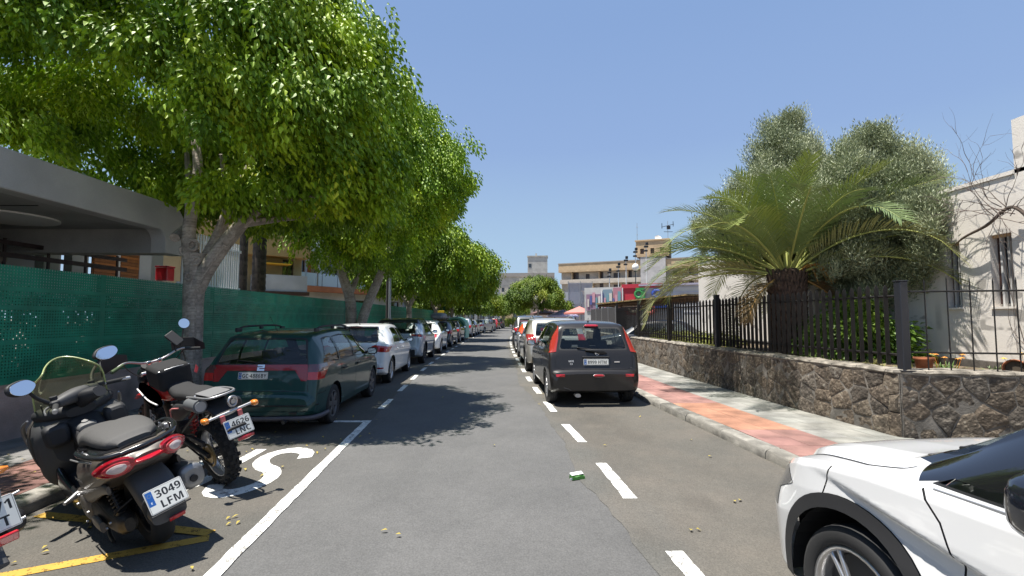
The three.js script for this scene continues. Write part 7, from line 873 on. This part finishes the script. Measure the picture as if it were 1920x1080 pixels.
// ---------------------------------------------------------------- the far end of the street
{ // four storey hotel in the middle distance, facing the street
  const o = thing('apartment_block', 'long cream apartment block with balcony rows and a square roof tower in the distance', 'building'); const L = facadeGroup(o, [14.9, 124], [56, 104]);
  const cr = std([.85, .62, .38], .9, { map: plasterMap }), wh = std([.85, .75, .63], .9, { map: plasterMap }), gy = std([.74, .71, .70], .9, { map: plasterMap }), dk = phys([.06, .04, .035], .25);
  const floors = [2.6, 5.5, 8.4, 11.3], holes = []; for (const y of floors) for (let k = 0; k < 11; k++) { const x = 3.0 + k * 3.55; if (x > 20.5 && x < 26.5) continue; if (y < 9 && x < 6) continue; holes.push([x, x + (k % 3 ? 1.0 : 1.7), y, y + (k % 2 ? 1.5 : 1.9)]); }
  const L2 = L; holes.sort((a, b) => a[0] - b[0]); obj('wall', wallWithHoles(L2, 0, 14.6, -.9, .3, holes), wh, o); obj('side_wall', bx(0, .3, 0, 14.6, -10, -1.2), wh, o);
  for (const h of holes) { const w = new THREE.Group(); w.name = 'window'; o.add(w); obj('pane', bx(h[0], h[1], h[2], h[3], -1.15, -1.1), dk, w); obj('frame', [bx(h[0], h[0] + .1, h[2], h[3], -1.095, -1.0), bx((h[0] + h[1]) / 2 - .05, (h[0] + h[1]) / 2 + .05, h[2], h[3], -1.095, -1.0)], frameBrown, w); }
  for (const y of floors) { for (let k = 0; k < 2; k++) { const a = k ? 26.5 : y > 9 ? 0 : 5.5, b = k ? L : 20.5; obj('balcony', [bx(a, b, y - .9 + (y > 11 ? 0 : 0), y + .1, .15, .3), bx(a, b, y - 1.0, y - .9, -.9, .3)], y > 9 ? wh : cr, o); if (y > 2) for (let x = a + 3; x < b; x += 7.1) obj('partition', bx(x, x + .25, y + .1, y + 1.9, -.9, .15), cr, o); } }
  obj('parapet', bx(-.3, L, 13.3, 15.4, -.85, .6), cr, o); obj('roof_edge', bx(-.4, L + .1, 15.4, 15.65, -10, .7), std([.36, .31, .26], .9), o);
  obj('stair_tower', bx(20.6, 26.4, 0, 16.2, -4, .9), gy, o); const t = obj('roof_tower', wallWithHoles(7.6, 16.21, 20.0, 1.0, .3, [[1.0, 1.9, 16.9, 18.2], [3.4, 4.3, 16.9, 18.2], [5.6, 6.5, 17.4, 18.3]]).map(g => g.translate(19.6, 0, 0)), cr, o); obj('tower_back', bx(19.6, 27.2, 16.21, 20.0, -4, .65), std([.1, .07, .06], .8), t); obj('tower_cap', bx(19.4, 27.4, 20.0, 20.3, -4.2, 1.2), cr, t);
  obj('grey_bay', bx(1.0, 6.0, 0, 8.2, .31, .6), std([.30, .31, .34], .8), o);
}
const mast = (name, label, x, d, h, top, col) => { const o = thing(name, label, 'pole', [x, 0, -d], 0); obj('shaft', cyl(.07, .05, h, 0, h / 2, 0, 0, 0, 0, 8), col, o); top(o, h); return o; };
{ // flag poles with dark heads above the play park
  const hd = (o, h) => { obj('lamp_cluster', [rbox(.5, .22, .3, .05, 0, h - .1, 0), rbox(.3, .35, .3, .05, .1, h + .25, 0), rbox(.45, .2, .25, .05, -.05, h - .6, 0)], M.darkMetal, o); };
  [[13.4, 60, 8.6, 'first and shortest'], [14.3, 59, 9.2, 'second'], [15.0, 58, 9.9, 'third'], [15.9, 57, 10.8, 'fourth'], [16.9, 56, 11.3, 'fifth and tallest']].forEach(([x, d, h, l]) => mast('flood_light_mast', l + ' from the left in the row of thin white masts with dark heads', x, d, h - 1.2, hd, M.white));
  const street = mast('street_lamp', 'dark street lamp with a pale globe standing among the white masts', 15.6, 56, 7.2, (o, h) => { obj('globe', sph(.4, 0, h + .35, 0, 1, 1.1, 1), std([.8, .78, .72], .4), o); obj('collar', cyl(.2, .12, .2, 0, h - .1, 0), M.black, o); }, M.black);
  const a = thing('roof_antenna', 'tangled antenna on top of the square roof tower', 'antenna', [42.2, 20.4, -121]); obj('mast', rod([0, 0, 0], [0, 6, 0], .06), M.greyMetal, a); obj('dish_arms', [rod([-1.6, 4.4, 0], [1.6, 5.2, 0], .07), rod([-1, 3.2, 0], [1.2, 3.2, 0], .07), rod([-1.5, 4, 0], [-1.5, 5.4, 0], .08), rod([1.4, 4.6, 0], [1.4, 5.9, 0], .08), rbox(.9, .9, .4, .1, .2, 4.3, 0)], M.darkMetal, a);
  const b = thing('roof_antenna', 'thin straight radio mast on the cream apartment block', 'antenna', [34, 15.6, -120]); obj('mast', [rod([0, 0, 0], [0, 10, 0], .07, .04), ...[3, 5, 7, 9].map(y => rod([-.3, y, 0], [.3, y, 0], .04))], M.greyMetal, b);
  const c = thing('satellite_dish', 'white satellite dish on the square roof tower', 'satellite dish', [38.6, 20.3, -118]); obj('dish', lathe([[.01, 0], [.5, .08], [.85, .28]], 18).rotateX(1.1).translate(0, 1, 0), M.white, c); obj('stand', rod([0, 0, 0], [0, 1, 0], .06), M.greyMetal, c);
}
{ // colourful play centre behind the iron fence
  const o = thing('play_centre', 'white play centre wall with a large colourful letter sign above the wooden pergola', 'building'); const L = facadeGroup(o, [7.5, 44], [19.6, 37.5]); o.position.y = -.95;
  obj('wall', bx(0, L, 0, 5.3, -.3, 0), M.whiteWall, o); for (let y = 3.0; y < 5.2; y += .42) obj('cladding_strip', bx(5.4, L, y, y + .05, 0, .04), std([.45, .46, .55], .7), o); obj('roof_edge', bx(5.0, L, 5.3, 5.45, -.3, .25), std([.35, .33, .42], .8), o);
  const P = (name, c, ...g) => obj(name, g, std(c, .5), o);
  P('red_board', [.45, .03, .05], bx(3.6, 4.7, 2.8, 5.4, .05, .1), bx(3.5, 7.0, 5.15, 5.5, .04, .2)); const ring = torus(.30, .12, 5.0, 4.6, .2, 0, 0, 0, 28, 8); P('green_letter', [.03, .22, .06], ring, box(.26, 1.7, .2, 5.4, 4.0, .2), box(.7, .22, .2, 5.1, 5.05, .2)); P('cream_letter', [.6, .55, .4], torus(.42, .14, 4.5, 3.5, .2, 0, 0, 0, 24, 8)); P('pink_letter', [.65, .18, .16], torus(.4, .16, 5.9, 3.35, .2, 0, 0, 0, 20, 8)); P('blue_letter', [.01, .06, .38], torus(.28, .16, 6.5, 4.6, .2, 0, 0, 0, 24, 8), box(.24, 1.5, .2, 6.3, 4.2, .2), box(1.5, .7, .2, 7.0, 3.7, .2), box(.7, .22, .2, 8.0, 4.0, .2)); 
  P('mural_board', [.28, .18, .25], bx(.2, 1.6, 3.2, 4.7, .03, .08)); P('mural_board', [.20, .28, .34], bx(1.75, 2.6, 3.2, 5.1, .03, .08)); P('mural_board', [.42, .20, .24], bx(2.7, 3.5, 3.2, 5.25, .03, .08)); for (let k = 0; k < 12; k++) P('mural_figure', [[.6, .55, .5], [.1, .12, .3], [.55, .3, .35], [.15, .3, .35]][k % 4], box(.16 + .05 * (k % 3), .7 + .1 * (k % 4), .04, .4 + k * .26, 3.9 + .25 * (k % 3), .12)); P('white_post', [.7, .7, .7], bx(1.62, 1.74, 2.6, 5.0, .03, .2), bx(3.55, 3.62, 2.6, 5.2, .11, .25));
}
{ // pergola roof along the garden behind the fence
  const o = thing('pergola', 'low wooden pergola roof with straw edge behind the iron fence', 'pergola'); const w = std([.16, .095, .05], .85, { map: mottle(256, .5, 901, { amp: .4, cells: 5 }) }), st = std([.40, .28, .12], .95, { map: mottle(256, .4, 902, { amp: .5, cells: 8, grain: .4 }) });
  const A = [5.3, 26.5], B = [8.2, 21.5], n = 7; obj('edge_beam', rod([A[0], 2.26, -A[1]], [B[0], 2.52, -B[1]], .07, .07, 6), w, o); obj('edge_beam', rod([5.3, 2.26, -26.5], [9, 2.26, -30], .06, .06, 6), w, o);
  for (let k = 0; k <= n; k++) { const t = k / n, x = lerp(A[0], B[0], t), d = lerp(A[1], B[1], t), y = lerp(2.26, 2.52, t); obj('rafter', rod([x, y + .03, -d], [x + 4.5, y + .12, -d - 2.8], .045, .045, 6), w, o); if (k % 2 === 0) obj('post', rod([x + .1, 0, -d - .1], [x + .1, y, -d - .1], .06, .06, 6), w, o); }
  obj('straw_roof', [loft([[[A[0] - .15, 2.34, -A[1] + .1], [A[0] - .15, 2.40, -A[1] + .1], [A[0] + 4.6, 2.52, -A[1] - 2.8], [A[0] + 4.6, 2.46, -A[1] - 2.8]], [[B[0], 2.60, -B[1] + .2], [B[0], 2.67, -B[1] + .2], [B[0] + 4.6, 2.74, -B[1] - 2.6], [B[0] + 4.6, 2.68, -B[1] - 2.6]]], true, true, .3)], st, o);
}
{ // garden behind the pergola, dark car shape seen through the pickets
  const o = thing('parked_car', 'dark car half hidden behind the iron fence pickets under the pergola', 'car'); o.position.set(7.6, .1, -16.5); o.rotation.y = rad(70); const T = TYPES.saloon, F = shell({ ...T, n: 20, fine: .6 }); const { rest, parts } = carve(F, [1, -1].flatMap(side => T.wins.map(w => ({ k: 'side', side, poly: winPoly(F, ...w), part: 'window' })))); obj('body', triGeom(rest), paint([.02, .022, .025]), o); parts.forEach(p => obj('window', triGeom(p), M.tint, o)); addWheels(o, { ...T, R: .31 }, F, M.alu);
  const h = thing('garden_hedge', 'low yellow green hedge in the garden behind the iron fence', 'hedge'); const lob = []; for (let k = 0; k < 9; k++) lob.push([5.5 + .0 * k, 1.0, -12.2 - k * .9, .4, .22, .6]); crown(h, 'foliage', 911, lob, 900, farSprig, leafMat([1, 1, 1], .3, .6), [[.12, .15, .03], [.2, .22, .05], [.28, .28, .07]], { tilt: 1.2, noise: 2, gap: .3, size: .5, inner: .3 }); obj('stems', lob.map(l => rod([l[0], .85, l[2]], [l[0], 1.15, l[2]], .02, .01, 5)), barkM, h);
}
{ // grey house and hills on the left of the centre
  const o = thing('grey_house', 'pale grey flat roofed house with a roof block on the hillside in the distance', 'building'); const L = facadeGroup(o, [-2, 178], [19, 176]);
  const gy = std([.78, .75, .68], .9, { map: plasterMap }), lo = std([.82, .76, .66], .9, { map: plasterMap }); const hs = []; for (const x of [1.5, 4, 6.5, 9, 12]) hs.push([x, x + 1.1, 11.2, 12.8]); obj('wall', wallWithHoles(L, 0, 16.8, 0, .4, hs), lo, o); for (const h of hs) windowUnit(o, 1.1, 1.6, h[0] + .55, 12, -.2, 0, frameBrown, paneDark); obj('roof_edge', bx(-.3, L, 16.8, 18.2, -9, .4), std([.34, .31, .28], .9), o); obj('roof_block', bx(11.2, 18.5, 18.2, 24.2, -6, .2), gy, o); obj('roof_window', bx(11.5, 12.6, 20.2, 21.6, .21, .26), paneDark, o); obj('roof_rim', [bx(11.0, 18.7, 24.2, 24.6, -6, .4), bx(14, 14.6, 24.6, 25.6, -2, -1)], gy, o); obj('side_bay', bx(8, 11.1, 14.0, 16.0, .41, 1.2), lo, o);
  const y = thing('cream_house', 'long cream house behind the bright hedge at the bend', 'building'); const L2 = facadeGroup(y, [-1.2, 96], [9.5, 92]); const h2 = []; for (const x of [1.0, 3.4, 5.4, 7.6, 9.6]) h2.push([x, x + .8, 1.4, 3.3]); obj('wall', wallWithHoles(L2, 0, 5.2, 0, .3, h2), std([.62, .48, .28], .9, { map: plasterMap }), y); for (const h of h2) windowUnit(y, .8, 1.9, h[0] + .4, 2.35, -.15, 0, frameBrown, paneDark, { panes: 1 }); obj('roof_edge', bx(-.2, L2, 5.2, 5.5, -5, .3), M.whiteWall, y);
  const hd = thing('bright_hedge', 'bright yellow green hedge at the bend of the street', 'hedge'); const lob = []; for (let k = 0; k < 8; k++) lob.push([.6 + k * .9, .9, -86 - .2 * k, .8, 1.0, .8]); crown(hd, 'foliage', 921, lob, 700, farSprig, leafMat([1, 1, 1], .35, .6), [[.16, .24, .02], [.25, .34, .03], [.32, .40, .04]], { tilt: 1, noise: 1, gap: .2, size: 1.4, inner: .3 }); obj('stems', lob.map(l => rod([l[0], 0, l[2]], [l[0], 1, l[2]], .05, .03, 5)), barkM, hd);
  const s = thing('orange_shop', 'low shop with orange front and dark windows behind the left row of trees', 'building'); const L3 = facadeGroup(s, [-9.5, 74], [-.5, 84]); const h3 = []; for (let k = 0; k < 5; k++) h3.push([.8 + k * 2.4, 2.4 + k * 2.4, .4, 2.4]); obj('wall', wallWithHoles(L3, 0, 3.2, 0, .3, h3), std([.6, .6, .58], .9), s); for (const h of h3) windowUnit(s, 1.6, 2, h[0] + .8, 1.4, -.15, 0, frameBrown, paneDark); obj('orange_fascia', bx(0, L3, 2.7, 3.6, .01, .3), std([.62, .17, .06], .8), s); obj('upper_wall', bx(0, L3, 3.6, 6.5, -.3, 0), std([.55, .53, .52], .9), s);
  const m = []; const N = 40; for (let i = 0; i <= N; i++) { const x = -260 + i * 18, hgt = 26 * Math.exp(-(((x + 10) / 130) ** 2)) + 10 * n3(x * .02, 1, 2) + 4 * n3(x * .08, 3, 2); m.push([[x, -2, -420], [x, hgt * .6, -450], [x, hgt, -500], [x, hgt * .9, -560], [x, -2, -640]]); } tag(obj('hills', loft(m, false, false), std([.33, .27, .20], .95, { map: mottle(512, 60, 931, { amp: .4, cells: 8 }) })), null, null, null, 'structure');
}
{ // awnings and parasols right of the centre tree
  const post = (o, x, z, h, m) => obj('pole', rod([x, 0, z], [x, h, z], .035), m, o);
  const par = (label, x, d, r, h, c) => { const o = thing('parasol', label, 'parasol', [x, 0, -d]); post(o, 0, 0, h, M.white); obj('canopy', [xf(new THREE.ConeGeometry(r, .7, 8, 1, true), [0, h - .3, 0]), xf(new THREE.CylinderGeometry(r, r, .2, 8, 1, true), [0, h - .72, 0])], std(c, .85), o); };
  par('red and white parasol left of the dark screen panel', 8.3, 52, 1.7, 2.8, [.55, .20, .17]); par('brown parasol beside the centre tree trunk', 5.6, 60, 2.2, 2.8, [.18, .10, .09]); par('pale violet parasol between the brown and the red ones', 7.0, 56, 1.9, 2.5, [.45, .42, .58]);
  const c = thing('cafe_terrace', 'cafe terrace with dark awning and white chairs beyond the parked cars', 'terrace'); obj('awning', [xf(box(6.5, .08, 3, 7.2, 2.9, -66), [0, 0, 0])], std([.16, .10, .10], .8), c); for (const x of [4.3, 7, 9.8]) obj('post', rod([x, 0, -64.8], [x, 2.9, -64.8], .06), M.darkMetal, c); obj('back_wall', bx(4, 14, 0, 3.6, -69, -68.6), std([.5, .4, .34], .9), c); for (let k = 0; k < 9; k++) obj('seat_panel', rbox(.6, .8, .06, .03, 4.6 + k * .62, .75, -63 + (k % 3) * .4), std([[.7, .7, .7], [.3, .28, .5], [.45, .3, .2]][k % 3], .7), c);
  const t = thing('flowering_tree', 'small tree with pink red blossom beside the play centre', 'tree', [9.6, 0, -47]); obj('trunk', tube([[0, 0, 0], [.1, 1.2, 0], [0, 2.2, 0]], [.1, .08, .05], 8, 4), barkM, t); crown(t, 'crown', 941, [[0, 3.0, 0, .9, 1.1, .9], [.4, 3.7, 0, .6, .6, .6]], 300, farSprig, leafMat([1, 1, 1], .3, .6), [[.35, .10, .10], [.5, .2, .18], [.2, .18, .08]], { tilt: 1, gap: .2, size: .8 });
  const net = thing('climbing_net', 'tall grey netting tower in front of the cream apartment block', 'netting', [9.3, 0, -68]); for (const x of [0, 1.7, 3.4]) obj('post', rod([x, 0, 0], [x, 6.8, 0], .05), M.greyMetal, net); obj('net_panel', bx(.05, 3.35, 1, 6.6, -.02, 0), phys([.30, .32, .38], .8, { transparent: true, opacity: .5 }), net);
}
{ // signs and small posts along the left
  const sign = (name, label, x, d, h, g, m) => { const o = thing(name, label, 'sign', [x, .1, -d]); obj('pole', rod([0, 0, 0], [0, h, 0], .03), M.greyMetal, o); obj('sign_plate', g, m, o); };
  sign('road_sign', 'white board sign on a post left of the red hatchback far ahead', -3.3, 47.5, 2.9, rbox(.9, 1.1, .03, .01, 0, 2.6, .04), std([.6, .64, .68], .5)); sign('road_sign', 'round red sign on a post beyond the white board', -2.6, 54, 2.8, cyl(.32, .32, .02, 0, 2.7, .04, PI / 2, 0, 0, 20), std([.55, .03, .03], .5)); sign('road_sign', 'yellow board on a post above the recycling container', -5.2, 39.5, 1.5, rbox(.8, .7, .03, .01, 0, 1.75, .04), std([.75, .50, .02], .5));
  const l2 = lampPost('thin white lamp post between the far left trees', -3.5, 52, 7, M.white);
}
// ---------------------------------------------------------------- small things on the ground
{
  const o = thing('crushed_carton', 'crushed green drink carton lying on the road beside the white dash', 'litter', [.74, .006, -4.87], .35); const g = std([.035, .13, .02], .45), w = std([.72, .74, .70], .5);
  const rings = [0, .33, .66, 1].map((t, i) => [[-.07 + t * .14, 0, -.035], [-.07 + t * .14, .032 + .012 * (i % 2), -.03], [-.07 + t * .14, .030 - .008 * (i % 2), .032], [-.07 + t * .14, 0, .037]]); obj('carton_body', loft(rings, true, true, .3), g, o); obj('carton_flap', [box(.13, .003, .05, 0, .046, -.012, .25, 0, .05), box(.03, .02, .003, -.08, .012, .03)], w, o);
}
{
  const r = RNG(1001), shape = () => leafShape(r.r(.035, .06), r.r(.02, .03), .15, .2); const g = [];
  const drop = (x, d, y = .012) => g.push(shape().rotateX(-PI / 2 + r.r(-.2, .2)).rotateY(r.r(0, 6.3)).translate(x, y + .012, -d));
  for (let k = 0; k < 48; k++) { const d = r.r(2.6, 9), x = r.r(KL(d) + .1, Lk(d) + .2); drop(x, d); } for (let k = 0; k < 120; k++) { const d = r.r(3.4, 14), x = r.r(-5.9, KL(d) - .2); drop(x, d, .125); } for (let k = 0; k < 8; k++) { const d = r.r(2.6, 11); drop(r.r(Rk(d), KR(d)), d); } for (let k = 0; k < 6; k++) drop(r.r(-1.6, 1), r.r(3, 10));
  for (const [x, d] of [[-2.17, 3.97], [-2.1, 3.86], [2.0, 4.2], [1.4, 3.65]]) { drop(x, d); drop(x + .05, d + .03); }
  tag(obj('fallen_leaves', g, leafMat([.42, .33, .06], .2, .7)), 'scattered yellow fallen leaves on the road and the left pavement', 'leaves', null, 'stuff');
}
renderer.render(scene, camera);
